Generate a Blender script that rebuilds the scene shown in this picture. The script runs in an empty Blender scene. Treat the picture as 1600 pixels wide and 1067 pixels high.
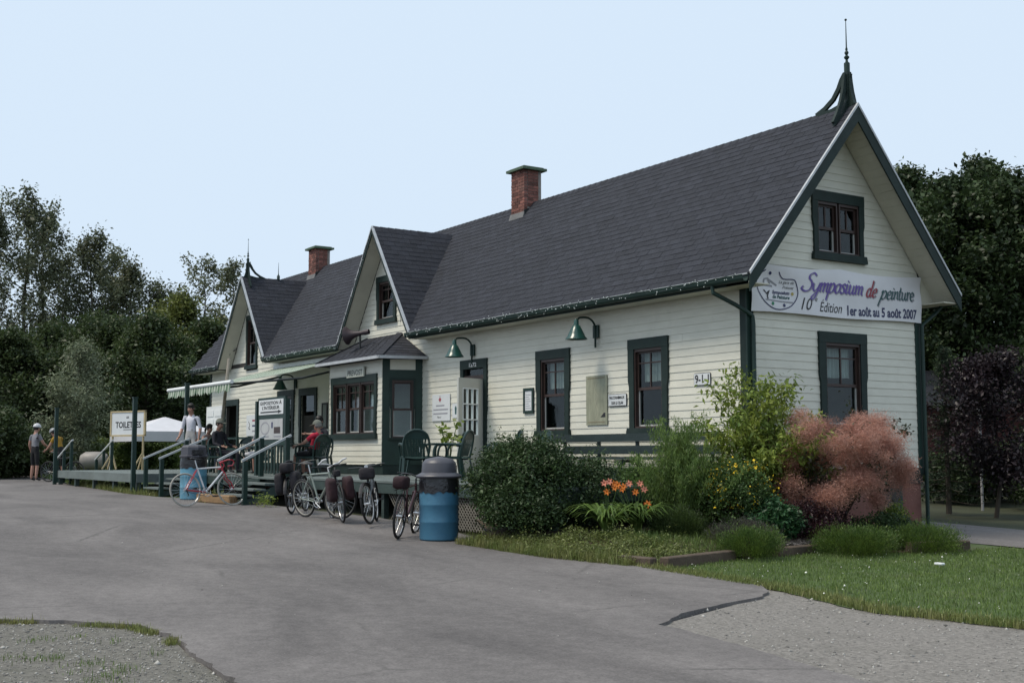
import bpy, bmesh, math, random
import numpy as np
from mathutils import Vector, Matrix
random.seed(7); rng = np.random.default_rng(7)
R = math.radians
sc = bpy.context.scene
# ------------------------------------------------------------------ camera
CAM = Vector((14.252, -13.833, 1.228))
FW = Vector((-.8331453, .5454453, .0914237)); RT = Vector((.5476415, .8367122, -.0012671)); UP = Vector((.0771865, -.0490118, .9958113))
cd = bpy.data.cameras.new('camera'); cam = bpy.data.objects.new('camera', cd); sc.collection.objects.link(cam)
cd.sensor_width = 36; cd.lens = 1910.25 / 1600 * 36; cd.clip_end = 2000
cam.matrix_world = Matrix(((RT.x, UP.x, -FW.x, CAM.x), (RT.y, UP.y, -FW.y, CAM.y), (RT.z, UP.z, -FW.z, CAM.z), (0, 0, 0, 1)))
sc.camera = cam
# ------------------------------------------------------------------ sky, sun, exposure (hazy white-blue overcast)
SUN_EL, SUN_AZ = R(58), R(200)          # azimuth clockwise from +Y
w = bpy.data.worlds.new('World'); sc.world = w; w.use_nodes = True
nt = w.node_tree; nt.nodes.clear()
sky = nt.nodes.new('ShaderNodeTexSky'); sky.sky_type = 'NISHITA'; sky.sun_disc = False
sky.sun_elevation = SUN_EL; sky.sun_rotation = SUN_AZ; sky.air_density = 1.0; sky.dust_density = 3.0
b1 = nt.nodes.new('ShaderNodeBackground'); b1.inputs[1].default_value = .05
b2 = nt.nodes.new('ShaderNodeBackground'); b2.inputs[0].default_value = (.70, .835, .985, 1); b2.inputs[1].default_value = 1.07   # even high cloud veil
mx = nt.nodes.new('ShaderNodeMixShader'); mx.inputs[0].default_value = .9
wo = nt.nodes.new('ShaderNodeOutputWorld')
nt.links.new(sky.outputs[0], b1.inputs[0]); nt.links.new(b1.outputs[0], mx.inputs[1]); nt.links.new(b2.outputs[0], mx.inputs[2]); nt.links.new(mx.outputs[0], wo.inputs[0])
sd = bpy.data.lights.new('sun', 'SUN'); sd.energy = 2.9; sd.angle = R(18); sd.color = (1, .91, .77)
so = bpy.data.objects.new('sun', sd); sc.collection.objects.link(so)
sdir = Vector((math.sin(SUN_AZ) * math.cos(SUN_EL), math.cos(SUN_AZ) * math.cos(SUN_EL), math.sin(SUN_EL)))
so.rotation_euler = (-sdir).to_track_quat('-Z', 'Y').to_euler()
sc.view_settings.view_transform = 'Standard'; sc.view_settings.look = 'None'; sc.view_settings.exposure = 0.0; sc.view_settings.gamma = 1.0
sc.view_settings.use_curve_mapping = False
sc.cycles.max_bounces = 5; sc.cycles.diffuse_bounces = 2; sc.cycles.glossy_bounces = 2; sc.cycles.transmission_bounces = 4; sc.cycles.transparent_max_bounces = 12
sc.cycles.use_denoising = True; sc.cycles.caustics_reflective = False; sc.cycles.caustics_refractive = False

# ------------------------------------------------------------------ helpers
COL = sc.collection
ORG = {}                      # root empty name -> world origin its parts are measured from
def empty(name, loc, label=None, cat=None, group=None, kind=None):
    o = bpy.data.objects.new(name, None); COL.objects.link(o); o.location = loc; o.empty_display_size = .2
    tag(o, label, cat, group, kind); ORG[o.name] = Vector(loc)
    return o
def tag(o, label=None, cat=None, group=None, kind=None):
    if label: o['label'] = label
    if cat: o['category'] = cat
    if group: o['group'] = group
    if kind: o['kind'] = kind
    return o
def root_origin(p):
    off = Vector((0, 0, 0))
    while p is not None:
        if p.name in ORG: return ORG[p.name]
        p = p.parent
    return off
def link(name, me, parent=None, loc=None):
    o = bpy.data.objects.new(name, me); COL.objects.link(o)
    if parent is not None: o.parent = parent
    if loc is not None: o.location = loc
    return o
def copy_tree(o, parent=None):
    c = o.copy(); COL.objects.link(c)
    c.parent = parent
    for ch in list(o.children): copy_tree(ch, c)
    return c
def mesh_np(name, V, F, mat, tint=None, smooth=False):
    """fast mesh from numpy arrays; F is (m,k)"""
    V = np.asarray(V, np.float32); F = np.asarray(F, np.int32)
    me = bpy.data.meshes.new(name); m, k = F.shape
    me.vertices.add(len(V)); me.vertices.foreach_set('co', V.ravel())
    me.loops.add(m * k); me.loops.foreach_set('vertex_index', F.ravel())
    me.polygons.add(m); me.polygons.foreach_set('loop_start', np.arange(0, m * k, k, dtype=np.int32))
    if smooth: me.polygons.foreach_set('use_smooth', np.ones(m, bool))
    if tint is not None:
        a = me.attributes.new('tint', 'FLOAT', 'POINT'); a.data.foreach_set('value', np.asarray(tint, np.float32))
    me.update(calc_edges=True); me.validate()
    me.materials.append(mat)
    return me
class MB:
    def __init__(s): s.v = []; s.f = []; s.t = []
    def add(s, vs, fs, tint=None):
        n = len(s.v); s.v += [tuple(v) for v in vs]; s.f += [tuple(i + n for i in f) for f in fs]
        s.t += [1.0 if tint is None else tint] * len(vs); return s
    def box(s, x0, x1, y0, y1, z0, z1, tint=None):
        x0, x1 = min(x0, x1), max(x0, x1); y0, y1 = min(y0, y1), max(y0, y1); z0, z1 = min(z0, z1), max(z0, z1)
        return s.add([(x0, y0, z0), (x1, y0, z0), (x1, y1, z0), (x0, y1, z0), (x0, y0, z1), (x1, y0, z1), (x1, y1, z1), (x0, y1, z1)],
              [(0, 3, 2, 1), (4, 5, 6, 7), (0, 1, 5, 4), (1, 2, 6, 5), (2, 3, 7, 6), (3, 0, 4, 7)], tint)
    def bar(s, a, b, wx, wz, up=(0, 0, 1), tint=None):
        """rectangular bar from a to b, wx wide, wz high"""
        a = Vector(a); b = Vector(b); d = (b - a).normalized(); u = Vector(up)
        sd_ = d.cross(u)
        if sd_.length < 1e-4: sd_ = d.cross(Vector((1, 0, 0)))
        sd_.normalize(); u = sd_.cross(d).normalized()
        P = []
        for q in (a, b):
            for (i, j) in ((-1, -1), (1, -1), (1, 1), (-1, 1)): P.append(q + sd_ * (i * wx / 2) + u * (j * wz / 2))
        return s.add(P, [(0, 1, 2, 3), (7, 6, 5, 4), (0, 4, 5, 1), (1, 5, 6, 2), (2, 6, 7, 3), (3, 7, 4, 0)], tint)
    def tube(s, pts, rad, n=8, cap=True, closed=False, tint=None, squash=None):
        pts = [Vector(p) for p in pts]; m = len(pts)
        if not hasattr(rad, '__len__'): rad = [rad] * m
        vs = []; prev = None
        for i, p in enumerate(pts):
            if closed: d = pts[(i + 1) % m] - pts[i - 1]
            else: d = pts[min(i + 1, m - 1)] - pts[max(i - 1, 0)]
            if d.length < 1e-9: d = Vector((0, 0, 1))
            d.normalize()
            if prev is None:
                a = d.orthogonal().normalized()
            else:
                a = prev - d * prev.dot(d)
                a = a.normalized() if a.length > 1e-6 else d.orthogonal().normalized()
            prev = a; b = d.cross(a)
            for k in range(n):
                t = 2 * math.pi * k / n
                vs.append(p + (a * math.cos(t) + b * math.sin(t)) * rad[i])
        fs = []
        for i in range(m if closed else m - 1):
            j = (i + 1) % m
            for k in range(n): fs.append((i * n + k, i * n + (k + 1) % n, j * n + (k + 1) % n, j * n + k))
        if cap and not closed: fs.append(tuple(range(n - 1, -1, -1))); fs.append(tuple((m - 1) * n + k for k in range(n)))
        return s.add(vs, fs, tint)
    def lathe(s, prof, c=(0, 0, 0), n=20, cap=True, tint=None, axis=None):
        vs = []; c = Vector(c)
        q = Vector((0, 0, 1)).rotation_difference(Vector(axis)) if axis is not None else None
        for (r, z) in prof:
            for k in range(n):
                v = Vector((r * math.cos(2 * math.pi * k / n), r * math.sin(2 * math.pi * k / n), z))
                if q: v = q @ v
                vs.append(c + v)
        fs = []
        for i in range(len(prof) - 1):
            for k in range(n): fs.append((i * n + k, i * n + (k + 1) % n, (i + 1) * n + (k + 1) % n, (i + 1) * n + k))
        if cap: fs.append(tuple(range(n - 1, -1, -1))); fs.append(tuple((len(prof) - 1) * n + k for k in range(n)))
        return s.add(vs, fs, tint)
    def prism(s, poly, ext, fn, tint=None):
        """poly: 2d points, ext=(d0,d1), fn(u,v,d)->xyz"""
        n = len(poly); vs = [fn(u, v, ext[0]) for u, v in poly] + [fn(u, v, ext[1]) for u, v in poly]
        fs = [tuple(range(n - 1, -1, -1)), tuple(range(n, 2 * n))] + [(i, (i + 1) % n, n + (i + 1) % n, n + i) for i in range(n)]
        return s.add(vs, fs, tint)
    def strip(s, pts, wid, ext, fn, tint=None):
        """flat ribbon along 2d polyline with given widths, extruded ext"""
        m = len(pts); L = []; Rr = []
        for i in range(m):
            a = pts[max(i - 1, 0)]; b = pts[min(i + 1, m - 1)]; dx, dy = b[0] - a[0], b[1] - a[1]; l = math.hypot(dx, dy) or 1
            nx, ny = -dy / l, dx / l; h = (wid[i] if hasattr(wid, '__len__') else wid) / 2
            L.append((pts[i][0] + nx * h, pts[i][1] + ny * h)); Rr.append((pts[i][0] - nx * h, pts[i][1] - ny * h))
        for i in range(m - 1): s.prism([L[i], Rr[i], Rr[i + 1], L[i + 1]], ext, fn, tint)
        return s
    def ico(s, c, r, sub=1, sc_=(1, 1, 1), tint=None, jit=0):
        bm = bmesh.new(); bmesh.ops.create_icosphere(bm, subdivisions=sub, radius=1)
        vs = [(c[0] + v.co.x * r * sc_[0] * (1 + random.uniform(-jit, jit)), c[1] + v.co.y * r * sc_[1] * (1 + random.uniform(-jit, jit)), c[2] + v.co.z * r * sc_[2] * (1 + random.uniform(-jit, jit))) for v in bm.verts]
        bm.verts.index_update(); fs = [tuple(v.index for v in f.verts) for f in bm.faces]; bm.free()
        return s.add(vs, fs, tint)
    def mesh(s, name, mat, off=Vector((0, 0, 0)), smooth=False, bevel=0):
        me = bpy.data.meshes.new(name)
        me.from_pydata([(v[0] - off[0], v[1] - off[1], v[2] - off[2]) for v in s.v], [], s.f)
        bm = bmesh.new(); bm.from_mesh(me); bmesh.ops.recalc_face_normals(bm, faces=bm.faces)
        if bevel: bmesh.ops.bevel(bm, geom=bm.edges[:], offset=bevel, segments=1, affect='EDGES')
        bm.to_mesh(me); bm.free()
        if not bevel:
            a = me.attributes.new('tint', 'FLOAT', 'POINT'); a.data.foreach_set('value', np.asarray(s.t, np.float32))
        if smooth:
            me.polygons.foreach_set('use_smooth', np.ones(len(me.polygons), bool))
            try: me.set_sharp_from_angle(angle=R(40))
            except Exception: pass
        me.materials.append(mat); return me
    def build(s, name, mat, parent=None, smooth=False, bevel=0, label=None):
        me = s.mesh(name, mat, root_origin(parent), smooth, bevel)
        o = link(name, me, parent)
        if label: o['label'] = label
        return o
def B(name, mat, parent, *boxes, bevel=0):
    m = MB()
    for b in boxes: m.box(*b)
    return m.build(name, mat, parent, bevel=bevel)

# ------------------------------------------------------------------ materials
def nodes(name):
    m = bpy.data.materials.new(name); m.use_nodes = True; nt = m.node_tree; nt.nodes.clear()
    return m, nt, lambda t, **k: _node(nt, t, k)
def _node(nt, t, k):
    n = nt.nodes.new(t)
    for a, b in k.items():
        if a.startswith('i_'):
            key = a[2:]; key = int(key) if key.isdigit() else key.replace('_', ' ')
            n.inputs[key].default_value = b
        else: setattr(n, a, b)
    return n
def mat(name, base, rough=.7, var=.12, scale=6, bump=.15, bscale=60, metal=0, spec=.4, dirt=0, tint=False, stretch=(1, 1, 1), dirtcol=(.12, .1, .07), dscale=1.5, coords='Object'):
    m, nt, N = nodes(name); L = nt.links.new
    out = N('ShaderNodeOutputMaterial'); p = N('ShaderNodeBsdfPrincipled')
    p.inputs['Roughness'].default_value = rough; p.inputs['Metallic'].default_value = metal; p.inputs['Specular IOR Level'].default_value = spec
    tc = N('ShaderNodeTexCoord'); mp = N('ShaderNodeMapping'); mp.inputs['Scale'].default_value = stretch
    L(tc.outputs[coords], mp.inputs['Vector'])
    nz = N('ShaderNodeTexNoise', i_Scale=scale, i_Detail=5.0, i_Roughness=.6); L(mp.outputs[0], nz.inputs['Vector'])
    rp = N('ShaderNodeMapRange'); rp.inputs[1].default_value = .3; rp.inputs[2].default_value = .7; rp.inputs[3].default_value = 1 - var; rp.inputs[4].default_value = 1 + var
    L(nz.outputs[0], rp.inputs[0])
    mu = N('ShaderNodeVectorMath', operation='SCALE'); mu.inputs[0].default_value = base[:3]; L(rp.outputs[0], mu.inputs['Scale'])
    c = mu.outputs[0]
    if tint:
        at = N('ShaderNodeAttribute', attribute_name='tint'); m2 = N('ShaderNodeVectorMath', operation='SCALE')
        L(c, m2.inputs[0]); L(at.outputs['Fac'], m2.inputs['Scale']); c = m2.outputs[0]
    if dirt:
        n2 = N('ShaderNodeTexNoise', i_Scale=dscale, i_Detail=6.0, i_Roughness=.7); L(tc.outputs['Object'], n2.inputs['Vector'])
        r2 = N('ShaderNodeMapRange'); r2.inputs[1].default_value = .52; r2.inputs[2].default_value = .75; r2.inputs[3].default_value = 0; r2.inputs[4].default_value = dirt
        L(n2.outputs[0], r2.inputs[0])
        mi = N('ShaderNodeMixRGB'); L(r2.outputs[0], mi.inputs[0]); L(c, mi.inputs[1]); mi.inputs[2].default_value = (*dirtcol, 1); c = mi.outputs[0]
    L(c, p.inputs['Base Color'])
    if bump:
        n3 = N('ShaderNodeTexNoise', i_Scale=bscale, i_Detail=3.0); L(mp.outputs[0], n3.inputs['Vector'])
        bp = N('ShaderNodeBump', i_Strength=bump, i_Distance=.02); L(n3.outputs[0], bp.inputs['Height']); L(bp.outputs[0], p.inputs['Normal'])
    L(p.outputs[0], out.inputs[0]); return m
LEAFK = 1.45
def leafmat(name, base, alt=None, transl=.3, scale=1.2):
    """leaf colour drifts from clump to clump (real colour differences) and leaf to leaf"""
    m, nt, N = nodes(name); L = nt.links.new
    alt = alt or tuple(c * .7 for c in base); base = tuple(min(c * LEAFK, .6) for c in base); alt = tuple(min(c * LEAFK, .6) for c in alt)
    out = N('ShaderNodeOutputMaterial'); tc = N('ShaderNodeTexCoord')
    nz = N('ShaderNodeTexNoise', i_Scale=scale, i_Detail=3.0); L(tc.outputs['Object'], nz.inputs['Vector'])
    rp = N('ShaderNodeMapRange'); rp.inputs[1].default_value = .35; rp.inputs[2].default_value = .65; L(nz.outputs[0], rp.inputs[0])
    mi = N('ShaderNodeMixRGB'); L(rp.outputs[0], mi.inputs[0]); mi.inputs[1].default_value = (*alt, 1); mi.inputs[2].default_value = (*base, 1)
    at = N('ShaderNodeAttribute', attribute_name='tint'); mu = N('ShaderNodeVectorMath', operation='SCALE'); L(mi.outputs[0], mu.inputs[0]); L(at.outputs['Fac'], mu.inputs['Scale'])
    d = N('ShaderNodeBsdfDiffuse'); t = N('ShaderNodeBsdfTranslucent'); g = N('ShaderNodeBsdfGlossy'); g.inputs['Roughness'].default_value = .45; g.inputs['Color'].default_value = (.6, .6, .6, 1)
    L(mu.outputs[0], d.inputs[0]); L(mu.outputs[0], t.inputs[0])
    a = N('ShaderNodeMixShader'); a.inputs[0].default_value = transl; L(d.outputs[0], a.inputs[1]); L(t.outputs[0], a.inputs[2])
    b = N('ShaderNodeMixShader'); b.inputs[0].default_value = .04; L(a.outputs[0], b.inputs[1]); L(g.outputs[0], b.inputs[2])
    L(b.outputs[0], out.inputs[0]); return m
def glassmat(name, tintc=(.75, .8, .8), refl=1.0):
    m, nt, N = nodes(name); L = nt.links.new
    out = N('ShaderNodeOutputMaterial'); t = N('ShaderNodeBsdfTransparent'); t.inputs[0].default_value = (*tintc, 1)
    g = N('ShaderNodeBsdfGlossy'); g.inputs['Roughness'].default_value = .03; g.inputs[0].default_value = (.9, .93, .95, 1)
    lf = N('ShaderNodeLayerWeight'); pw = N('ShaderNodeMath', operation='POWER'); pw.inputs[1].default_value = 5; L(lf.outputs['Facing'], pw.inputs[0]); lw = N('ShaderNodeMath', operation='MULTIPLY_ADD'); lw.inputs[1].default_value = .9; lw.inputs[2].default_value = .05; L(pw.outputs[0], lw.inputs[0]); mu = N('ShaderNodeMath', operation='MULTIPLY'); mu.inputs[1].default_value = refl
    tc = N('ShaderNodeTexCoord'); nz = N('ShaderNodeTexNoise', i_Scale=1.3); L(tc.outputs['Object'], nz.inputs['Vector'])
    bp = N('ShaderNodeBump', i_Strength=.06, i_Distance=.05); L(nz.outputs[0], bp.inputs['Height']); L(bp.outputs[0], g.inputs['Normal'])
    L(lw.outputs[0], mu.inputs[0]); mxx = N('ShaderNodeMixShader'); L(mu.outputs[0], mxx.inputs[0]); L(t.outputs[0], mxx.inputs[1]); L(g.outputs[0], mxx.inputs[2])
    L(mxx.outputs[0], out.inputs[0]); return m

CREAM = mat('cream_siding_paint', (.64, .625, .54), .55, .06, 2.2, .12, 30, dirt=.22, dirtcol=(.34, .33, .26), stretch=(1, 1, 4))
SOFFIT = mat('soffit_paint', (.57, .545, .45), .6, .08, 3, .1, 30, dirt=.2, dirtcol=(.3, .3, .25))
GREEN = mat('dark_green_trim_paint', (.017, .03, .027), .55, .2, 4, .1, 40, spec=.2, dirt=.2, dirtcol=(.06, .07, .065))
GREENB = mat('bottle_green_trim_paint', (.008, .028, .022), .5, .2, 4, .1, 40)
BROWN = mat('red_brown_sash_paint', (.042, .025, .021), .45, .2, 5, .1, 40)
SASHW = mat('pale_sash_edge', (.42, .42, .4), .5, .1, 5, .05, 40)
METAL = mat('weathered_galvanised_edge', (.45, .46, .47), .45, .15, 5, .05, 40, metal=.3)
SHING = mat('asphalt_shingle', (.025, .0275, .037), .9, .18, 7, .5, 160, tint=True, dirt=.2, dirtcol=(.036, .038, .048), dscale=.9)
FOUND = mat('painted_foundation', (.17, .075, .06), .85, .2, 3, .3, 25, dirt=.4, dirtcol=(.1, .07, .06))
BRICK = mat('chimney_brick', (.17, .07, .055), .85, .25, 9, .4, 60, tint=True, dirt=.3, dirtcol=(.24, .2, .18), dscale=4)
MORTAR = mat('old_mortar', (.26, .24, .22), .95, .2, 12, .4, 60)
COPPER = mat('green_chimney_cap', (.07, .115, .07), .6, .2, 6, .2, 30, dirt=.3, dirtcol=(.07, .08, .06))
GLASS = glassmat('window_glass', refl=.6)
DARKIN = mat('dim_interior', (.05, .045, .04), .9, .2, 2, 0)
FLOORIN = mat('interior_floor', (.12, .08, .05), .8, .2, 3, 0)
CURT = mat('curtain_cloth', (.62, .64, .6), .9, .1, 8, .2, 20, stretch=(6, 6, .4))
BLACK = mat('black_rubber', (.012, .012, .013), .6, .2, 10, .1, 60)
DKMETAL = mat('dark_metal', (.03, .035, .035), .45, .2, 8, .1, 60, metal=.4)
CHROME = mat('bright_metal', (.55, .56, .57), .3, .1, 8, 0, metal=.9)
WHITEP = mat('white_paint', (.72, .74, .74), .5, .06, 4, .08, 40, dirt=.12, dirtcol=(.45, .44, .4))
INK = mat('black_lettering', (.02, .02, .022), .6, .05, 8, 0)
DOORP = mat('pale_grey_door_paint', (.5, .5, .46), .5, .06, 3, .08, 30, dirt=.15, dirtcol=(.35, .34, .3))
BULB = mat('small_white_bulb', (.75, .8, .78), .2, .05, 8, 0, spec=.8)
# ================================================================== the station
ST = empty('station_building', (-12, 2, .0), 'long cream clapboard railway station with dark shingle roof, green trim and two front gables', 'building')
XL, XR, W = -25.1, 0.0, 4.2
ZS, PITCH = .98, .1305
OE, OR_, ZE, ZR = .471, .548, 4.029, 7.094
SL = (ZR - ZE) / (W / 2 + OE)
GAB = [(-12.43, 6.78, 1.43), (-21.3, 6.62, 1.36)]     # cross gables: centre x, ridge z, slope
GO = .45                                              # their rake overhang
def FR(u, z, d): return (u, -d, z)                    # front wall: u = x, d outward
def GE(u, z, d): return (d, u, z)                     # gable end: u = y, d outward
pale = .0
# ---- openings: (u0,u1,z0,z1) cut from boards
front_open = [(-2.87, -2.03, 1.62, 3.12), (-5.82, -4.9, 1.62, 3.12), (-8.78, -7.92, .75, 3.13), (-12.95, -12.0, 4.5, 5.52), (-21.85, -21.0, 3.9, 5.42),
              (-23.6, -22.6, .75, 2.86), (-19.2, -18.2, 1.5, 3.0), (-17.6, -16.7, .75, 2.95), (-15.5, -14.7, .75, 2.9)]
gable_open = [(1.75, 2.62, 1.62, 3.12), (1.62, 2.68, 4.6, 5.55)]
def spans_front(z):
    out = [(XL, XR)] if z < 4.03 else []
    if z >= 4.03:
        for xc, zr, s in GAB:
            hw = (zr - .12 - z) / s
            out.append((xc - hw, xc + hw) if hw > 0 else (xc, xc))
    return out
def spans_gable(z):
    lim = ZE - .1
    yy = max(0, (z + .1 - ZE) / SL - OE)
    a, b = yy, W - yy
    return [(a, b)] if b > a else [(W / 2, W / 2)]
def board(fn, a0, b0, a1, b1, z0, z1):
    d0, d1 = .016 + random.uniform(-.0015, .0015), .006
    P = [fn(a0, z0, 0), fn(b0, z0, 0), fn(b0, z0, d0), fn(a0, z0, d0), fn(a1, z1, 0), fn(b1, z1, 0), fn(b1, z1, d1), fn(a1, z1, d1)]
    return MB().add(P, [(0, 1, 2, 3), (4, 7, 6, 5), (3, 2, 6, 7), (0, 4, 5, 1), (0, 3, 7, 4), (1, 5, 6, 2)])
def cut(iv, ops, z0, z1):
    res = [iv]
    for (oa, ob, oz0, oz1) in ops:
        if z1 <= oz0 + .01 or z0 >= oz1 - .01: continue
        nr = []
        for (a0, b0, a1, b1) in res:
            lo, hi = min(a0, a1), max(b0, b1)
            if ob <= lo or oa >= hi: nr.append((a0, b0, a1, b1)); continue
            if oa > max(a0, a1): nr.append((a0, oa, a1, oa))
            if ob < min(b0, b1): nr.append((ob, b0, ob, b1))
        res = nr
    return res
def clad(wall, fn, spans, ops, zlo, ztop, far=None, phase=3.1356):
    """far(u_mid): True -> board goes to the joined far part"""
    k0 = math.floor((zlo - phase) / PITCH); z = phase + k0 * PITCH; fm = MB(); n = 0
    while z < ztop:
        z0, z1 = max(z, zlo), min(z + PITCH, ztop)
        if z1 - z0 > .02:
            A, Bn = spans(z0), spans(z1 - 1e-4)
            for i, (a, b) in enumerate(A):
                a1, b1 = Bn[i] if i < len(Bn) else ((a + b) / 2,) * 2
                for q in cut((a, b, a1, b1), ops, z0, z1):
                    if max(q[1] - q[0], q[3] - q[2]) < .03: continue
                    parts = [q]
                    if q[1] - q[0] > 4.2 and abs(q[0] - q[2]) < .01:
                        cx_ = random.uniform(q[0] + 1.2, q[1] - 1.2); parts = [(q[0], cx_ - .0015, q[2], cx_ - .0015), (cx_ + .0015, q[1], cx_ + .0015, q[3])]
                    for q in parts:
                        m = board(fn, *q, z0, z1); n += 1
                        if far and far((q[0] + q[1]) / 2): fm.v, fm.f, fm.t = _cat(fm, m)
                        else: m.build('siding_board', CREAM, wall)
        z += PITCH
    if fm.v: tag(fm.build('siding_boards', CREAM, wall), kind='stuff')
def _cat(a, b):
    n = len(a.v); return a.v + b.v, a.f + [tuple(i + n for i in f) for f in b.f], a.t + b.t
# walls (inner lining sheets carry the boards)
def lining(name, fn, poly, ops):
    """thin wall sheet with holes, built as vertical strips between opening edges"""
    us = sorted(set([p for p in poly['u']] + [o[0] for o in ops] + [o[1] for o in ops])); m = MB()
    for a, b in zip(us[:-1], us[1:]):
        mid = (a + b) / 2; zs = [(poly['z0'], poly['top'](a), poly['top'](b))]
        hs = sorted([(o[2], o[3]) for o in ops if o[0] < mid < o[1]]); z = poly['z0']
        for (h0, h1) in hs:
            if h0 > z + .01: m.prism([(a, z), (b, z), (b, h0), (a, h0)], (-.1, -.004), fn)
            z = h1
        ta, tb = poly['top'](a), poly['top'](b)
        if min(ta, tb) > z + .01: m.prism([(a, z), (b, z), (b, tb), (a, ta)], (-.1, -.004), fn)
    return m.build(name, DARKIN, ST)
def top_front(u):
    t = 4.1
    for xc, zr, s in GAB: t = max(t, zr - .14 - s * abs(u - xc))
    return t
fw_us = [XL, XR] + [g[0] for g in GAB] + [g[0] + k * (g[1] - .14 - 4.1) / g[2] for g in GAB for k in (-1, 1)]
front_wall = lining('front_wall', FR, dict(u=fw_us, z0=.7, top=top_front), front_open)
gable_wall = lining('gable_wall', GE, dict(u=[.0, W / 2, W], z0=.7, top=lambda u: ZR - .16 - SL * abs(u - W / 2)), gable_open)
clad(front_wall, FR, spans_front, front_open, ZS, 6.62, far=lambda u: u < -14.3)
clad(gable_wall, GE, spans_gable, gable_open, ZS, 6.95)
# left and back walls, floor
B('left_wall', CREAM, ST, (XL, XL + .1, .1, W - .1, .7, 4.2))
MB().prism([(0.1, 4.2), (W - .1, 4.2), (W / 2, ZR - .3)], (XL, XL + .1), lambda u, v, d: (d, u, v)).build('left_gable', CREAM, ST)
B('back_wall', CREAM, ST, (XL + .1, XR - .1, W - .1, W, .7, 4.2))
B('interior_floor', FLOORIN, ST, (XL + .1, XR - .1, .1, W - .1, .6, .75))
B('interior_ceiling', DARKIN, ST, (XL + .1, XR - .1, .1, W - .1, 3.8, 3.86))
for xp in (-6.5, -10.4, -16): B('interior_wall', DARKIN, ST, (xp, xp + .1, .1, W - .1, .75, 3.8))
# foundation, water table
B('foundation', FOUND, ST, (XL + .02, -.03, .03, W - .03, -.5, .86))
B('water_table', GREEN, ST, (XL, .035, -.035, W + .035, .86, .975))
B('basement_window', GREENB, ST, (-.02, .02, 3.0, 3.62, .28, .72))
B('basement_pane', DARKIN, ST, (.0, .025, 3.06, 3.56, .34, .66))
# corner boards
B('corner_board', GREEN, ST, (-.13, -.0, -.03, -.001, .975, 3.9))
B('corner_board', GREENB, ST, (.001, .03, -.03, .12, .975, 4.2))
B('corner_board', GREENB, ST, (.001, .03, W - .12, W + .03, .975, 4.2))
B('corner_board', GREEN, ST, (XL, XL + .13, -.03, -.001, .975, 3.9))
# ---- roof -----------------------------------------------------------------------------------
def zmain(y): return ZE + (y + OE) * SL if y <= W / 2 else ZE + (W + OE - y) * SL
XA, XB = XL - OR_, OR_
def slab(name, poly, zf, th, m_, parent):
    """roof slab over polygon in plan, vertical thickness th"""
    m = MB(); n = len(poly)
    vs = [(x, y, zf(x, y)) for x, y in poly] + [(x, y, zf(x, y) - th) for x, y in poly]
    m.add(vs, [tuple(range(n)), tuple(range(2 * n - 1, n - 1, -1))] + [(i, (i + 1) % n, n + (i + 1) % n, n + i) for i in range(n)])
    return m.build(name, m_, parent)
poly = [(XB, -OE), (XB, W / 2), (XA, W / 2), (XA, -OE)]
for xc, zr, s in reversed(GAB):
    t = (zr - ZE) / s; yb = (zr - ZE) / SL - OE
    poly += [(xc - t, -OE), (xc, yb), (xc + t, -OE)]
roof = slab('roof', poly, lambda x, y: zmain(y), .1, SHING, ST)
slab('roof_back', [(XB, W / 2), (XB, W + OE), (XA, W + OE), (XA, W / 2)], lambda x, y: zmain(y), .1, SHING, ST)
CR = []
for xc, zr, s in GAB:
    yb = (zr - ZE) / SL - OE; t = (zr - ZE) / s
    for sg in (-1, 1):
        CR.append(slab('gable_roof', [(xc, -GO), (xc + sg * (t + .04), -GO), (xc + sg * (t + .04), -OE + .06), (xc, yb + .06)], lambda x, y, xc=xc, zr=zr, s=s: zr - s * abs(x - xc), .1, SHING, ST))
# shingles: real tabs; the nearest 300 are objects, the rest one part
def tabquad(o, e1, e2, n, wd, ln, th):
    """tab: e1 across, e2 up the slope; butt end thick, top thin"""
    a = o; P = [a, a + e1 * wd, a + e1 * wd + e2 * ln, a + e2 * ln]
    return [P[0] + n * th, P[1] + n * th, P[2] + n * .002, P[3] + n * .002, P[0], P[1]]
TF = [(0, 1, 2, 3), (4, 5, 1, 0), (4, 0, 3), (5, 2, 1)]
EXPO, TABW = .145, .31
cosr = 1 / math.sqrt(1 + SL * SL)
E1 = Vector((-1, 0, 0)); E2 = Vector((0, cosr, SL * cosr)); NN = Vector((0, -SL * cosr, cosr))
slope_len = (W / 2 + OE) / cosr
tabs = []
def under_cross(x, y):
    z = zmain(y)
    return any(zr - s * abs(x - xc) > z + .02 for xc, zr, s in GAB)
nc = int(slope_len / EXPO)
for c in range(nc + 1):
    v0 = c * EXPO; off = (c % 2) * TABW / 2 + random.uniform(-.03, .03); ln = min(EXPO + .02, slope_len - v0)
    if ln < .03: continue
    x = XB + .015 + off - TABW
    row = []
    x = XB + .015 - (TABW / 2 if c % 2 else 0)
    if c % 2: row.append((XB + .015, TABW / 2 - .006))
    while x > XA + .05:
        row.append((x, TABW - .006 - random.uniform(0, .003))); x -= TABW
    for (xx, wd) in row:
        o = Vector((xx, -OE - .015, ZE - .015 * SL)) + E2 * v0
        cx_ = xx - wd / 2; cy_ = o.y + E2.y * ln / 2
        if under_cross(cx_, cy_): continue
        dist = (Vector((cx_, cy_, zmain(cy_))) - CAM).length
        tabs.append((dist, o, E1, E2, NN, wd, ln))
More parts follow.
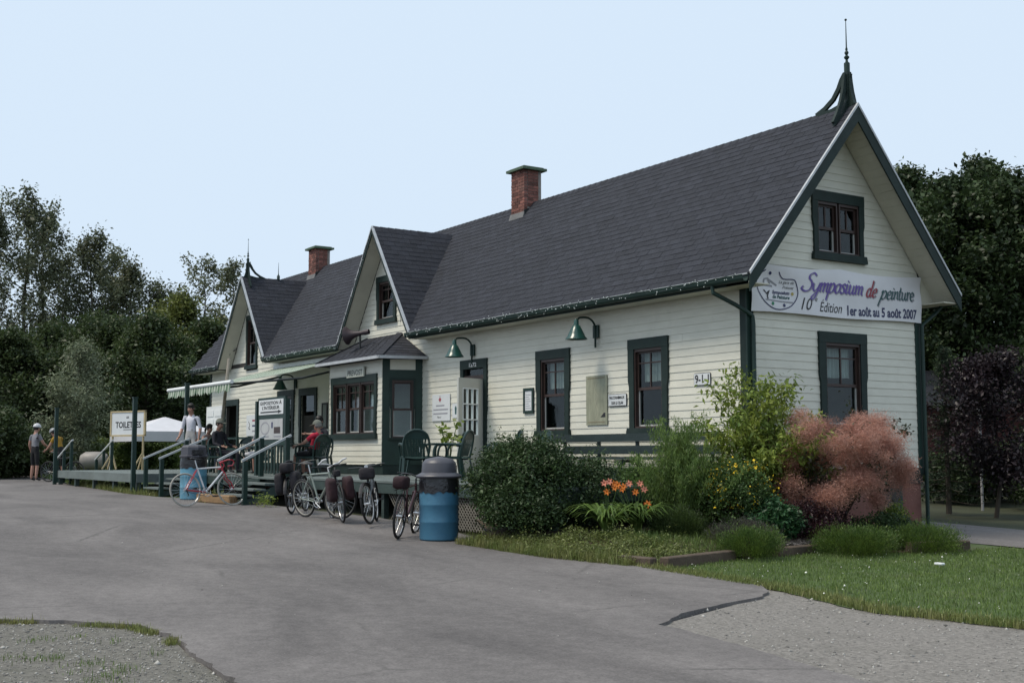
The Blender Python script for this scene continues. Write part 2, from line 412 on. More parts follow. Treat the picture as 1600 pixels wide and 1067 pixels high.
for xc, zr, s in GAB:
    cs = 1 / math.sqrt(1 + s * s)
    for sg in (-1, 1):
        e2 = Vector((-sg * cs, 0, s * cs)); nn = Vector((sg * s * cs, 0, cs)); t = (zr - ZE) / s; L_ = t / cs
        for c in range(int(L_ / EXPO) + 1):
            v0 = c * EXPO; ln = min(EXPO + .02, L_ - v0)
            if ln < .03: continue
            z = ZE + v0 * s * cs; ymax = (z - ZE) / SL - OE + .1; y = -GO - .015 - (c % 2) * .15 * 0
            first = True
            while y < ymax:
                wd = (TABW / 2 if (first and c % 2) else TABW) - .006; first = False
                o = Vector((xc + sg * (t - v0 * cs), y, z))
                tabs.append(((o - CAM).length, o, Vector((0, 1, 0)), e2, nn, min(wd, max(.05, ymax - y)), ln)); y += wd + .006
tabs.sort(key=lambda t: t[0])
big = MB(); org = ORG[ST.name]
for i, (dist, o, e1, e2, n, wd, ln) in enumerate(tabs):
    tn = random.choice((.85, .93, .97, 1, 1, 1.04, 1.09, 1.16)); th = random.uniform(.006, .011)
    P = tabquad(o + n * .003, e1, e2, n, wd, ln, th)
    if i < 300:
        m = MB().add(P, TF, tn); m.build('shingle', SHING, roof)
    else: big.add(P, TF, tn)
tag(big.build('shingles', SHING, roof), kind='stuff')
# ridge caps
def ridgecap(a, b, wdt, sl1, sl2, dirs, name='ridge_cap'):
    m = MB(); a = Vector(a); b = Vector(b); n = max(1, int((b - a).length / .2)); d = (b - a) / n
    for i in range(n):
        p0 = a + d * i; p1 = a + d * (i + 1.15); tn = random.choice((.8, .95, 1.05, 1.2)); l = .012
        V = []
        for p, hh in ((p0, .022), (p1, .012)):
            V += [p + dirs[0] * wdt + Vector((0, 0, hh - sl1 * wdt)), p + Vector((0, 0, hh + .004)), p + dirs[1] * wdt + Vector((0, 0, hh - sl2 * wdt))]
        m.add(V, [(0, 1, 4, 3), (1, 2, 5, 4)], tn)
    return m.build(name, SHING, ST)
ridgecap((XB, W / 2, ZR), (XA, W / 2, ZR), .1, SL, SL, (Vector((0, -1, 0)), Vector((0, 1, 0))))
for xc, zr, s in GAB:
    yb = (zr - ZE) / SL - OE
    ridgecap((xc, -GO, zr), (xc, yb, zr), .09, s, s, (Vector((-1, 0, 0)), Vector((1, 0, 0))))
# rakes on the gable end: fascia board, metal drip edge, soffit
def rake(x0, x1, side, name, m_, dz0, dz1, yend=None):
    """board following the main roof slope on the gable end between vertical offsets below the roof plane"""
    ye = -OE if side < 0 else W + OE
    if yend is not None: ye = yend
    za = zmain(ye if side < 0 else ye); ymid = W / 2
    P = []
    for xx in (x0, x1):
        P += [(xx, ye, za - dz0), (xx, ymid, ZR - dz0), (xx, ymid, ZR - dz1), (xx, ye, za - dz1)]
    return MB().add(P, [(0, 1, 2, 3), (7, 6, 5, 4), (0, 4, 5, 1), (1, 5, 6, 2), (2, 6, 7, 3), (3, 7, 4, 0)]).build(name, m_, ST)
for sd_ in (-1, 1):
    rake(XB + .002, XB + .03, sd_, 'rake_board', GREEN, .015, .30)
    rake(XB + .002, XB + .042, sd_, 'drip_edge', METAL, -.022, .03)
    rake(.03, XB - .002, sd_, 'rake_soffit', SOFFIT, .14, .17)
    rake(XA - .03, XA - .002, sd_, 'rake_board', GREEN, .015, .3)
# soffit plank grooves on the far rake soffit: short boards across the overhang
for i in range(26):
    t = (i + .5) / 26; y = W / 2 + t * (W / 2 + OE - .03); z = zmain(y)
    dy = (W / 2 + OE) / 26 / 2 - .003
    P = [(xx, y + s_ * dy, zmain(y + s_ * dy) - .17 - q) for q in (0, .008) for xx in (.04, XB - .006) for s_ in (-1, 1)]
    MB().add([P[0], P[1], P[3], P[2], P[4], P[5], P[7], P[6]], [(0, 1, 2, 3), (7, 6, 5, 4), (0, 4, 5, 1), (1, 5, 6, 2), (2, 6, 7, 3), (3, 7, 4, 0)]).build('soffit_board', SOFFIT, ST)
# eave soffit, fascia, gutters (front) and back eave box
def eave(x0, x1):
    B('eave_soffit', SOFFIT, ST, (x0, x1, -OE + .03, -.022, 3.865, 3.885))
    B('fascia_board', GREEN, ST, (x0, x1, -OE - .0, -OE + .028, 3.855, 4.0))
    g = MB(); n = 8; prof = []
    for k in range(n + 1):
        a = math.pi + math.pi * k / n; prof.append((-OE - .065 + .062 * math.cos(a), 3.955 + .07 * math.sin(a)))
    prof = [(-OE - .135, 3.985)] + prof + [(-OE - .003, 3.985)]
    inner = [(y * .94 + (-OE - .065) * .06, z + .006) for y, z in reversed(prof)]
    pp = prof + inner
    g.prism(pp, (x0, x1), lambda u, v, d: (d, u, v)); g.build('gutter', GREENB, ST, smooth=False)
    B('eave_drip_edge', METAL, ST, (x0, x1, -OE - .03, -OE + .01, 3.998, 4.02))
EAV = [(-10.5, XB - .01), (-19.25, -14.38), (XA + .02, -23.35)]
for a, b in EAV: eave(a, b)
B('eave_soffit', SOFFIT, ST, (XA, XB - .01, W + .03, W + OE - .03, 3.865, 3.885))
B('fascia_board', GREENB, ST, (XA, XB - .01, W + OE - .028, W + OE, 3.85, 4.0))
for yy in ((-OE + .03, -.03), (W + .03, W + OE - .03)):
    MB().prism([(yy[0], 3.886), (yy[1], 3.886), (yy[1], zmain(yy[1]) - .17), (yy[0], zmain(yy[0]) - .17)], (.031, .05), lambda u, v, d: (d, u, v)).build('eave_end_panel', SOFFIT, ST)
# cross gable rakes
for xc, zr, s in GAB:
    t = (zr - ZE) / s
    for sg in (-1, 1):
        def pan(y0, y1, dz0, dz1, name, m_, tt=t, pr=1.0):
            P = []
            for yy in (y0, y1): P += [(xc + sg * tt, yy, zr - s * tt - dz0), (xc, yy, zr - dz0), (xc, yy, zr - dz1), (xc + sg * tt, yy, zr - s * tt - dz1)]
            return MB().add(P, [(0, 1, 2, 3), (7, 6, 5, 4), (0, 4, 5, 1), (1, 5, 6, 2), (2, 6, 7, 3), (3, 7, 4, 0)]).build(name, m_, ST)
        pan(-GO - .025, -GO - .001, .02, .17, 'rake_board', GREEN)
        pan(-GO - .04, -GO + .02, -.024, .035, 'drip_edge', METAL)
        pan(-GO + .002, -.03, .105, .13, 'rake_soffit', SOFFIT)
# downspouts
def downspout(pts, r=.035):
    MB().tube(pts, r, 8).build('downspout', GREENB, ST, smooth=True)
downspout([(-.22, -.53, 3.9), (-.2, -.53, 3.78), (-.05, -.2, 3.6), (.045, -.075, 3.5), (.06, .07, 3.42), (.075, .07, 3.3), (.075, .07, -.02)])
downspout([(.2, W + .45, 3.9), (.14, W + .3, 3.72), (.08, W + .0, 3.5), (.08, W + .0, -.1)])
# ---- windows -------------------------------------------------------------------------------
def window(fn, u0, u1, z0, z1, n=1, head=.18, jamb=.165, sill=.11, curtain=True, mid=.5, topdiv=2, storm=True, name='window', slat=True, cas=None):
    cas = cas or GREEN
    m = MB(); iu0, iu1, iz0, iz1 = u0 + jamb, u1 - jamb, z0 + sill, z1 - head
    zm = z0 + (z1 - z0) * .56
    m.prism([(u0, iz1), (u1, iz1), (u1, z1), (u0, z1)], (.0, .055), fn)
    for a, b, sg in ((u0, iu0, 1), (iu1, u1, -1)):
        o, i = (a, b) if sg > 0 else (b, a)
        m.prism([(o, iz1), (i, iz1), (i, iz0), (o + sg * .028, iz0), (o + sg * .028, zm - .1), (o, zm)], (.0, .05), fn)
    win = m.build(name, cas, ST)
    MB().prism([(u0 - .02, z0), (u1 + .02, z0), (u1 + .02, z0 + .035), (u1, iz0), (u0, iz0), (u0 - .02, z0 + .035)], (.0, .085), fn).build('sill', cas, win)
    bw = (iu1 - iu0) / n
    for k in range(n):
        a, b = iu0 + k * bw, iu0 + (k + 1) * bw
        if n > 1: a += .02 * (k > 0); b -= .02 * (k < n - 1)
        f = MB()       # outer brown frame
        for q in ((a, a + .03, iz0, iz1), (b - .03, b, iz0, iz1), (a + .03, b - .03, iz1 - .05, iz1), (a + .03, b - .03, iz0, iz0 + .03)):
            f.prism([(q[0], q[2]), (q[1], q[2]), (q[1], q[3]), (q[0], q[3])], (-.09, .03), fn)
        f.build('frame', BROWN, win)
        a += .03; b -= .03; zlo, zhi = iz0 + .03, iz1 - .05; zmr = zlo + (zhi - zlo) * mid
        f = MB()
        for q in ((a, a + .035, zmr - .025, zhi), (b - .035, b, zmr - .025, zhi), (a + .035, b - .035, zhi - .035, zhi), (a + .035, b - .035, zmr - .025, zmr + .025)):
            f.prism([(q[0], q[2]), (q[1], q[2]), (q[1], q[3]), (q[0], q[3])], (-.06, -.02), fn)
        up = f.build('upper_sash', BROWN, win)
        ua, ub, uz0, uz1 = a + .035, b - .035, zmr + .025, zhi - .035
        pieces = [(ua, ub, uz0, uz1)]
        if topdiv == 2:
            mu = (ua + ub) / 2
            mm = MB().prism([(mu - .013, uz0), (mu + .013, uz0), (mu + .013, uz1), (mu - .013, uz1)], (-.055, -.025), fn)
            zt = uz0 + (uz1 - uz0) * .72
            if slat: mm.prism([(ua, zt - .012), (mu - .013, zt - .012), (mu - .013, zt + .012), (ua, zt + .012)], (-.052, -.028), fn).prism([(mu + .013, zt - .012), (ub, zt - .012), (ub, zt + .012), (mu + .013, zt + .012)], (-.052, -.028), fn)
            mm.build('muntin', BROWN, win); pieces = [(ua, mu - .013, uz0, uz1), (mu + .013, ub, uz0, uz1)]
        for q in pieces: MB().prism([(q[0], q[2]), (q[1], q[2]), (q[1], q[3]), (q[0], q[3])], (-.042, -.038), fn).build('pane', GLASS, win)
        f = MB()
        for q in ((a, a + .03, zlo, zmr - .025), (b - .03, b, zlo, zmr - .025), (a + .03, b - .03, zlo, zlo + .03)):
            f.prism([(q[0], q[2]), (q[1], q[2]), (q[1], q[3]), (q[0], q[3])], (-.075, -.045), fn)
        f.build('lower_sash', SASHW if storm else BROWN, win)
        MB().prism([(a + .03, zlo + .03), (b - .03, zlo + .03), (b - .03, zmr - .025), (a + .03, zmr - .025)], (-.062, -.058), fn).build('pane', GLASS, win)
        if curtain:
            # gathered cloth: zigzag sheet behind the upper sash
            nn = 26; V = []; F = []
            za, zb = uz0 + (uz1 - uz0) * .18, uz1 + .02
            for i in range(nn + 1):
                uu = ua + (ub - ua) * i / nn; dd = -.16 + .02 * math.sin(i * 2.4) + random.uniform(-.004, .004)
                if abs(uu - (ua + ub) / 2) < .012: dd -= .01
                V += [fn(uu, za + random.uniform(-.008, .008), dd), fn(uu, zb, dd)]
            for i in range(nn): F.append((2 * i, 2 * i + 2, 2 * i + 3, 2 * i + 1))
            MB().add(V, F).build('curtain', CURT, win)
    return win
window(FR, -3.0, -1.9, 1.57, 3.268)
window(FR, -5.95, -4.8, 1.57, 3.268)
window(GE, 1.6, 2.78, 1.57, 3.268)
window(GE, 1.52, 2.80, 4.48, 5.67, n=2, head=.18, jamb=.13, sill=.13, curtain=False, slat=False)
window(FR, -13.02, -11.95, 4.43, 5.62, head=.15, jamb=.15, curtain=False)
window(FR, -21.9, -20.95, 3.83, 5.5, head=.15, jamb=.13, curtain=False)
window(FR, -19.3, -18.1, 1.45, 3.05, curtain=False)
# ---- bay -----------------------------------------------------------------------------------
BF = -.88; bx0, bx1, wx0, wx1 = -13.86, -11.0, -14.2, -10.68
def BY(u, z, d): return (u, BF - d, z)
bay = MB().prism([(bx0, BF + .02), (bx1, BF + .02), (wx1, 0), (wx0, 0)], (.76, .98), lambda u, v, d: (u, v, d)).build('bay_base', GREEN, ST)
bops = [(-13.6, -11.3, 1.7, 2.98)]
bw = lining('bay_wall', BY, dict(u=[bx0, bx1], z0=.98, top=lambda u: 3.46), bops)
clad(bw, BY, lambda z: [(bx0, bx1)], bops, .98, 3.46)
window(BY, -13.72, -11.22, 1.58, 3.1, n=3, head=.17, jamb=.13, sill=.13, curtain=False)
for sgn, (xa, xb) in ((1, (bx1, wx1)), (-1, (bx0, wx0))):
    v = Vector((xb - xa, -BF, 0)); ln = v.length; e = v.normalized(); nrm = Vector((e.y, -e.x, 0)) * sgn
    def BS(u, z, d, xa=xa, e=e, nrm=nrm): q = Vector((xa, BF, 0)) + e * u + nrm * d; return (q.x, q.y, z)
    m = MB()
    for q in ((0, .17, .98, 3.46), (ln - .17, ln, .98, 3.46), (.17, ln - .17, 2.98, 3.17), (.17, ln - .17, .98, 1.55)):
        m.prism([(q[0], q[2]), (q[1], q[2]), (q[1], q[3]), (q[0], q[3])], (-.06, .02), BS)
    m.build('bay_side', GREENB, ST)
    MB().prism([(.17, 3.17), (ln - .17, 3.17), (ln - .17, 3.46), (.17, 3.46)], (-.06, .008), BS).build('bay_side_panel', CREAM, ST)
    if sgn > 0: window(BS, .17, ln - .17, 1.55, 2.98, head=.05, jamb=.05, sill=.05, curtain=False, topdiv=1)
# bay roof: hipped lean-to
by, bz, tz = BF - .27, 3.47, 4.12
hl, hr = bx0 - .3, wx1 + .28
A_ = [(hl, by, bz), (bx1 + .35, by, bz), (hr, -.03, bz), (hl - .35, -.03, bz)]
T_ = [(-13.5, -.03, tz), (-11.75, -.03, tz)]
br = MB().add(A_ + T_ + [(x, y, z - .06) for x, y, z in A_], [(0, 1, 5, 4), (1, 2, 5), (3, 0, 4), (6, 9, 8, 7), (0, 6, 7, 1), (1, 7, 8, 2), (2, 8, 9, 3), (3, 9, 6, 0)]).build('bay_roof', SHING, ST)
m = MB()
n_c = 9
for c in range(n_c):
    t0, t1 = c / n_c, (c + 1) / n_c
    def lp(a, b, t): return Vector(a).lerp(Vector(b), t)
    for (pa, pb, qa, qb) in ((A_[0], A_[1], T_[0], T_[1]), (A_[1], A_[2], T_[1], T_[1])):
        a0, b0, a1, b1 = lp(pa, qa, t0), lp(pb, qb, t0), lp(pa, qa, t1), lp(pb, qb, t1)
        n_ = max(1, int((b0 - a0).length / .3)); up = Vector((0, 0, .014))
        for k in range(n_):
            f0, f1 = k / n_, (k + 1) / n_ - .02
            P = [a0.lerp(b0, f0) + up, a0.lerp(b0, f1) + up, a1.lerp(b1, f1) + up * .3, a1.lerp(b1, f0) + up * .3, a0.lerp(b0, f0), a0.lerp(b0, f1)]
            m.add(P, [(0, 1, 2, 3), (4, 5, 1, 0)], random.choice((.75, .9, 1, 1.15, 1.3)))
tag(m.build('shingles', SHING, br), kind='stuff')
MB().bar(Vector(A_[0]) + Vector((0, -.008, -.03)), Vector(A_[1]) + Vector((0, -.008, -.03)), .02, .07).build('bay_drip_edge', METAL, ST)
MB().bar(Vector(A_[1]) + Vector((.008, 0, -.03)), Vector(A_[2]) + Vector((.008, 0, -.03)), .02, .07).build('bay_drip_edge', METAL, ST)
for a, b in ((A_[1], T_[1]), (A_[0], T_[0])): MB().bar(Vector(a) + Vector((0, 0, .015)), Vector(b) + Vector((0, 0, .015)), .16, .012).build('hip_cap', SHING, ST)
# ---- doors ---------------------------------------------------------------------------------
def doorframe(u0, u1, z1, fn=FR, name='door_frame', head=.2, jm=.13, cas=None):
    m = MB(); zt = z1 - head
    m.prism([(u0, zt), (u1, zt), (u1, z1), (u0, z1)], (0, .055), fn)
    zm = .75 + (z1 - .75) * .56
    for o, i, sg in ((u0, u0 + jm, 1), (u1, u1 - jm, -1)):
        m.prism([(o, zt), (i, zt), (i, .77), (o + sg * .028, .77), (o + sg * .028, zm - .1), (o, zm)], (0, .05), fn)
    return m.build(name, cas or GREEN, ST)
df = doorframe(-8.9, -7.8, 3.268)
MB().prism([(-8.77, 2.84), (-7.93, 2.84), (-7.93, 2.92), (-8.77, 2.92)], (-.09, .02), FR).build('transom_bar', BROWN, df)
MB().prism([(-8.77, 2.92), (-7.93, 2.92), (-7.93, 3.07), (-8.77, 3.07)], (-.05, -.045), FR).build('transom_pane', GLASS, df)
B('inner_door', GREEN, df, (-8.74, -7.96, .3, .34, .78, 2.84))
# white glazed door, hinged on the right jamb and swung right out over the deck
hz = Vector((-7.95, -.06, 0)); de = Vector((.3, -.954, 0)); dn = Vector((.954, .3, 0))
def DR(u, z, d): q = hz + de * u + dn * d; return (q.x, q.y, z)
m = MB(); dw, d0, d1 = .78, .79, 2.82
gl = (.16, .64, 1.62, 2.6)
for q in ((0, gl[0], d0, d1), (gl[1], dw, d0, d1), (gl[0], gl[1], gl[3], d1), (gl[0], gl[1], d0, gl[2])):
    m.prism([(q[0], q[2]), (q[1], q[2]), (q[1], q[3]), (q[0], q[3])], (-.02, .02), DR)
door = m.build('door', DOORP, ST)
m = MB(); gw = (gl[1] - gl[0]) / 3; gh = (gl[3] - gl[2]) / 3
for i in range(4): m.prism([(gl[0] + i * gw - .012, gl[2]), (gl[0] + i * gw + .012, gl[2]), (gl[0] + i * gw + .012, gl[3]), (gl[0] + i * gw - .012, gl[3])], (-.024, .026), DR)
for j in range(4): m.prism([(gl[0] - .012, gl[2] + j * gh - .012), (gl[1] + .012, gl[2] + j * gh - .012), (gl[1] + .012, gl[2] + j * gh + .012), (gl[0] - .012, gl[2] + j * gh + .012)], (-.026, .029), DR)
m.build('door_muntins', WHITEP, door)
for i in range(3):
    for j in range(3): MB().prism([(gl[0] + i * gw + .012, gl[2] + j * gh + .012), (gl[0] + (i + 1) * gw - .012, gl[2] + j * gh + .012), (gl[0] + (i + 1) * gw - .012, gl[2] + (j + 1) * gh - .012), (gl[0] + i * gw + .012, gl[2] + (j + 1) * gh - .012)], (-.003, .003), DR).build('door_pane', GLASS, door)
for zz_, rr in ((1.52, .028), (1.36, .03)):
    q = DR(.71, zz_, .05); MB().ico(q, rr, 2).build('door_knob', CHROME, door, smooth=True)
# doors at the left end: white panelled door leaf standing open against the wall, dark doorway, recess doors
dfl = doorframe(-23.75, -22.45, 2.95, jm=.14)
B('doorway_back', BROWN, dfl, (-23.6, -22.6, .45, .5, .75, 2.75))
dl = B('door', WHITEP, ST, (-25.2, -23.72, -.1, -.06, .8, 2.78))
for i in range(2):
    for (za, zb) in ((.95, 1.6), (1.75, 2.1), (2.2, 2.35), (2.45, 2.65)):
        B('door_panel', WHITEP, dl, (-25.08 + i * .7, -24.5 + i * .7, -.115, -.101, za, zb))
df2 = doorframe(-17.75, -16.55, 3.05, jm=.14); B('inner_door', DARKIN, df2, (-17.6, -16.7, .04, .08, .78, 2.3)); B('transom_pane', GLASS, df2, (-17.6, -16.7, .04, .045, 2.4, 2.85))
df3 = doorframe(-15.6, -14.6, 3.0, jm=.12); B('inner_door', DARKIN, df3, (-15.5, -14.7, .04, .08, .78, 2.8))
# ---- chimneys: every brick laid ----------------------------------------------------------------
LEAD = mat('dull_lead', (.14, .14, .14), .7, .2, 6, .1, 30)
def chimney(xc, yc, a, b, z0, z1):
    core = B('chimney', MORTAR, ST, (xc - a / 2 + .012, xc + a / 2 - .012, yc - b / 2 + .012, yc + b / 2 - .012, z0, z1))
    bl, bh, j = .2, .062, .011; z = z1 - bh; row = 0
    while z > z0:
        for side in range(4):
            L_ = a if side % 2 == 0 else b - .19; n = max(1, round(L_ / (bl + j))); st = L_ / n; off = (row % 2) * st / 2
            cuts = [0] + [min(L_, max(0, k * st + off)) for k in range(n + 1)] + [L_]; cuts = sorted(set(round(c, 4) for c in cuts))
            for c0, c1 in zip(cuts[:-1], cuts[1:]):
                if c1 - c0 < .03: continue
                if side == 2 : continue                # back face is never seen from the yard
                c0_, c1_ = c0 + j / 2, c1 - j / 2; pr = random.uniform(-.003, .004)
                if side == 0: q = (xc - a / 2 + c0_, xc - a / 2 + c1_, yc - b / 2 - pr, yc - b / 2 + .09, z, z + bh)
                else:
                    xx = (xc + a / 2 + pr, xc + a / 2 - .09) if side == 1 else (xc - a / 2 - pr, xc - a / 2 + .09)
                    q = (xx[0], xx[1], yc - b / 2 + .095 + c0_, yc - b / 2 + .095 + c1_, z, z + bh)
                zr_ = zmain(q[2] if side == 0 else (q[2] + q[3]) / 2)
                if z + bh < zr_ - .05: continue
                MB().box(*q, tint=random.choice((.6, .8, .95, 1.0, 1.1, 1.25, 1.5))).build('brick', BRICK, core)
        z -= bh + j; row += 1
    ov = .09
    B('chimney_cap', COPPER, core, (xc - a / 2 - ov, xc + a / 2 + ov, yc - b / 2 - ov, yc + b / 2 + ov, z1 + .002, z1 + .06), (xc - a / 2 - .03, xc + a / 2 + .03, yc - b / 2 - .03, yc + b / 2 + .03, z1 + .061, z1 + .09))
    # lead flashing at the foot
    yf = yc - b / 2; MB().prism([(yf - .06, zmain(yf - .06) + .012), (yf - .004, zmain(yf) + .012), (yf - .004, zmain(yf) + .09), (yf - .015, zmain(yf) + .09)], (xc - a / 2 - .02, xc + a / 2 + .02), lambda u, v, d: (d, u, v)).build('flashing', LEAD, core)
    xs_ = xc + a / 2 + .006; MB().prism([(yf - .02, zmain(yf)), (yf + .38, zmain(yf + .38) ), (yf + .38, zmain(yf + .38) + .1), (yf - .02, zmain(yf) + .12)], (xs_, xs_ + .012), lambda u, v, d: (d, u, v)).build('flashing', DKMETAL, core)
chimney(-9.42, 2.08, .56, .5, 6.6, 7.86)
chimney(-21.2, 2.08, .56, .5, 6.6, 7.66)
# ---- finials ------------------------------------------------------------------------------------
def finial(x, y, z, s, inward, across, rs):
    """post with needle, curved brackets along the ridge (inward) and down both slopes (across)"""
    f = MB(); P = Vector((x, y, z))
    f.box(x - .05 * s, x + .05 * s, y - .05 * s, y + .05 * s, z - .15, z + .62 * s)
    fi = f.build('finial', GREEN, ST)
    MB().lathe([(.05 * s, .62 * s), (.05 * s, .78 * s), (.025 * s, .8 * s), (.02 * s, .84 * s), (.045 * s, .87 * s), (.045 * s, .89 * s), (.018 * s, .92 * s), (.035 * s, .95 * s), (.035 * s, .97 * s), (.016 * s, 1.0 * s), (.022 * s, 1.02 * s), (.012 * s, 1.06 * s), (.006 * s, 1.52 * s)], P, 10).build('needle', GREENB, fi, smooth=True)
    MB().ico(P + Vector((0, 0, 1.54 * s)), .022 * s, 2).build('ball', GREENB, fi, smooth=True)
    up = Vector((0, 0, 1)); inward = Vector(inward); across = Vector(across)
    for dv, reach, drop in ((inward, .7 * s, 0), (across, .36 * s, .36 * s * rs * .8), (-across, .36 * s, .36 * s * rs * .8), (-inward, .13 * s, .0)):
        th = dv.cross(up).normalized() * .03 * s
        def C3(u, v, d, dv=dv, th=th): return P + dv * u + up * v + th * d
        pts = [(.03 * s, .58 * s), (.1 * s, .5 * s), (.17 * s, .37 * s), (.28 * s, .22 * s), (.45 * s, .1 * s), (.62 * s, .02 * s)]
        k = reach / (.62 * s); pts = [(u * k if u > .03 * s else u, v - drop * (u / (.62 * s)) ** 1.2) for u, v in pts]
        MB().strip(pts, [.13 * s, .1 * s, .08 * s, .075 * s, .075 * s, .09 * s], (-.9, .9), C3).build('bracket', GREEN, fi)
        q = [(0, .0 - .02), (reach, -drop - .02), (reach * .98, -drop + .05), (reach * .5, -drop * .5 + .06 * s), (.06 * s, .12 * s), (0, .2 * s)]
        MB().prism(q, (-1.1, 1.1), C3).build('bracket_foot', GREEN, fi)
finial(.36, W / 2, ZR - .02, 1.0, (-1, 0, 0), (0, 1, 0), SL)
finial(GAB[1][0], -GO + .2, GAB[1][1] - .02, .78, (0, 1, 0), (1, 0, 0), GAB[1][2])
MB().lathe([(.05, 0), (.05, .12), (.02, .16), (.012, .2), (.004, .55)], (GAB[1][0], .75, GAB[1][1]), 8).build('ridge_spike', GREENB, ST, smooth=True)
# ================================================================== ground
HX = [-200, -60, -28, -9.5, -5, -1.75, 3, 14, 30, 200]; HZ = [.6, .45, .35, .2, .12, -.03, -.15, -.3, -.4, -.5]
def h(x, y=0): return float(np.interp(x, HX, HZ))
def hv(x): return np.interp(x, HX, HZ)
GRASSG = mat('lawn_soil', (.055, .085, .024), .95, .3, 3, .6, 40, dirt=.5, dirtcol=(.1, .085, .05), dscale=.8)
WOODS = mat('woodland_floor', (.035, .04, .018), .95, .3, 1, .5, 10, dirt=.5, dirtcol=(.05, .04, .025), dscale=.4)
# asphalt: worn tone drifting in long lazy patches, fine aggregate, old hairline cracks
def asphalt_mat():
    m, nt, N = nodes('worn_asphalt'); L = nt.links.new
    out = N('ShaderNodeOutputMaterial'); p = N('ShaderNodeBsdfPrincipled'); p.inputs['Roughness'].default_value = .88; p.inputs['Specular IOR Level'].default_value = .25
    tc = N('ShaderNodeTexCoord'); mp = N('ShaderNodeMapping'); mp.inputs['Scale'].default_value = (.35, .8, 1); mp.inputs['Rotation'].default_value = (0, 0, R(18)); L(tc.outputs['Object'], mp.inputs['Vector'])
    n1 = N('ShaderNodeTexNoise', i_Scale=.8, i_Detail=5.0, i_Roughness=.6, i_Distortion=.6); L(mp.outputs[0], n1.inputs['Vector'])
    n2 = N('ShaderNodeTexNoise', i_Scale=48.0, i_Detail=5.0, i_Roughness=.75); L(tc.outputs['Object'], n2.inputs['Vector'])
    n3 = N('ShaderNodeTexNoise', i_Scale=9.0, i_Detail=6.0, i_Roughness=.7); L(tc.outputs['Object'], n3.inputs['Vector'])
    cr = N('ShaderNodeValToRGB'); e = cr.color_ramp.elements; e[0].position = .32; e[0].color = (.1, .092, .09, 1); e[1].position = .66; e[1].color = (.168, .155, .15, 1); L(n1.outputs[0], cr.inputs[0])
    a = N('ShaderNodeMixRGB', blend_type='OVERLAY'); a.inputs[0].default_value = .8; L(cr.outputs[0], a.inputs[1]); L(n2.outputs[0], a.inputs[2])
    b = N('ShaderNodeMixRGB', blend_type='OVERLAY'); b.inputs[0].default_value = .45; L(a.outputs[0], b.inputs[1]); L(n3.outputs[0], b.inputs[2])
    vo = N('ShaderNodeTexVoronoi', feature='DISTANCE_TO_EDGE', i_Scale=.33); mpv = N('ShaderNodeMixRGB'); mpv.inputs[0].default_value = .12; L(tc.outputs['Object'], mpv.inputs[1]); L(n3.outputs['Color'], mpv.inputs[2]); L(mpv.outputs[0], vo.inputs['Vector'])
    rr = N('ShaderNodeMapRange'); rr.inputs[1].default_value = .002; rr.inputs[2].default_value = .01; rr.inputs[3].default_value = .55; rr.inputs[4].default_value = 0; L(vo.outputs['Distance'], rr.inputs[0])
    gate = N('ShaderNodeMapRange'); gate.inputs[1].default_value = .5; gate.inputs[2].default_value = .6; L(n1.outputs[0], gate.inputs[0])
    gm = N('ShaderNodeMath', operation='MULTIPLY'); L(rr.outputs[0], gm.inputs[0]); L(gate.outputs[0], gm.inputs[1])
    c = N('ShaderNodeMixRGB'); L(gm.outputs[0], c.inputs[0]); L(b.outputs[0], c.inputs[1]); c.inputs[2].default_value = (.06, .057, .054, 1)
    L(c.outputs[0], p.inputs['Base Color'])
    bp = N('ShaderNodeBump', i_Strength=.5, i_Distance=.008); L(n2.outputs[0], bp.inputs['Height']); L(bp.outputs[0], p.inputs['Normal'])
    L(p.outputs[0], out.inputs[0]); return m
ASPH = asphalt_mat()
GRAVEL = mat('grey_gravel', (.21, .195, .178), .95, .4, 30, .9, 90, dirt=.45, dirtcol=(.1, .095, .08), dscale=2.2)
GRAVEL2 = mat('dirty_gravel', (.15, .142, .125), .95, .4, 26, .9, 90, dirt=.5, dirtcol=(.085, .09, .06), dscale=2.0)
SOIL = mat('bed_soil', (.07, .052, .035), .95, .3, 8, .8, 50)
PEBB = mat('pebbles', (.3, .29, .27), .9, .3, 20, .2, 60, tint=True)
CHIP = mat('wood_chips', (.5, .4, .33), .9, .3, 20, .2, 60, tint=True)
def jag(pts, step, amp, closed=True):
    out = []; n = len(pts)
    for i in range(n if closed else n - 1):
        a = Vector(pts[i]); b = Vector(pts[(i + 1) % n]); L_ = (b - a).length
        d = ((a + b) / 2 - Vector((CAM.x, CAM.y))).length
        st = step * max(1, d / 10); k = max(1, min(60, int(L_ / st)))
        nrm = Vector((-(b - a).y, (b - a).x)).normalized()
        for j in range(k):
            p = a.lerp(b, j / k)
            if j: p = p + nrm * random.gauss(0, amp)
            out.append((p.x, p.y))
    return out
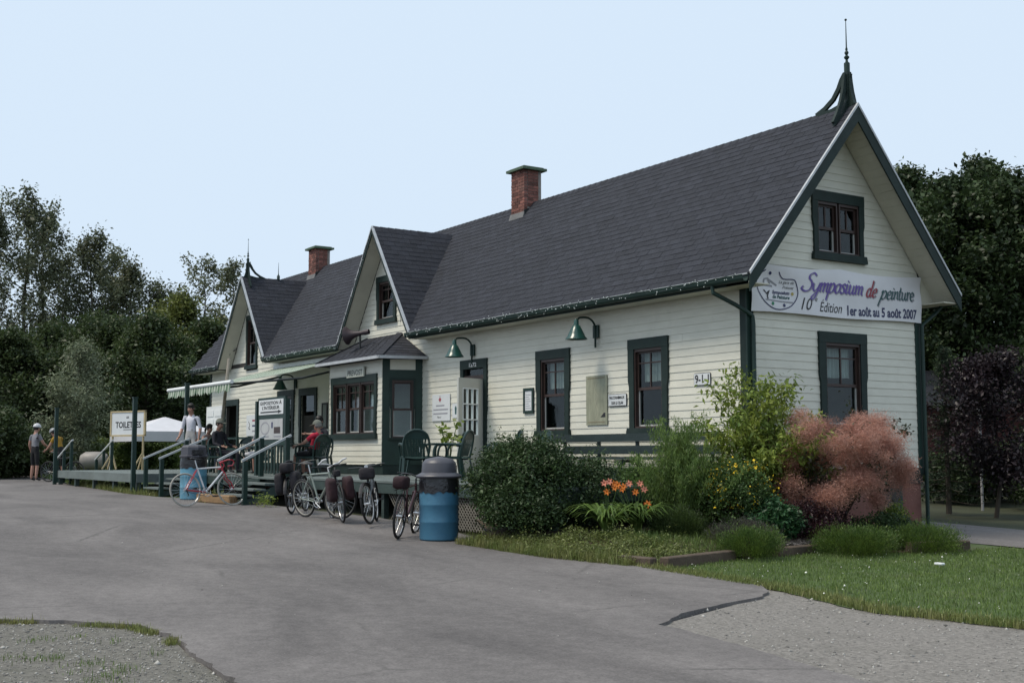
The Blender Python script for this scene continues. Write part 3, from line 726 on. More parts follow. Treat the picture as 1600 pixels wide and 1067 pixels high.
def sheet(name, outline, off, m_, holes=(), cell=(1.0, 4.0), skirt=0, zf=None, kind='structure', parent=None, label=None):
    bm = bmesh.new(); edges = []
    for ring in [outline] + list(holes):
        vs = [bm.verts.new((x, y, 0)) for x, y in ring]
        for i in range(len(vs)): edges.append(bm.edges.new((vs[i], vs[(i + 1) % len(vs)])))
    bmesh.ops.triangle_fill(bm, use_beauty=True, use_dissolve=False, edges=edges, normal=(0, 0, 1))
    xs = [v.co.x for v in bm.verts]; ys = [v.co.y for v in bm.verts]
    def lines(a, b, c, lo, hi):
        L_ = []; t = math.ceil(max(a, lo) / c) * c
        while t < min(b, hi): L_.append(t); t += c
        return L_
    cuts = sorted(set(lines(min(xs), max(xs), cell[0], -45, 30) + [v for v in HX if min(xs) < v < max(xs)]))
    for t in cuts: bmesh.ops.bisect_plane(bm, geom=bm.verts[:] + bm.edges[:] + bm.faces[:], plane_co=(t, 0, 0), plane_no=(1, 0, 0))
    for t in lines(min(ys), max(ys), cell[1], -30, 30): bmesh.ops.bisect_plane(bm, geom=bm.verts[:] + bm.edges[:] + bm.faces[:], plane_co=(0, t, 0), plane_no=(0, 1, 0))
    zf = zf or (lambda x, y: h(x, y))
    for v in bm.verts: v.co.z = zf(v.co.x, v.co.y) + off
    for f in bm.faces:
        if f.normal.z < 0: f.normal_flip()
    if skirt:
        be = [e for e in bm.edges if len(e.link_faces) == 1]
        r = bmesh.ops.extrude_edge_only(bm, edges=be)
        for g in r['geom']:
            if isinstance(g, bmesh.types.BMVert): g.co.z -= skirt
    me = bpy.data.meshes.new(name); bm.to_mesh(me); bm.free(); me.materials.append(m_)
    for p in me.polygons: p.use_smooth = False
    o = link(name, me, parent); tag(o, label, None, None, kind); return o
def inside(poly, X, Y):
    P = np.asarray(poly); x0, y0 = P[:, 0], P[:, 1]; x1, y1 = np.roll(x0, -1), np.roll(y0, -1); r = np.zeros(len(X), bool)
    for a, b, c, d in zip(x0, y0, x1, y1):
        if b == d: continue
        r ^= ((b > Y) != (d > Y)) & (X < (c - a) * (Y - b) / (d - b) + a)
    return r
def scatter(poly, n, near=None):
    P = np.asarray(poly); lo, hi = P.min(0), P.max(0); out = np.zeros((0, 2))
    while len(out) < n:
        q = rng.uniform(lo, hi, (n * 2, 2)); out = np.vstack([out, q[inside(poly, q[:, 0], q[:, 1])]])
    return out[:n]
# ground sheet to the horizon
gb = [(-700, -700), (700, -700), (700, 700), (-700, 700)]
sheet('ground', gb, -.06, WOODS, cell=(4, 60))
bed_edge = [(-.95, -4.75), (.2, -4.82), (1.12, -4.62), (2.1, -4.35), (2.45, -4.22)]
asph = [(-80, 3), (-52, -1.2), (-42, -2.2), (-38, -2.9), (-25.5, -4.45), (-16.6, -5.05), (-14.4, -5.0), (-12.5, -4.4), (-9, -4.2), (-4.5, -3.95), (-2.6, -3.9), (-1.4, -4.1), (-1.0, -4.55)] + bed_edge + [(3.4, -4.28), (4.62, -4.33),
        (5.0, -4.62), (5.3, -5.0), (5.42, -5.4), (5.62, -6.0), (5.8, -6.5), (6.1, -6.9), (6.22, -7.12), (6.6, -7.12), (7.27, -7.23), (8.33, -7.45), (9.2, -7.6), (12, -8.2), (20, -9.2), (45, -12), (45, -70), (-80, -70)]
isle = [(3.0, -11.85), (3.45, -11.26), (4.02, -10.79), (4.6, -10.72), (5.27, -10.83), (6.35, -10.95), (6.9, -11.0), (8.2, -11.4), (9.4, -12.4), (9.6, -14.5), (8, -17), (4, -17.5), (2, -15), (2.2, -13)]
isle_j = jag(isle, .1, .018)
sheet('asphalt_yard', jag(asph, .12, .014), 0.0, ASPH, holes=[isle_j], skirt=.08, cell=(1.0, 4.0))
sheet('gravel_patch', [(x * 1.0, y) for x, y in isle], -.032, GRAVEL2, cell=(.5, 1.0))
grav = [(4.62, -4.4), (5.5, -4.45), (6.1, -4.6), (6.73, -4.78), (7.4, -4.55), (8.2, -4.5), (11, -4.4), (22, -4.5), (22, -9.6), (12, -8.1), (9, -7.5), (6.1, -7.0), (5.5, -5.6)]
sheet('gravel_shoulder', grav, -.028, GRAVEL, cell=(.5, 1.0))
lawn = [(2.4, -4.3), (3.4, -4.32), (4.66, -4.36), (5.2, -4.5), (5.9, -4.68), (6.6, -4.85), (7.2, -4.66), (8.0, -4.5), (11, -4.4), (22, -4.5), (45, -3), (45, 4), (8, 2.62), (3.2, 2.45), (-.3, 2.3), (-.3, 0), (1.9, -.6)]
sheet('lawn', jag(lawn, .12, .03), -.02, GRASSG, cell=(.7, 1.0))
# back lane on the right, verge beyond
lane = [(-.6, 4.6), (.3, 2.55), (3.2, 2.48), (8, 2.65), (45, 4.1), (45, 8.5), (9, 6.7), (1.2, 5.3)]
lane = [(-30, 5.0), (-.3, 4.55), (-.3, 2.45), (1.79, 2.46), (3.16, 2.5), (8, 2.7), (45, 4.1), (45, 8.5), (9, 6.9), (1.2, 5.55), (-30, 6.8)]
sheet('back_lane', jag(lane, .2, .02), -.012, ASPH, cell=(1, 2))
verge = [(-30, 6.9), (1.2, 5.6), (9, 6.95), (45, 8.6), (45, 14), (-30, 14)]
sheet('verge', verge, -.03, WOODS, cell=(2, 3))
under = [(-40, -2.3), (-25.5, -4.4), (-16.6, -5.0), (-14.4, -4.95), (-14.2, -.2), (-40, -.2)]
sheet('deck_ground', under, -.025, GRASSG, cell=(1.5, 2))
side = [(-80, 3.2), (-52, -1.0), (-40, -2.2), (-40, 8), (-80, 12)]
sheet('left_verge', side, -.025, GRASSG, cell=(3, 3))
# garden bed: mounded soil in front of the corner
def zbed(x, y):
    e = min(max((2.6 - x) / 1.6, 0), 1) * min(max((y + 4.75) / 1.1, 0), 1) * min(max((1.7 - y) / .7, 0), 1)
    e = e * e * (3 - 2 * e); return h(x, y) - .01 + .2 * e
bed = [(-2.45, -3.6)] + [(-1.4, -4.05), (-1.0, -4.5)] + [(x, y + .04) for x, y in bed_edge] + [(2.55, -4.0), (2.3, -2.75), (2.2, -1.6), (2.1, -.7), (2.75, .2), (2.95, 1.1), (2.4, 1.75), (0.03, 1.75), (0.03, -.05), (-2.45, -.05)]
sheet('garden_bed', bed, .005, SOIL, zf=zbed, cell=(.25, .25))
# ---- loose stuff on the ground
def rocks(name, P, Z, size, m_, flat=.6, lab=None):
    n = len(P); base = np.array([(1, 0, 0), (-.5, .87, 0), (-.5, -.87, 0), (0, 0, 1), (0, 0, -1)], float)
    Fb = np.array([(0, 1, 3), (1, 2, 3), (2, 0, 3), (1, 0, 4), (2, 1, 4), (0, 2, 4)])
    s = size * np.exp(rng.normal(0, .45, n)); a = rng.uniform(0, 6.28, n); ca, sa = np.cos(a), np.sin(a)
    V = np.repeat(base[None], n, 0) * rng.uniform(.6, 1.3, (n, 5, 1)); V[:, :, 2] *= flat
    X = V[:, :, 0] * ca[:, None] - V[:, :, 1] * sa[:, None]; Y = V[:, :, 0] * sa[:, None] + V[:, :, 1] * ca[:, None]
    V = np.stack([X, Y, V[:, :, 2]], -1) * s[:, None, None]; V[:, :, 0] += P[:, 0:1]; V[:, :, 1] += P[:, 1:2]; V[:, :, 2] += np.asarray(Z)[:, None]
    F = (Fb[None] + 5 * np.arange(n)[:, None, None]).reshape(-1, 3); t = np.repeat(rng.uniform(.35, 1.35, n), 5)
    o = link(name, mesh_np(name, V.reshape(-1, 3), F, m_, t)); tag(o, lab, None, None, 'stuff'); return o
q = scatter([(2.6, -12.4), (3.4, -11.3), (4.3, -10.75), (6.9, -11.0), (8.5, -11.6), (8.5, -13), (4, -13.2)], 5000); rocks('pebbles', q, hv(q[:, 0]) - .03, .008, PEBB, lab='loose grey pebbles on the gravel patch')
q = scatter(grav[:-1], 7000); q = q[(q[:, 0] < 12)]; rocks('gravel_stones', q, hv(q[:, 0]) - .027, .009, PEBB, lab='loose grey stones on the gravel shoulder')
q = rng.normal(0, 1, (3600, 2)) * (.38, .36) + (1.6, -.6); q = q[(q[:, 0] < 2.08) & (q[:, 0] > .5)]
rocks('wood_chip_mulch', q, [zbed(*v) + .012 for v in q], .02, CHIP, .35, 'pale wood chips strewn over the garden bed')
q = np.vstack([scatter(asph[12:26] , 60), rng.uniform((-8, -12), (8, -5), (140, 2))]); q = q[~inside(isle, q[:, 0], q[:, 1])]; rocks('asphalt_grit', q, hv(q[:, 0]) + .002, .006, PEBB, lab='scattered grit on the asphalt')
def blades(name, P, Z, hgt, wid, m_, lean=.4, lab=None, tintr=(.6, 1.4), bend=.5):
    """grass blades: two-segment tapering strips"""
    n = len(P); a = rng.uniform(0, 6.28, n); H = hgt * np.exp(rng.normal(0, .3, n)) if np.isscalar(hgt) else hgt
    Wd = (wid * rng.uniform(.6, 1.2, n))[:, None]; dx, dy = np.cos(a)[:, None], np.sin(a)[:, None]
    b = a + rng.uniform(-.9, .9, n) + 1.57; le = np.abs(rng.normal(0, lean, n))[:, None]; lx, ly = np.cos(b)[:, None] * le * H[:, None], np.sin(b)[:, None] * le * H[:, None]
    O = np.c_[P, np.asarray(Z)]; zero = np.zeros((n, 1))
    w3 = np.hstack([dx * Wd, dy * Wd, zero]) / 2
    mid = O + np.hstack([lx * .35, ly * .35, (H * .6)[:, None]]); tip = O + np.hstack([lx, ly, (H * (1 - bend * np.minimum(le[:, 0], 1)))[:, None]])
    V = np.stack([O - w3, O + w3, mid + w3 * .7, mid - w3 * .7, tip], 1)
    k = 5 * np.arange(n)[:, None]; F = np.vstack([k + [0, 1, 2], k + [0, 2, 3], k + [3, 2, 4]])
    t = np.repeat(rng.uniform(*tintr, n), 5)
    o = link(name, mesh_np(name, V.reshape(-1, 3), F, m_, t)); tag(o, lab, None, None, 'stuff'); return o
GRASS = leafmat('grass_blade', (.098, .14, .034), (.075, .115, .03), .35, 2.5)
DRYG = leafmat('dry_grass_blade', (.15, .15, .055), (.1, .13, .035), .35, 3)
vis = [(2.4, -4.25), (4.66, -4.33), (5.2, -4.5), (6.6, -4.85), (8.0, -4.5), (10.5, -4.2), (10, 1.5), (5, 2.5), (2.9, 2.3), (2.9, 1.2), (1.9, -.6), (2.3, -2.8)]
q = scatter(vis, 60000); blades('lawn_grass', q, hv(q[:, 0]) - .02, .038, .007, GRASS, lab='short clover and grass of the lawn beside the station')
q = scatter([(2.3, -4.32), (5.0, -4.45), (6.6, -4.9), (8.2, -4.5), (8, -4.2), (6.6, -4.6), (4.7, -4.1), (2.6, -4.0)], 7000); blades('edge_grass', q, hv(q[:, 0]) - .02, .06, .008, DRYG, lab='longer straggling grass along the asphalt edge')
# clover heads
q = scatter(vis, 320); q = q[(q[:, 1] < 1.5)]; CLOV = mat('clover_heads', (.7, .7, .62), .8, .1, 9, 0, tint=True)
rocks('clover_heads', q, hv(q[:, 0]) + .03, .006, CLOV, 1, 'white clover heads dotting the lawn')
# weeds at the rim of the gravel island, tufts over it
iv = np.array(isle_j); sel = iv[(iv[:, 1] > -12.3) & (iv[:, 0] < 5.0)]
q = sel[rng.integers(0, len(sel), 2600)] + rng.normal(0, .035, (2600, 2)) + (0, -.05); q = q[(np.sin(q[:, 0] * 5.1) + np.sin(q[:, 0] * 11.7 + 1) > -.35)]
blades('rim_weeds', q, hv(q[:, 0]) - .03, .04, .007, DRYG, lab='weeds along the broken asphalt rim')
cen = scatter([(2.6, -12.6), (3.4, -11.4), (4.2, -10.9), (5.6, -11.1), (6.4, -11.6), (4, -13)], 34); q = np.repeat(cen, 22, 0) + rng.normal(0, .06, (34 * 22, 2)); q = q[inside(isle, q[:, 0], q[:, 1])]
blades('gravel_tufts', q, hv(q[:, 0]) - .03, .035, .006, GRASS, lab='sparse grass tufts on the gravel patch')
q = scatter([(-25, -4.6), (-16.5, -5.15), (-15, -5.0), (-15, -3.9), (-25, -3.6)], 9000); blades('deck_grass', q, hv(q[:, 0]) - .02, .14, .012, DRYG, lab='tall grass growing under the left deck')
q = scatter([(-45, -1.7), (-27, -4.2), (-27, -2), (-45, 3)], 5000); blades('verge_grass', q, hv(q[:, 0]) - .02, .12, .03, GRASS, lab='grass strip beyond the far end of the yard')
# ================================================================== deck, stairs, rails
DECKP = mat('grey_green_deck_paint', (.13, .155, .15), .7, .2, 3, .3, 30, dirt=.4, dirtcol=(.09, .095, .085), stretch=(.4, 3, 1))
DECKD = mat('dark_green_deck_timber', (.035, .055, .05), .6, .25, 4, .3, 30)
RAILM = mat('pale_grey_rail', (.46, .48, .49), .4, .1, 5, .05, 40)
LATT = mat('weathered_lattice', (.16, .15, .13), .9, .25, 6, .3, 30)
DZ = .75
DK = empty('station_deck', (-8, -2, .1), 'long raised green plank deck along the front of the station', 'deck')
y = -3.7; k = 0
while y < -.05:
    xs = [-16.3, -12.6, -8.5, -4.4, -.05] if k % 2 == 0 else [-16.3, -10.6, -6.4, -2.4, -.05]
    for a, b in zip(xs[:-1], xs[1:]): B('deck_plank', DECKP, DK, (a + .003, b - .003, y, min(y + .138, -.04), DZ - .04 + random.uniform(-.003, .003), DZ + random.uniform(-.002, .002)))
    y += .145; k += 1
B('deck_beam', DECKD, DK, (-16.3, -.05, -3.69, -3.64, .53, .705)); B('deck_beam', DECKD, DK, (-.11, -.06, -3.63, -.1, .53, .705))
for x in np.arange(-16.2, -.3, 1.76): B('deck_post', DECKD, DK, (x, x + .1, -3.63, -3.53, h(x) - .1, .53))
# lattice skirt on the right
m = MB(); lx0, lx1 = -5.4, -1.1
for s_ in (-1, 1):
    t = lx0 - .9
    while t < lx1:
        za, zb = .0, .53; a = (t, za); b = (t + .55, zb)
        if s_ < 0: a, b = (t + .55, za), (t, zb)
        if min(a[0], b[0]) > lx0 and max(a[0], b[0]) < lx1: m.bar((a[0], -3.62 + s_ * .006, a[1]), (b[0], -3.62 + s_ * .006, b[1]), .008, .022, up=(0, 0, 1))
        t += .085
m.build('lattice', LATT, DK)
# left deck, standing further out
LD = empty('left_deck', (-21, -3, .1), 'lower wide green deck at the far left end of the station', 'deck')
y = -4.9; k = 0
while y < -.2:
    for a, b in ((-24.65, -20.5), (-20.5, -16.35)): B('deck_plank', DECKP, LD, (a + .003, b - .003, y, y + .138, DZ - .045 + random.uniform(-.003, .003), DZ - .004 + random.uniform(-.002, .002)))
    y += .145; k += 1
B('deck_beam', DECKP, LD, (-24.65, -16.35, -4.93, -4.905, .53, .742)); B('deck_beam', DECKP, LD, (-16.345, -16.32, -4.93, -3.75, .53, .742))
for x in (-24.55, -22.6, -20.6, -18.6, -16.5): B('deck_post', DECKD, LD, (x, x + .11, -4.9, -4.79, h(x) - .1, .53))
for x in (-24.55, -22.6, -19.2): B('deck_post', DECKD, LD, (x, x + .11, -2.9, -2.79, h(x) - .1, .53))
# tall green posts
for x, y, z1, lab in ((-16.42, -4.99, 2.62, 'tall dark green post at the front corner of the left deck'), (-24.6, -5.0, 2.62, 'tall dark green post at the far end of the left deck'), (-17.1, -3.45, 3.05, 'dark green post propping the awning front')):
    m = MB().box(x - .05, x + .05, y - .05, y + .05, h(x) - .05, z1).box(x - .065, x + .065, y - .065, y + .065, z1 + .001, z1 + .03); tag(m.build('green_post', GREENB, None), lab, 'post')
# stairs (run out from the deck towards the yard)
def stairs(x0, x1, y0, run, n, name_label, rise_to=.16, dirn=(0, -1), rails=True, ztop=DZ):
    """dirn: unit step direction in plan"""
    dx, dy = dirn; cx_, cy_ = (x0 + x1) / 2, y0
    rt = empty('wooden_stairs', (cx_, cy_, 0), name_label, 'stairs')
    wd = abs(x1 - x0); ax = Vector((-dy, dx, 0)); D = Vector((dx, dy, 0)); O = Vector((cx_, cy_, 0))
    def S(u, z, d): q = O + ax * u + D * d; return (q.x, q.y, z)
    gh = h(cx_ + dx * run, 0)
    tr = run / n; rz = (ztop - gh - .08) / n
    for k in range(n):
        d0 = k * tr; z = ztop - .02 - k * rz if k else ztop - .02
        z = ztop - k * rz - (.0 if k else .004)
        P = [S(u, zz, d) for zz in (z - .04, z) for (u, d) in ((-wd / 2 - .03, d0 + .005), (wd / 2 + .03, d0 + .005), (wd / 2 + .03, d0 + tr + .03), (-wd / 2 - .03, d0 + tr + .03))]
        MB().add(P, [(0, 3, 2, 1), (4, 5, 6, 7), (0, 1, 5, 4), (1, 2, 6, 5), (2, 3, 7, 6), (3, 0, 4, 7)]).build('tread', DECKP, rt)
    for s_ in (-1, 1):
        u = s_ * (wd / 2 - .03)
        MB().prism([(0, ztop - .05), (.0, ztop - .3), (run - .1, gh - .02), (run, gh - .02), (run, gh + .06)], (-.02, .02), lambda a, b, c: S(u + c, b, a)).build('stringer', DECKD, rt)
        if rails:
            uu = s_ * (wd / 2 + .055)
            for (d, zb, zt) in ((.06, ztop - .2, ztop + .82), (run - .03, gh - .02, gh + rz + .76)):
                q = S(uu, 0, d); MB().box(q[0] - .045, q[0] + .045, q[1] - .045, q[1] + .045, zb, zt).build('rail_post', GREENB, rt)
            MB().bar(S(uu, ztop + .87, -.02), S(uu, gh + rz + .77, run + .04), .05, .045).build('handrail', RAILM, rt)
    return rt
stairs(-11.0, -9.68, -3.72, 1.0, 4, 'green wooden stairs with grey handrails beside the exhibition board')
stairs(-16.0, -14.85, -3.72, 1.1, 4, 'green wooden stairs with grey handrails behind the red and white bicycle')
fs = empty('wooden_stairs', (-24.68, -4, 0), 'narrow green stairs with handrails leading off the far end of the left deck', 'stairs')
for k in range(4):
    B('tread', DECKP, fs, (-24.68 - .27 * (k + 1), -24.68 - .27 * k - .0, -4.6, -3.5, DZ - .13 * k - .045 - .01, DZ - .13 * k - .01))
for yy in (-4.65, -3.45):
    MB().bar((-24.0, yy, 1.66), (-26.0, yy, 1.06), .05, .045).build('handrail', RAILM, fs)
    for x, z in ((-24.1, 1.6), (-25.0, 1.33), (-25.85, 1.06)): B('rail_post', GREENB, fs, (x - .04, x + .04, yy - .04, yy + .04, .35, z))
# deck railing at the back of the left deck
rl = empty('deck_railing', (-22, -.8, DZ), 'low dark green railing along the back of the left deck', 'railing')
for x in np.arange(-24.5, -18.2, .95): B('rail_post', GREENB, rl, (x, x + .07, -.75, -.68, DZ, DZ + 1.0))
for z in (DZ + .3, DZ + .6, DZ + .92): B('rail', GREENB, rl, (-24.5, -18.2, -.73, -.7, z, z + .06))
# awning -----------------------------------------------------------------------------------------
m_, nt_, N_ = nodes('striped_awning_cloth')
o_ = N_('ShaderNodeOutputMaterial'); p_ = N_('ShaderNodeBsdfPrincipled'); p_.inputs['Roughness'].default_value = .85
tc_ = N_('ShaderNodeTexCoord'); sx_ = N_('ShaderNodeSeparateXYZ'); nt_.links.new(tc_.outputs['Object'], sx_.inputs[0])
wv = N_('ShaderNodeMath', operation='MULTIPLY'); wv.inputs[1].default_value = 5.2; nt_.links.new(sx_.outputs[0], wv.inputs[0])
fr_ = N_('ShaderNodeMath', operation='FRACT'); nt_.links.new(wv.outputs[0], fr_.inputs[0]); gt_ = N_('ShaderNodeMath', operation='GREATER_THAN'); gt_.inputs[1].default_value = .5; nt_.links.new(fr_.outputs[0], gt_.inputs[0])
mi_ = N_('ShaderNodeMixRGB'); nt_.links.new(gt_.outputs[0], mi_.inputs[0]); mi_.inputs[1].default_value = (.55, .6, .52, 1); mi_.inputs[2].default_value = (.16, .25, .17, 1)
tl_ = N_('ShaderNodeBsdfTranslucent'); ms_ = N_('ShaderNodeMixShader'); ms_.inputs[0].default_value = .3
nt_.links.new(mi_.outputs[0], p_.inputs['Base Color']); nt_.links.new(mi_.outputs[0], tl_.inputs[0]); nt_.links.new(p_.outputs[0], ms_.inputs[1]); nt_.links.new(tl_.outputs[0], ms_.inputs[2]); nt_.links.new(ms_.outputs[0], o_.inputs[0])
AWC = m_
aw = empty('retractable_awning', (-17, 0, 3.7), 'striped green and white awning stretched out over the left of the deck', 'awning')
ax0, ax1, ay, az, az0 = -19.35, -14.5, -3.2, 2.97, 3.72
n = 40; V = []; F = []
for i in range(n + 1):
    x = ax0 + (ax1 - ax0) * i / n; V += [(x, -.06, az0), (x, -1.6, (az0 + az) / 2 - .05), (x, ay, az)]
for i in range(n): F += [(3 * i, 3 * i + 3, 3 * i + 4, 3 * i + 1), (3 * i + 1, 3 * i + 4, 3 * i + 5, 3 * i + 2)]
MB().add(V, F).build('canopy', AWC, aw)
V = []; F = []; n = 96
for i in range(n + 1):
    x = ax0 + (ax1 - ax0) * i / n; dep = .2 + .035 * math.cos(i * math.pi / 2) + random.uniform(-.01, .01); w_ = .015 * math.sin(i * 1.1)
    V += [(x, ay - .03, az + .0), (x, ay - .05 + w_, az - dep)]
for i in range(n): F.append((2 * i, 2 * i + 2, 2 * i + 3, 2 * i + 1))
MB().add(V, F).build('valance', AWC, aw)
MB().tube([(ax0 - .05, ay - .02, az + .02), (ax1 + .05, ay - .02, az + .02)], .05, 10).build('front_bar', WHITEP, aw, smooth=True)
for x in (ax0 + .25, ax1 - .15):
    MB().tube([(x, -.1, 3.45), (x + .5, -1.5, 3.12), (x, ay, az - .03)], .028, 8).build('folding_arm', DKMETAL, aw)
B('cassette', WHITEP, aw, (ax0, ax1, -.16, -.03, 3.68, 3.8))
# ================================================================== lettering, signs, banner
def text_geo(s, size=1.0, shear=0.0, bold=0.0, align='LEFT', xs=1.0):
    cu = bpy.data.curves.new('t', 'FONT'); cu.body = s; cu.size = size; cu.shear = shear; cu.offset = bold; cu.align_x = align; cu.resolution_u = 3
    ob = bpy.data.objects.new('t', cu); COL.objects.link(ob); bpy.context.view_layer.update()
    me = ob.evaluated_get(bpy.context.evaluated_depsgraph_get()).to_mesh()
    V = [(v.co.x * xs, v.co.y) for v in me.vertices]; F = [tuple(p.vertices) for p in me.polygons]
    ob.to_mesh_clear(); bpy.data.objects.remove(ob); bpy.data.curves.remove(cu); return V, F
def letter(name, parent, s, m_, fn, u, v, size, d=.003, width=None, **k):
    V, F = text_geo(s, size, **k)
    if width:
        x0, x1 = min(a for a, b in V), max(a for a, b in V); f = width / (x1 - x0); V = [((a - x0) * f, b) for a, b in V]
    m = MB(); m.add([fn(u + a, v + b, d) for a, b in V], F)
    return m.build(name, m_, parent)
def smooth_line(P, n=6):
    out = []; m = len(P)
    for i in range(m - 1):
        p0, p1, p2, p3 = P[max(i - 1, 0)], P[i], P[i + 1], P[min(i + 2, m - 1)]
        for j in range(n):
            t = j / n; out.append(tuple(.5 * ((2 * p1[c]) + (-p0[c] + p2[c]) * t + (2 * p0[c] - 5 * p1[c] + 4 * p2[c] - p3[c]) * t * t + (-p0[c] + 3 * p1[c] - 3 * p2[c] + p3[c]) * t ** 3) for c in (0, 1)))
    out.append(P[-1]); return out
GL = {'S': (1.4, [[(1.5, 1.7), (1.15, 2.0), (.65, 1.8), (.6, 1.4), (1.0, 1.05), (1.2, .6), (.95, .1), (.4, -.05), (-.1, .2), (.05, .5)]]),
 'y': (1.0, [[(0, .9), (.08, .3), (.38, .05), (.72, .4), (.88, .95)], [(.88, .95), (.78, 0), (.52, -.7), (.2, -.85), (.12, -.6), (.5, -.2), (1.05, .15)]]),
 'm': (1.2, [[(0, .75), (.1, .92), (.12, 0)], [(.12, .5), (.38, .92), (.55, .78), (.55, 0)], [(.55, .5), (.82, .92), (1.0, .78), (1.0, .15), (1.2, .08)]]),
 'p': (.85, [[(0, .7), (.15, .95), (.1, 0), (.0, -.8)], [(.1, .55), (.4, .95), (.7, .7), (.65, .2), (.35, 0), (.12, .15)]]),
 'o': (.76, [[(.45, .92), (.12, .75), (.05, .3), (.3, 0), (.6, .2), (.65, .65), (.45, .92)], [(.5, .8), (.8, .8)]]),
 's': (.62, [[(.55, .78), (.35, .95), (.15, .75), (.45, .4), (.5, .12), (.25, 0), (.02, .15)]]),
 'i': (.42, [[(.05, .75), (.15, .92), (.12, .2), (.25, .03), (.45, .2)], [(.2, 1.2), (.22, 1.35)]]),
 'u': (.92, [[(.05, .75), (.13, .92), (.12, .25), (.3, .02), (.55, .25), (.65, .92)], [(.65, .92), (.62, .2), (.78, .03), (.95, .2)]]),
 'd': (.95, [[(.6, .75), (.35, .95), (.1, .7), (.08, .25), (.3, 0), (.58, .25), (.75, 1.9)], [(.75, 1.9), (.65, .3), (.78, .03), (.95, .2)]]),
 'e': (.66, [[(.1, .45), (.5, .55), (.5, .85), (.3, .95), (.08, .65), (.12, .2), (.35, 0), (.65, .2)]]),
 'n': (.76, [[(0, .8), (.1, .92), (.1, 0)], [(.1, .5), (.4, .92), (.58, .78), (.57, .18), (.75, .08)]]),
 't': (.5, [[(.25, 1.45), (.15, .3), (.28, .02), (.5, .2)], [(.0, .95), (.45, 1.0)]]),
 'r': (.52, [[(0, .8), (.1, .92), (.1, 0)], [(.1, .5), (.3, .9), (.5, .85)]]), ' ': (.45, [])}
def script(name, parent, s, m_, fn, u, v, xh, pen=.2, d=.003, shear=.32, xs=.8):
    m = MB(); x = 0
    for ch in s:
        adv, st = GL[ch]
        for P in st:
            L_ = smooth_line(P); pts = [((x + a) * xh * xs + b * xh * shear, b * xh) for a, b in L_]; wd = []
            for i in range(len(pts)):
                a = pts[max(i - 1, 0)]; b = pts[min(i + 1, len(pts) - 1)]; an = math.atan2(b[1] - a[1], b[0] - a[0])
                wd.append(xh * pen * (.35 + .65 * abs(math.sin(an - .45))))
            Lp = []; Rp = []
            for i in range(len(pts)):
                a = pts[max(i - 1, 0)]; b = pts[min(i + 1, len(pts) - 1)]; l = math.hypot(b[0] - a[0], b[1] - a[1]) or 1
                nx, ny = -(b[1] - a[1]) / l * wd[i] / 2, (b[0] - a[0]) / l * wd[i] / 2
                Lp.append(fn(u + pts[i][0] + nx, v + pts[i][1] + ny, d)); Rp.append(fn(u + pts[i][0] - nx, v + pts[i][1] - ny, d))
            k = len(pts); m.add(Lp + Rp, [(i, i + 1, k + i + 1, k + i) for i in range(k - 1)])
        x += adv
    m.build(name, m_, parent); return x * xh * xs
BANW = mat('banner_vinyl', (.68, .67, .69), .5, .04, 2, .05, 20)
PURP = mat('purple_print', (.13, .08, .32), .5, .1, 8, 0); REDP = mat('red_print', (.3, .05, .07), .5, .1, 8, 0); TEAL = mat('dark_teal_print', (.03, .09, .09), .5, .1, 8, 0)
NAVY = mat('navy_print', (.03, .035, .1), .5, .1, 8, 0); GREYP = mat('grey_shadow_print', (.28, .28, .31), .6, .1, 8, 0); OCHRE = mat('ochre_print', (.4, .32, .1), .6, .1, 8, 0); GRNP = mat('green_print', (.03, .2, .1), .6, .1, 8, 0)
bn = empty('banner', (.1, 2.1, 3.9), 'wide white painting symposium banner hung across the gable end', 'banner')
BY0, BY1 = .02, 4.2
def ban(u, v, d=0):
    """u: metres along, v: metres up from the lower edge"""
    t = u / (BY1 - BY0); hgt = .81
    sag = .055 * (math.sin(math.pi * min(1, t * 2)) if t < .5 else .9 * math.sin(math.pi * (t - .5) * 2)); f = v / hgt
    z = 3.50 + .035 * t + .012 * math.sin(t * 9) * (1 - f) + f * (hgt + .02 * t) - sag * max(0, f) ** 2
    fold = .02 * math.sin(abs(t - .5) * 16 * (1.3 - f)) * f + .014 * math.sin(t * 23 + f * 3) * (1 - abs(f - .5)) + .01 * math.sin(f * 7 + t * 5)
    return (.085 + fold + d, BY0 + u, z)
nu, nv = 90, 20; V = [ban((BY1 - BY0) * i / nu, .81 * j / nv) for i in range(nu + 1) for j in range(nv + 1)]
F = [(i * (nv + 1) + j, (i + 1) * (nv + 1) + j, (i + 1) * (nv + 1) + j + 1, i * (nv + 1) + j + 1) for i in range(nu) for j in range(nv)]
MB().add(V, F).build('cloth', BANW, bn, smooth=True)
D = .006
def b2(u, v, d): return ban(u, v, d)
script('lettering', bn, 'Symposium', GREYP, b2, 1.16, .40, .165, .3, .004, xs=1.06)
w1 = script('lettering', bn, 'Symposium', PURP, b2, 1.14, .415, .165, .26, D, xs=1.06)
script('lettering', bn, 'de', GREYP, b2, 2.72, .385, .16, .3, .004, xs=1.0); script('lettering', bn, 'de', REDP, b2, 2.7, .40, .16, .26, D, xs=1.0)
script('lettering', bn, 'peinture', GREYP, b2, 3.09, .365, .16, .26, .004, xs=1.06); script('lettering', bn, 'peinture', TEAL, b2, 3.07, .38, .16, .22, D, xs=1.06)
letter('lettering', bn, '10', INK, b2, 1.12, .08, .3, D, width=.27, shear=.4); letter('lettering', bn, 'e', INK, b2, 1.45, .24, .13, D, shear=.4)
letter('lettering', bn, 'Édition', INK, b2, 1.56, .08, .24, D, width=.56, shear=.4)
letter('lettering', bn, '1er août au 5 août 2007', NAVY, b2, 2.24, .06, .23, D, width=1.8, bold=.006)
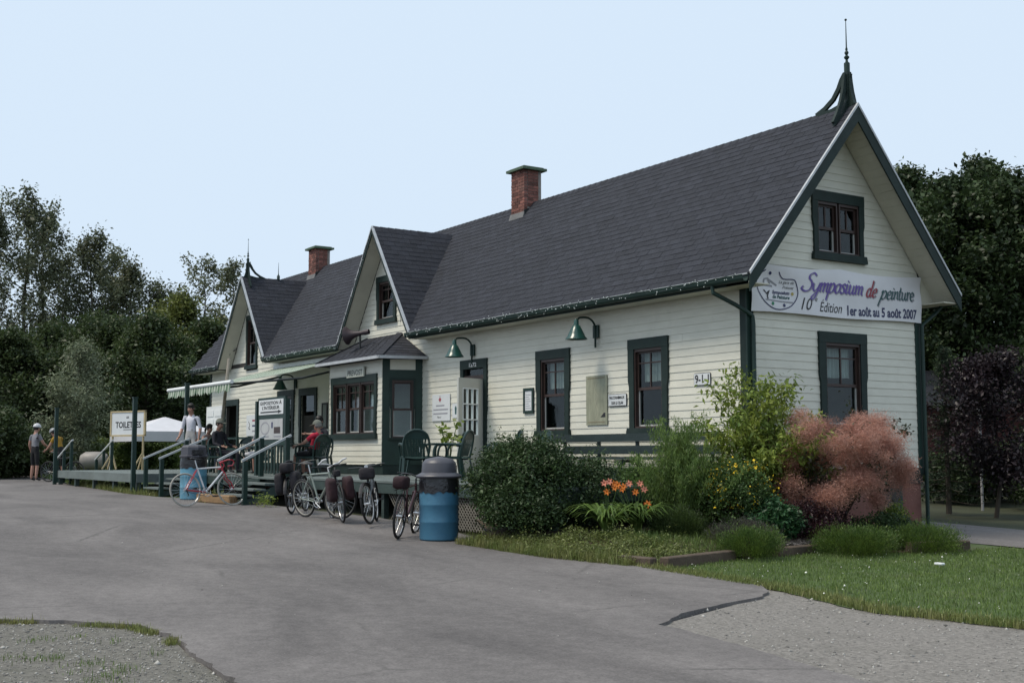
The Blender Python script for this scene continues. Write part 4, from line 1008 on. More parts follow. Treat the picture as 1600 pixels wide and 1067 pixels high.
# painter's palette emblem
pal = [(.62, .70), (.72, .585), (.95, .585), (1.02, .5), (1.06, .36), (1.02, .24), (.9, .12), (.74, .06), (.56, .045), (.4, .09), (.24, .2), (.14, .36), (.14, .5), (.22, .62), (.34, .71)]
MB().strip(smooth_line(pal, 4), .018, (D, D + .001), lambda a, b, d: ban(a, b, d)).build('emblem_outline', NAVY, bn)
def disc(u, v, r, m_, par=None, fn=b2):
    P = [fn(u, v, D + .001)] + [fn(u + r * math.cos(k * .524), v + r * math.sin(k * .524), D + .001) for k in range(12)]
    MB().add(P, [(0, k + 1, (k + 1) % 12 + 1) for k in range(12)]).build('emblem_spot', m_, par or bn)
for u, v, m_ in ((.44, .66, NAVY), (.94, .33, OCHRE), (.47, .14, GRNP), (.74, .12, NAVY)): disc(u, v, .03, m_)
letter('lettering', bn, 'La gare de', INK, b2, .64, .5, .075, D, shear=.4); letter('lettering', bn, 'Prévost', INK, b2, .72, .41, .075, D, shear=.4)
letter('lettering', bn, 'Symposium', NAVY, b2, .48, .31, .085, D, shear=.4, bold=.003); letter('lettering', bn, 'de Peinture', TEAL, b2, .47, .23, .085, D, shear=.4, bold=.003)
MB().strip([(.3, .2), (.6, .185), (.95, .18)], .02, (D, D + .001), lambda a, b, d: ban(a, b, d)).build('emblem_stroke', GREYP, bn)
MB().strip([(.28, .36), (.34, .3), (.42, .36), (.35, .26), (.36, .21)], .03, (D, D + .001), lambda a, b, d: ban(a, b, d)).build('emblem_stroke', INK, bn)
for a in ([(.3, .46), (.32, .55), (.4, .57), (.45, .47)], [(.42, .55), (.52, .5), (.6, .46)], [(.28, .45), (.5, .44)]): MB().strip(a, .03, (D, D + .001), lambda x, y, d: ban(x, y, d)).build('emblem_stroke', GREYP, bn)
# ---- plates on the front wall ---------------------------------------------------------------------
SD = .024   # wall boards stand this proud
def plate(name, u0, u1, z0, z1, m_, label, cat, fn=FR, th=.012, rim=None, rimw=.02, r=0):
    rt = empty(name, fn((u0 + u1) / 2, z0, SD), label, cat)
    if r:
        P = []
        for cx_, cz_, a0 in ((u1 - r, z1 - r, 0), (u0 + r, z1 - r, 90), (u0 + r, z0 + r, 180), (u1 - r, z0 + r, 270)):
            for k in range(4): a = R(a0 + 30 * k); P.append((cx_ + r * math.cos(a), cz_ + r * math.sin(a)))
    else: P = [(u0, z0), (u1, z0), (u1, z1), (u0, z1)]
    MB().prism(P, (SD - .004, SD + th), fn).build('plate', m_, rt)
    if rim is not None:
        m = MB()
        for q in ((u0, u1, z1 - rimw, z1), (u0, u1, z0, z0 + rimw), (u0, u0 + rimw, z0 + rimw, z1 - rimw), (u1 - rimw, u1, z0 + rimw, z1 - rimw)):
            m.prism([(q[0], q[2]), (q[1], q[2]), (q[1], q[3]), (q[0], q[3])], (SD - .002, SD + th + .012), fn)
        m.build('frame', rim, rt)
    return rt
SIGNW = mat('sign_white', (.62, .64, .65), .45, .05, 3, .05, 30)
T = SD + .0135
s9 = plate('number_sign', -1.25, -.84, 2.36, 2.57, INK, 'small white plate reading 9-1-1 near the corner of the front wall', 'sign', th=.006, r=.03)
P = MB(); P.prism([(-1.24, 2.37), (-.85, 2.37), (-.85, 2.56), (-1.24, 2.56)], (SD + .006, SD + .01), FR); P.build('face', SIGNW, s9)
letter('lettering', s9, '9-1-1', INK, FR, -1.215, 2.405, .19, T, width=.34, bold=.004)
sp = plate('notice_sign', -3.6, -3.06, 2.085, 2.315, INK, 'white plate about animals on the platform between map board and window', 'sign', th=.006, r=.03)
MB().prism([(-3.59, 2.1), (-3.075, 2.1), (-3.075, 2.305), (-3.59, 2.305)], (SD + .006, SD + .01), FR).build('face', SIGNW, sp)
letter('lettering', sp, "PAS D'ANIMAUX", INK, FR, -3.555, 2.22, .075, T, width=.44, bold=.002); letter('lettering', sp, 'SUR LE QUAI', INK, FR, -3.5, 2.125, .075, T, width=.34, bold=.002)
MAPM = mat('faded_trail_map', (.27, .275, .2), .6, .22, 5, .05, 30, stretch=(2.5, 1, .7), dirt=.55, dirtcol=(.17, .19, .14), dscale=6)
mp_ = plate('map_board', -4.27, -3.63, 1.76, 2.68, MAPM, 'tall faded olive map panel on the front wall', 'board', th=.014)
MB().prism([(-3.83, 1.9), (-3.68, 1.9), (-3.68, 1.98), (-3.72, 1.985)], (SD + .0145, SD + .016), FR).build('map_patch', INK, mp_)
for z in (1.8, 2.62): MB().prism([(-4.22, z), (-3.7, z), (-3.7, z + .025), (-4.22, z + .025)], (SD + .0145, SD + .016), FR).build('map_text_band', mat('map_band', (.2, .18, .12), .7, .3, 12, 0), mp_)
MB().strip(smooth_line([(-3.95, 2.55), (-4.0, 2.4), (-3.92, 2.3), (-3.97, 2.15), (-3.9, 2.0), (-3.98, 1.86)]), .012, (SD + .0145, SD + .016), FR).build('map_trail', mat('map_trail_ink', (.36, .35, .26), .7, .1, 9, 0), mp_)
nf = plate('framed_notice', -6.4, -6.04, 2.04, 2.55, SIGNW, 'narrow dark green framed notice left of the front window', 'sign', rim=GREENB, rimw=.055)
for k in range(7): MB().prism([(-6.32, 2.14 + k * .045), (-6.13 - .04 * (k % 3), 2.14 + k * .045), (-6.13 - .04 * (k % 3), 2.15 + k * .045), (-6.32, 2.15 + k * .045)], (T, T + .001), FR).build('print_line', GREYP, nf)
wn = plate('notice_board', -10.16, -9.36, 1.97, 2.57, SIGNW, 'white notice with small red emblem beside the open door', 'sign')
MB().prism([(-9.8, 2.39), (-9.74, 2.45), (-9.8, 2.51), (-9.86, 2.45)], (T, T + .001), FR).build('emblem', REDP, wn)
MB().prism([(-9.81, 2.51), (-9.79, 2.51), (-9.79, 2.54), (-9.81, 2.54)], (T, T + .001), FR).build('emblem', REDP, wn)
for k, (a, b) in enumerate(((-9.98, -9.6), (-10.1, -9.44), (-10.1, -9.46))): MB().prism([(a, 2.3 - k * .09), (b, 2.3 - k * .09), (b, 2.33 - k * .09), (a, 2.33 - k * .09)], (T, T + .001), FR).build('print_line', GREYP, wn)
letter('lettering', wn, 'Merci', INK, FR, -9.93, 2.03, .075, T, shear=.2)
ps = plate('small_poster', -9.26, -8.98, 2.02, 2.34, SIGNW, 'small white poster with green figure just left of the door', 'sign', th=.006)
MB().prism([(-9.14, 2.1), (-9.08, 2.1), (-9.07, 2.25), (-9.11, 2.29), (-9.15, 2.25)], (SD + .007, SD + .008), FR).build('print_mark', TEAL, ps)
hn = empty('house_number', FR(-8.3, 3.1, .06), 'pale house number 1272 on the green lintel over the door', 'number')
letter('lettering', hn, '1272', SIGNW, FR, -8.5, 3.11, .12, .058, width=.3, bold=.003)
# station name on the bay
pv = empty('station_name_sign', BY(-12.26, 3.05, 0), 'white PREVOST station name board over the bay window', 'sign')
MB().prism([(-12.74, 3.06), (-11.82, 3.06), (-11.82, 3.3), (-12.74, 3.3)], (.05, .085), BY).build('board', mat('sign_ivory', (.5, .51, .44), .6, .08, 3, .1, 20), pv)
letter('lettering', pv, 'PREVOST', INK, BY, -12.68, 3.1, .19, .087, width=.8, bold=.002)
# notices inside the bay glass
for a, b, z0, z1, m_ in ((-12.55, -12.38, 2.32, 2.6, mat('pink_notice', (.55, .42, .45), .7, .1, 5, 0)), (-11.72, -11.5, 2.33, 2.62, SIGNW)):
    tag(MB().prism([(a, z0), (b, z0), (b, z1), (a, z1)], (-.075, -.07), BY).build('window_notice', m_, None), 'pink paper notice inside the bay window' if a < -12 else 'white paper notice inside the right of the bay window', 'notice')
# posters on the left wall
for a, b, z0, z1, lab in ((-21.75, -20.55, 1.78, 2.42, 'white cardboard poster with black sketch, right of the dark doorway'), (-20.3, -19.45, 1.6, 2.5, 'white tall poster nearest the exhibition board')):
    po = plate('wall_poster', a, b, z0, z1, SIGNW, lab, 'poster', th=.008); u = a + .18
    MB().strip(smooth_line([(u, z1 - .2), (u + .1, z1 - .32), (u + .02, z1 - .4), (u + .14, z1 - .44)]), .03, (SD + .009, SD + .01), FR).build('print_mark', INK, po)
    for k in range(3): MB().prism([(u + .3, z1 - .2 - k * .16), (b - .15, z1 - .2 - k * .16), (b - .15, z1 - .15 - k * .16), (u + .3, z1 - .15 - k * .16)], (SD + .009, SD + .01), FR).build('print_line', (REDP, NAVY, GREYP)[k], po)
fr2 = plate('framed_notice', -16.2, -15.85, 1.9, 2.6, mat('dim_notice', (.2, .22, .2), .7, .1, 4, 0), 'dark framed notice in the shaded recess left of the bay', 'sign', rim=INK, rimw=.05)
# ---- exhibition board on the deck
ex = empty('exhibition_board', (-11.3, -3.45, DZ), 'green sign stand reading exposition with a black arrow at the top of the stairs', 'sign')
def EX(u, z, d): return (-11.3 + u, -3.45 - d, z)
for u in (-.83, .83): MB().prism([(u - .05, DZ), (u + .05, DZ), (u + .05, 2.42), (u - .05, 2.42)], (-.05, .05), EX).build('post', GREENB, ex)
MB().prism([(-.78, 1.42), (.78, 1.42), (.78, 2.48), (-.78, 2.48)], (-.03, .02), EX).build('back_panel', GREENB, ex)
MB().prism([(-.7, 2.1), (.7, 2.1), (.7, 2.43), (-.7, 2.43)], (.021, .03), EX).build('panel', SIGNW, ex)
letter('lettering', ex, 'EXPOSITION À', INK, EX, -.61, 2.32, .1, .032, width=1.22, bold=.003); letter('lettering', ex, "L'INTÉRIEUR", INK, EX, -.5, 2.215, .1, .032, width=1.0, bold=.003)
MB().prism([(-.6, 2.14), (.42, 2.14), (.42, 2.115), (.62, 2.155), (.42, 2.195), (.42, 2.17), (-.6, 2.17)], (.031, .033), EX).build('arrow', INK, ex)
MB().prism([(-.66, 1.55), (.68, 1.55), (.68, 2.0), (-.66, 2.0)], (.021, .03), EX).build('poster', mat('grey_poster', (.42, .43, .43), .6, .1, 4, 0), ex)
MB().strip([(-.32 + .24 * math.cos(k * .4), 1.8 + .13 * math.sin(k * .4)) for k in range(17)], .03, (.031, .033), EX).build('poster_mark', GREYP, ex)
MB().prism([(.2, 1.68), (.55, 1.68), (.55, 1.82), (.2, 1.82)], (.031, .033), EX).build('poster_photo', BROWN, ex)
MB().prism([(.05, 1.8), (.13, 1.8), (.13, 1.93), (.05, 1.93)], (.031, .033), EX).build('poster_mark', NAVY, ex)
for a, b in ((-.55, -.1), (.2, .6)): MB().prism([(a, 1.6), (b, 1.6), (b, 1.63), (a, 1.63)], (.031, .033), EX).build('poster_mark', GREYP, ex)
for k in range(9): u = -.7 + k * .175; MB().prism([(u - .04, DZ + .05), (u + .04, DZ + .05), (u + .04, 1.4), (u - .04, 1.4)], (-.02, .0), EX).build('slat', GREENB, ex)
# ---- toilets sign
to = empty('toilets_sign', (-23.9, -3.0, DZ), 'white TOILETTES sign on a pale wooden stand on the left deck', 'sign')
PINE = mat('raw_pine', (.42, .34, .2), .7, .15, 6, .2, 30)
def TO(u, z, d): return (-24.0 + u * .92, -3.0 + .39 * u - d, z)
TO0 = TO
MB().prism([(-.78, 1.82), (.78, 1.82), (.78, 2.52), (-.78, 2.52)], (-.01, .012), TO).build('board', SIGNW, to)
m = MB()
for q in ((-.82, -.76, 1.8, 2.55), (.76, .82, 1.8, 2.55), (-.82, .82, 2.52, 2.57), (-.82, .82, 1.78, 1.83)): m.prism([(q[0], q[2]), (q[1], q[2]), (q[1], q[3]), (q[0], q[3])], (-.02, .03), TO)
m.build('frame', PINE, to)
letter('lettering', to, 'TOILETTES', INK, TO, -.58, 2.05, .26, .014, width=1.2, bold=.008); letter('lettering', to, 'LES', INK, TO, -.08, 2.34, .09, .014, bold=.003)
MB().prism([(-.2, 1.98), (.3, 1.98), (.3, 2.0), (-.2, 2.0)], (.013, .015), TO).build('underline', INK, to)
for u in (-.72, .72):
    MB().bar(TO(u, DZ, 0), TO(u, 1.8, 0), .05, .05).build('leg', PINE, to)
    for s_ in (-1, 1): MB().bar(TO(u + s_ * .2, DZ + .02, .0), TO(u, DZ + .5, 0), .04, .04).build('brace', PINE, to)
    MB().bar(TO(u, DZ + .02, .3), TO(u, DZ + .5, 0.02), .04, .04).build('brace', PINE, to)
# ================================================================== lamps, horn, lights, furniture, bicycles
LAMPG = mat('lamp_green_enamel', (.012, .06, .05), .28, .1, 6, 0, spec=.6)
def wall_lamp(x, z, label):
    rt = empty('wall_lamp', (x, -.02, z), label, 'lamp')
    B('mount', GREENB, rt, (x - .08, x + .08, -.06, -.022, z - .12, z + .12))
    pts = [(x, -.06, z + .02)] + [(x, -.06 - .26 * (1 - math.cos(a)) , z + .02 + .2 * math.sin(a)) for a in np.linspace(.3, 2.6, 9)]
    pts = [(x, -.06, z - .3), (x, -.065, z), (x, -.09, z + .15), (x, -.2, z + .24), (x, -.36, z + .25), (x, -.46, z + .22), (x, -.5, z + .12)]
    MB().tube([Vector(p) for p in smooth3(pts)], .02, 8).build('arm', GREENB, rt, smooth=True)
    MB().lathe([(k * .87, v * .95) for k, v in ((.03, .14), (.05, .1), (.058, .02), (.085, 0), (.125, -.07), (.165, -.14), (.19, -.2), (.235, -.245), (.24, -.262), (.225, -.255), (.17, -.2), (.1, -.08), (.05, .0))], (x, -.5, z + .08), 22, cap=False).build('shade', LAMPG, rt, smooth=True)
    MB().ico((x, -.5, z - .1), .045, 2, (1, 1, 1.2)).build('bulb', BULB, rt, smooth=True)
def smooth3(P, n=4):
    out = []; m = len(P); P = [Vector(p) for p in P]
    for i in range(m - 1):
        p0, p1, p2, p3 = P[max(i - 1, 0)], P[i], P[i + 1], P[min(i + 2, m - 1)]
        for j in range(n):
            t = j / n; out.append(.5 * ((2 * p1) + (-p0 + p2) * t + (2 * p0 - 5 * p1 + 4 * p2 - p3) * t * t + (-p0 + 3 * p1 - 3 * p2 + p3) * t ** 3))
    out.append(P[-1]); return out
wall_lamp(-8.38, 3.47, 'green bell shaded wall lamp above the open white door')
wall_lamp(-3.94, 3.5, 'green bell shaded wall lamp above the map panel')
wall_lamp(-18.0, 3.2, 'dark bell shaded wall lamp under the awning')
# loudspeaker horn on the bay roof
hr_ = empty('horn_speaker', (-12.9, -.62, 3.85), 'dark brown horn loudspeaker on the bay roof', 'loudspeaker')
HB = mat('horn_brown', (.05, .035, .04), .5, .2, 6, .1, 30)
MB().lathe([(.06, .62), (.065, .5), (.05, .42), (.055, .38), (.075, .25), (.12, .12), (.19, .03), (.23, 0), (.225, .01), (.17, .06), (.1, .16), (.05, .34)], (-13.0, -.85, 4.12), 22, cap=False, axis=(.75, .55, .12)).build('horn', HB, hr_, smooth=True)
MB().tube([(-12.72, -.62, 4.12), (-12.72, -.62, 3.7)], .025, 6).build('bracket', DKMETAL, hr_)
# strings of small lights along gutters and rakes
def light_string(pts, label, nb, wob=.05):
    rt = empty('light_string', pts[0], label, 'string lights', 'small white lights strung along the roof edges')
    P = []; a = [Vector(p) for p in pts]; tot = sum((a[i + 1] - a[i]).length for i in range(len(a) - 1))
    bm_ = MB(); n = int(tot / .12)
    for i in range(len(a) - 1):
        k = max(2, int(n * (a[i + 1] - a[i]).length / tot))
        for j in range(k): P.append(a[i].lerp(a[i + 1], j / k) + Vector((random.uniform(-.01, .01), random.uniform(-.015, .005), random.uniform(-wob, wob))))
    MB().tube(P, .005, 4).build('wire', DKMETAL, rt)
    for i in range(nb):
        q = P[random.randrange(len(P))] + Vector((random.uniform(-.05, .05), -.015, random.uniform(-.06, .03))); bm_.ico(q, .009, 1)
    tag(bm_.build('bulbs', BULB, rt), kind='stuff')
light_string([(XB - .1, -.625, 3.96), (-10.5, -.625, 3.96)], 'string of white bulbs along the long right gutter', 130)
light_string([(-14.4, -.625, 3.96), (-19.2, -.625, 3.96)], 'string of white bulbs along the gutter between the two gables', 70)
g1 = GAB[0]; light_string([(g1[0] - (g1[1] - ZE) / g1[2], -GO - .06, ZE - .08), (g1[0], -GO - .06, g1[1] - .12)], 'string of white bulbs up the left rake of the middle gable', 30)
light_string([(g1[0] + .1, -GO - .02, g1[1] - .3), (g1[0] + .3, -.2, 6.0), (g1[0] + .6, -.08, 5.3), (g1[0] + .8, -.08, 4.7), (g1[0] + 1.6, -GO - .05, 4.2)], 'string of white bulbs hanging in front of the middle gable window', 40, .08)
light_string([(-23.4, -.625, 3.96), (XA + .1, -.625, 3.96)], 'string of white bulbs along the short gutter at the far left', 22)
# ---- resin chairs
RESIN = mat('dark_green_resin', (.008, .03, .026), .38, .12, 5, .05, 40, spec=.5)
def make_chair():
    rt = empty('resin_chair', (0, 0, 0), 'x y z w', 'chair', 'green resin chairs on the deck'); ORG[rt.name] = Vector((0, 0, 0))
    # faces +x
    V = []; F = []; n = 8
    for i in range(n + 1):
        for j in range(n + 1):
            x = -.22 + .46 * i / n; y_ = (-.23 + .46 * j / n) * (1 + .06 * i / n); V.append((x, y_, .43 - .025 * math.sin(math.pi * j / n) + .02 * (x / .24) ** 3))
    for i in range(n):
        for j in range(n): a = i * (n + 1) + j; F.append((a, a + n + 1, a + n + 2, a + 1))
    bm0 = MB().add(V, F); k = len(V); bm0.add([(x, y_, z - .025) for x, y_, z in V], F)
    bm0.box(-.225, .245, -.24, -.228, .39, .43); bm0.box(-.225, .245, .228, .24, .39, .43); bm0.box(.235, .25, -.24, .24, .37, .425)
    bm0.build('seat', RESIN, rt)
    for sy in (-1, 1):
        MB().bar((.23, sy * .235, .43), (.27, sy * .265, 0), .05, .035).build('leg', RESIN, rt)
        MB().bar((-.22, sy * .22, .43), (-.29, sy * .25, 0), .05, .035).build('leg', RESIN, rt)
        MB().tube(smooth3([(.26, sy * .25, .42), (.25, sy * .275, .55), (.2, sy * .285, .645), (.05, sy * .285, .66), (-.15, sy * .27, .655), (-.26, sy * .23, .64)]), .022, 6).build('arm', RESIN, rt, smooth=True)
    arch = [(-.23, -.215, .42), (-.27, -.235, .62), (-.31, -.2, .8), (-.33, -.1, .885), (-.335, 0, .905), (-.33, .1, .885), (-.31, .2, .8), (-.27, .235, .62), (-.23, .215, .42)]
    MB().tube(smooth3(arch), .022, 6).build('back_frame', RESIN, rt, smooth=True)
    # solid crown of the back
    V = []; F = []
    for i in range(13):
        t = -.205 + .41 * i / 12; zt = .9 - .1 * (t / .2) ** 2 * 1.1; V += [(-.305, t * .95, .74), (-.325, t, max(zt, .745))]
    for i in range(12): F.append((2 * i, 2 * i + 2, 2 * i + 3, 2 * i + 1))
    MB().add(V, F).build('back_crown', RESIN, rt)
    for k in range(7):
        t = -.165 + k * .055; MB().bar((-.225, t * .75, .44), (-.305, t, .75), .008, .028, up=(0, 1, 0)).build('back_slat', RESIN, rt)
    return rt
CH0 = make_chair(); used = [0]
def chair(x, y_, ang, label, z=DZ, tilt=0):
    c = CH0 if not used[0] else copy_tree(CH0); used[0] = 1
    c.location = (x, y_, z); c.rotation_euler = (0, tilt, R(ang)); c['label'] = label; return c
chair(-5.35, -3.1, 155, 'green resin chair nearest the deck edge, seen from behind, with a white tag')
tag(MB().prism([(0, 0), (.09, .02), (.085, .1), (-.005, .09)], (0, .002), lambda a, b, d: (-5.0 + a * .3, -3.2 - a * .9 * .3 - d, DZ + .5 + b)).build('price_tag', SIGNW, None), 'white paper tag on the back of the front chair', 'tag')
chair(-5.65, -2.7, 100, 'green resin chair right behind the large blue bin')
chair(-6.9, -1.5, 250, 'green resin chair with tall back near the notice by the door')
chair(-5.5, -2.2, 215, 'dark green resin chair beside the leafy potted plant')
chair(-4.5, -1.75, 250, 'green resin chair half hidden behind the left of the big shrub')
chair(-4.5, -1.1, 270, 'green resin chair by the wall above the middle of the big shrub')
chair(-16.6, -2.2, 300, 'green resin chair in front of the white wall posters')
chair(-17.85, -2.5, 20, 'green resin chair under the woman with the ponytail')
chair(-15.75, -2.95, 20, 'green resin chair under the man in dark clothes and cap')
chair(-13.4, -2.9, 190, 'green resin chair behind the exhibition board')
chair(-10.7, -2.73, 200, 'green resin chair under the man in the red jersey')
chair(-12.3, -1.9, 300, 'green resin chair beyond the man in the red jersey')
# ---- long bench in front of the right window
BENCHG = mat('bench_green_black', (.018, .03, .03), .5, .2, 5, .2, 30)
bnc = empty('long_bench', (-2.5, -.6, DZ), 'long dark green slatted bench on the deck under the right windows', 'bench')
bxa, bxb = -4.95, -.2
B('back_board', BENCHG, bnc, (bxa, bxb, -.38, -.34, 1.44, 1.58)); B('back_board', BENCHG, bnc, (bxa + .4, bxb, -.375, -.335, 1.22, 1.37))
for k in range(3): B('seat_slat', BENCHG, bnc, (bxa + .3, bxb, -.8 + k * .14, -.68 + k * .14, 1.13, 1.165))
for x in (-4.55, -3.5, -2.4, -1.3, -.5):
    MB().bar((x, -.33, 1.56), (x - .02, -.3, DZ), .06, .05).build('leg', BENCHG, bnc); MB().bar((x + .1, -.7, 1.13), (x - .08, -.85, DZ), .06, .05).build('leg', BENCHG, bnc); MB().bar((x, -.8, 1.1), (x, -.35, 1.1), .05, .05).build('rail', BENCHG, bnc)
# ---- tables on the deck
for x, y_, lab in ((-16.6, -3.0, 'small round green table between the seated couple'), (-11.6, -2.5, 'small round green table behind the exhibition board')):
    tb = empty('round_table', (x, y_, DZ), lab, 'table'); MB().lathe([(.02, .0), (.42, .0), (.43, .015), (.42, .03), (.02, .03)], (x, y_, DZ + .69), 24).build('top', RESIN, tb)
    for k in range(4): a = .785 + k * 1.57; MB().bar((x + .12 * math.cos(a), y_ + .12 * math.sin(a), DZ + .69), (x + .32 * math.cos(a), y_ + .32 * math.sin(a), DZ), .04, .04).build('leg', RESIN, tb)
# ---- bins
BLUE = mat('faded_blue_drum', (.045, .15, .24), .5, .15, 3, .1, 25, dirt=.35, dirtcol=(.07, .13, .17), dscale=3)
BLUE2 = mat('pale_blue_drum', (.1, .26, .36), .5, .15, 3, .1, 25, dirt=.3, dirtcol=(.16, .24, .28), dscale=3)
LID = mat('grey_lid_plastic', (.06, .06, .074), .45, .1, 4, .1, 30, spec=.5)
BAG = mat('black_liner', (.01, .01, .013), .3, .2, 9, .6, 18, spec=.6)
def bin_(x, y_, label, col, hexlid):
    z = h(x); rt = empty('trash_bin', (x, y_, z), label, 'bin')
    MB().lathe([(.265, 0), (.285, .02), (.29, .25), (.294, .26), (.294, .28), (.29, .29), (.29, .5), (.294, .51), (.294, .53), (.29, .54), (.292, .74)], (x, y_, z), 32).build('drum', col, rt, smooth=True)
    m = MB(); V = []; n = 40
    for k in range(n):
        a = 2 * math.pi * k / n; lo = .7 + random.uniform(-.025, .02); r = .3 + random.uniform(-.004, .006)
        V += [(x + r * math.cos(a), y_ + r * math.sin(a), z + lo), (x + (r - .002) * math.cos(a), y_ + (r - .002) * math.sin(a), z + .82), (x + .285 * math.cos(a), y_ + .285 * math.sin(a), z + .93)]
    m.add(V, [(3 * k + j, 3 * ((k + 1) % n) + j, 3 * ((k + 1) % n) + j + 1, 3 * k + j + 1) for k in range(n) for j in (0, 1)]); m.build('liner', BAG, rt, smooth=True)
    if hexlid: prof, nn = [(.30, .92), (.335, .94), (.335, .97), (.3, .985), (.285, 1.16), (.25, 1.2), (.02, 1.225)], 8
    else: prof, nn = [(.29, .90), (.335, .915), (.34, .935), (.325, .955), (.262, .99), (.252, 1.12), (.245, 1.135), (.2, 1.19), (.02, 1.225)], 32
    MB().lathe(prof, (x, y_, z), nn).build('lid', LID, rt, smooth=not hexlid)
    B('flap', BAG, rt, (x + .2, x + .325, y_ - .13, y_ + .1, z + .99, z + 1.1)) if hexlid else None
bin_(-1.6, -4.75, 'large blue drum bin with grey domed lid beside the big shrub', BLUE, False)
bin_(-12.7, -4.72, 'pale blue drum bin with grey angular lid behind the red and white bicycle', BLUE2, True)
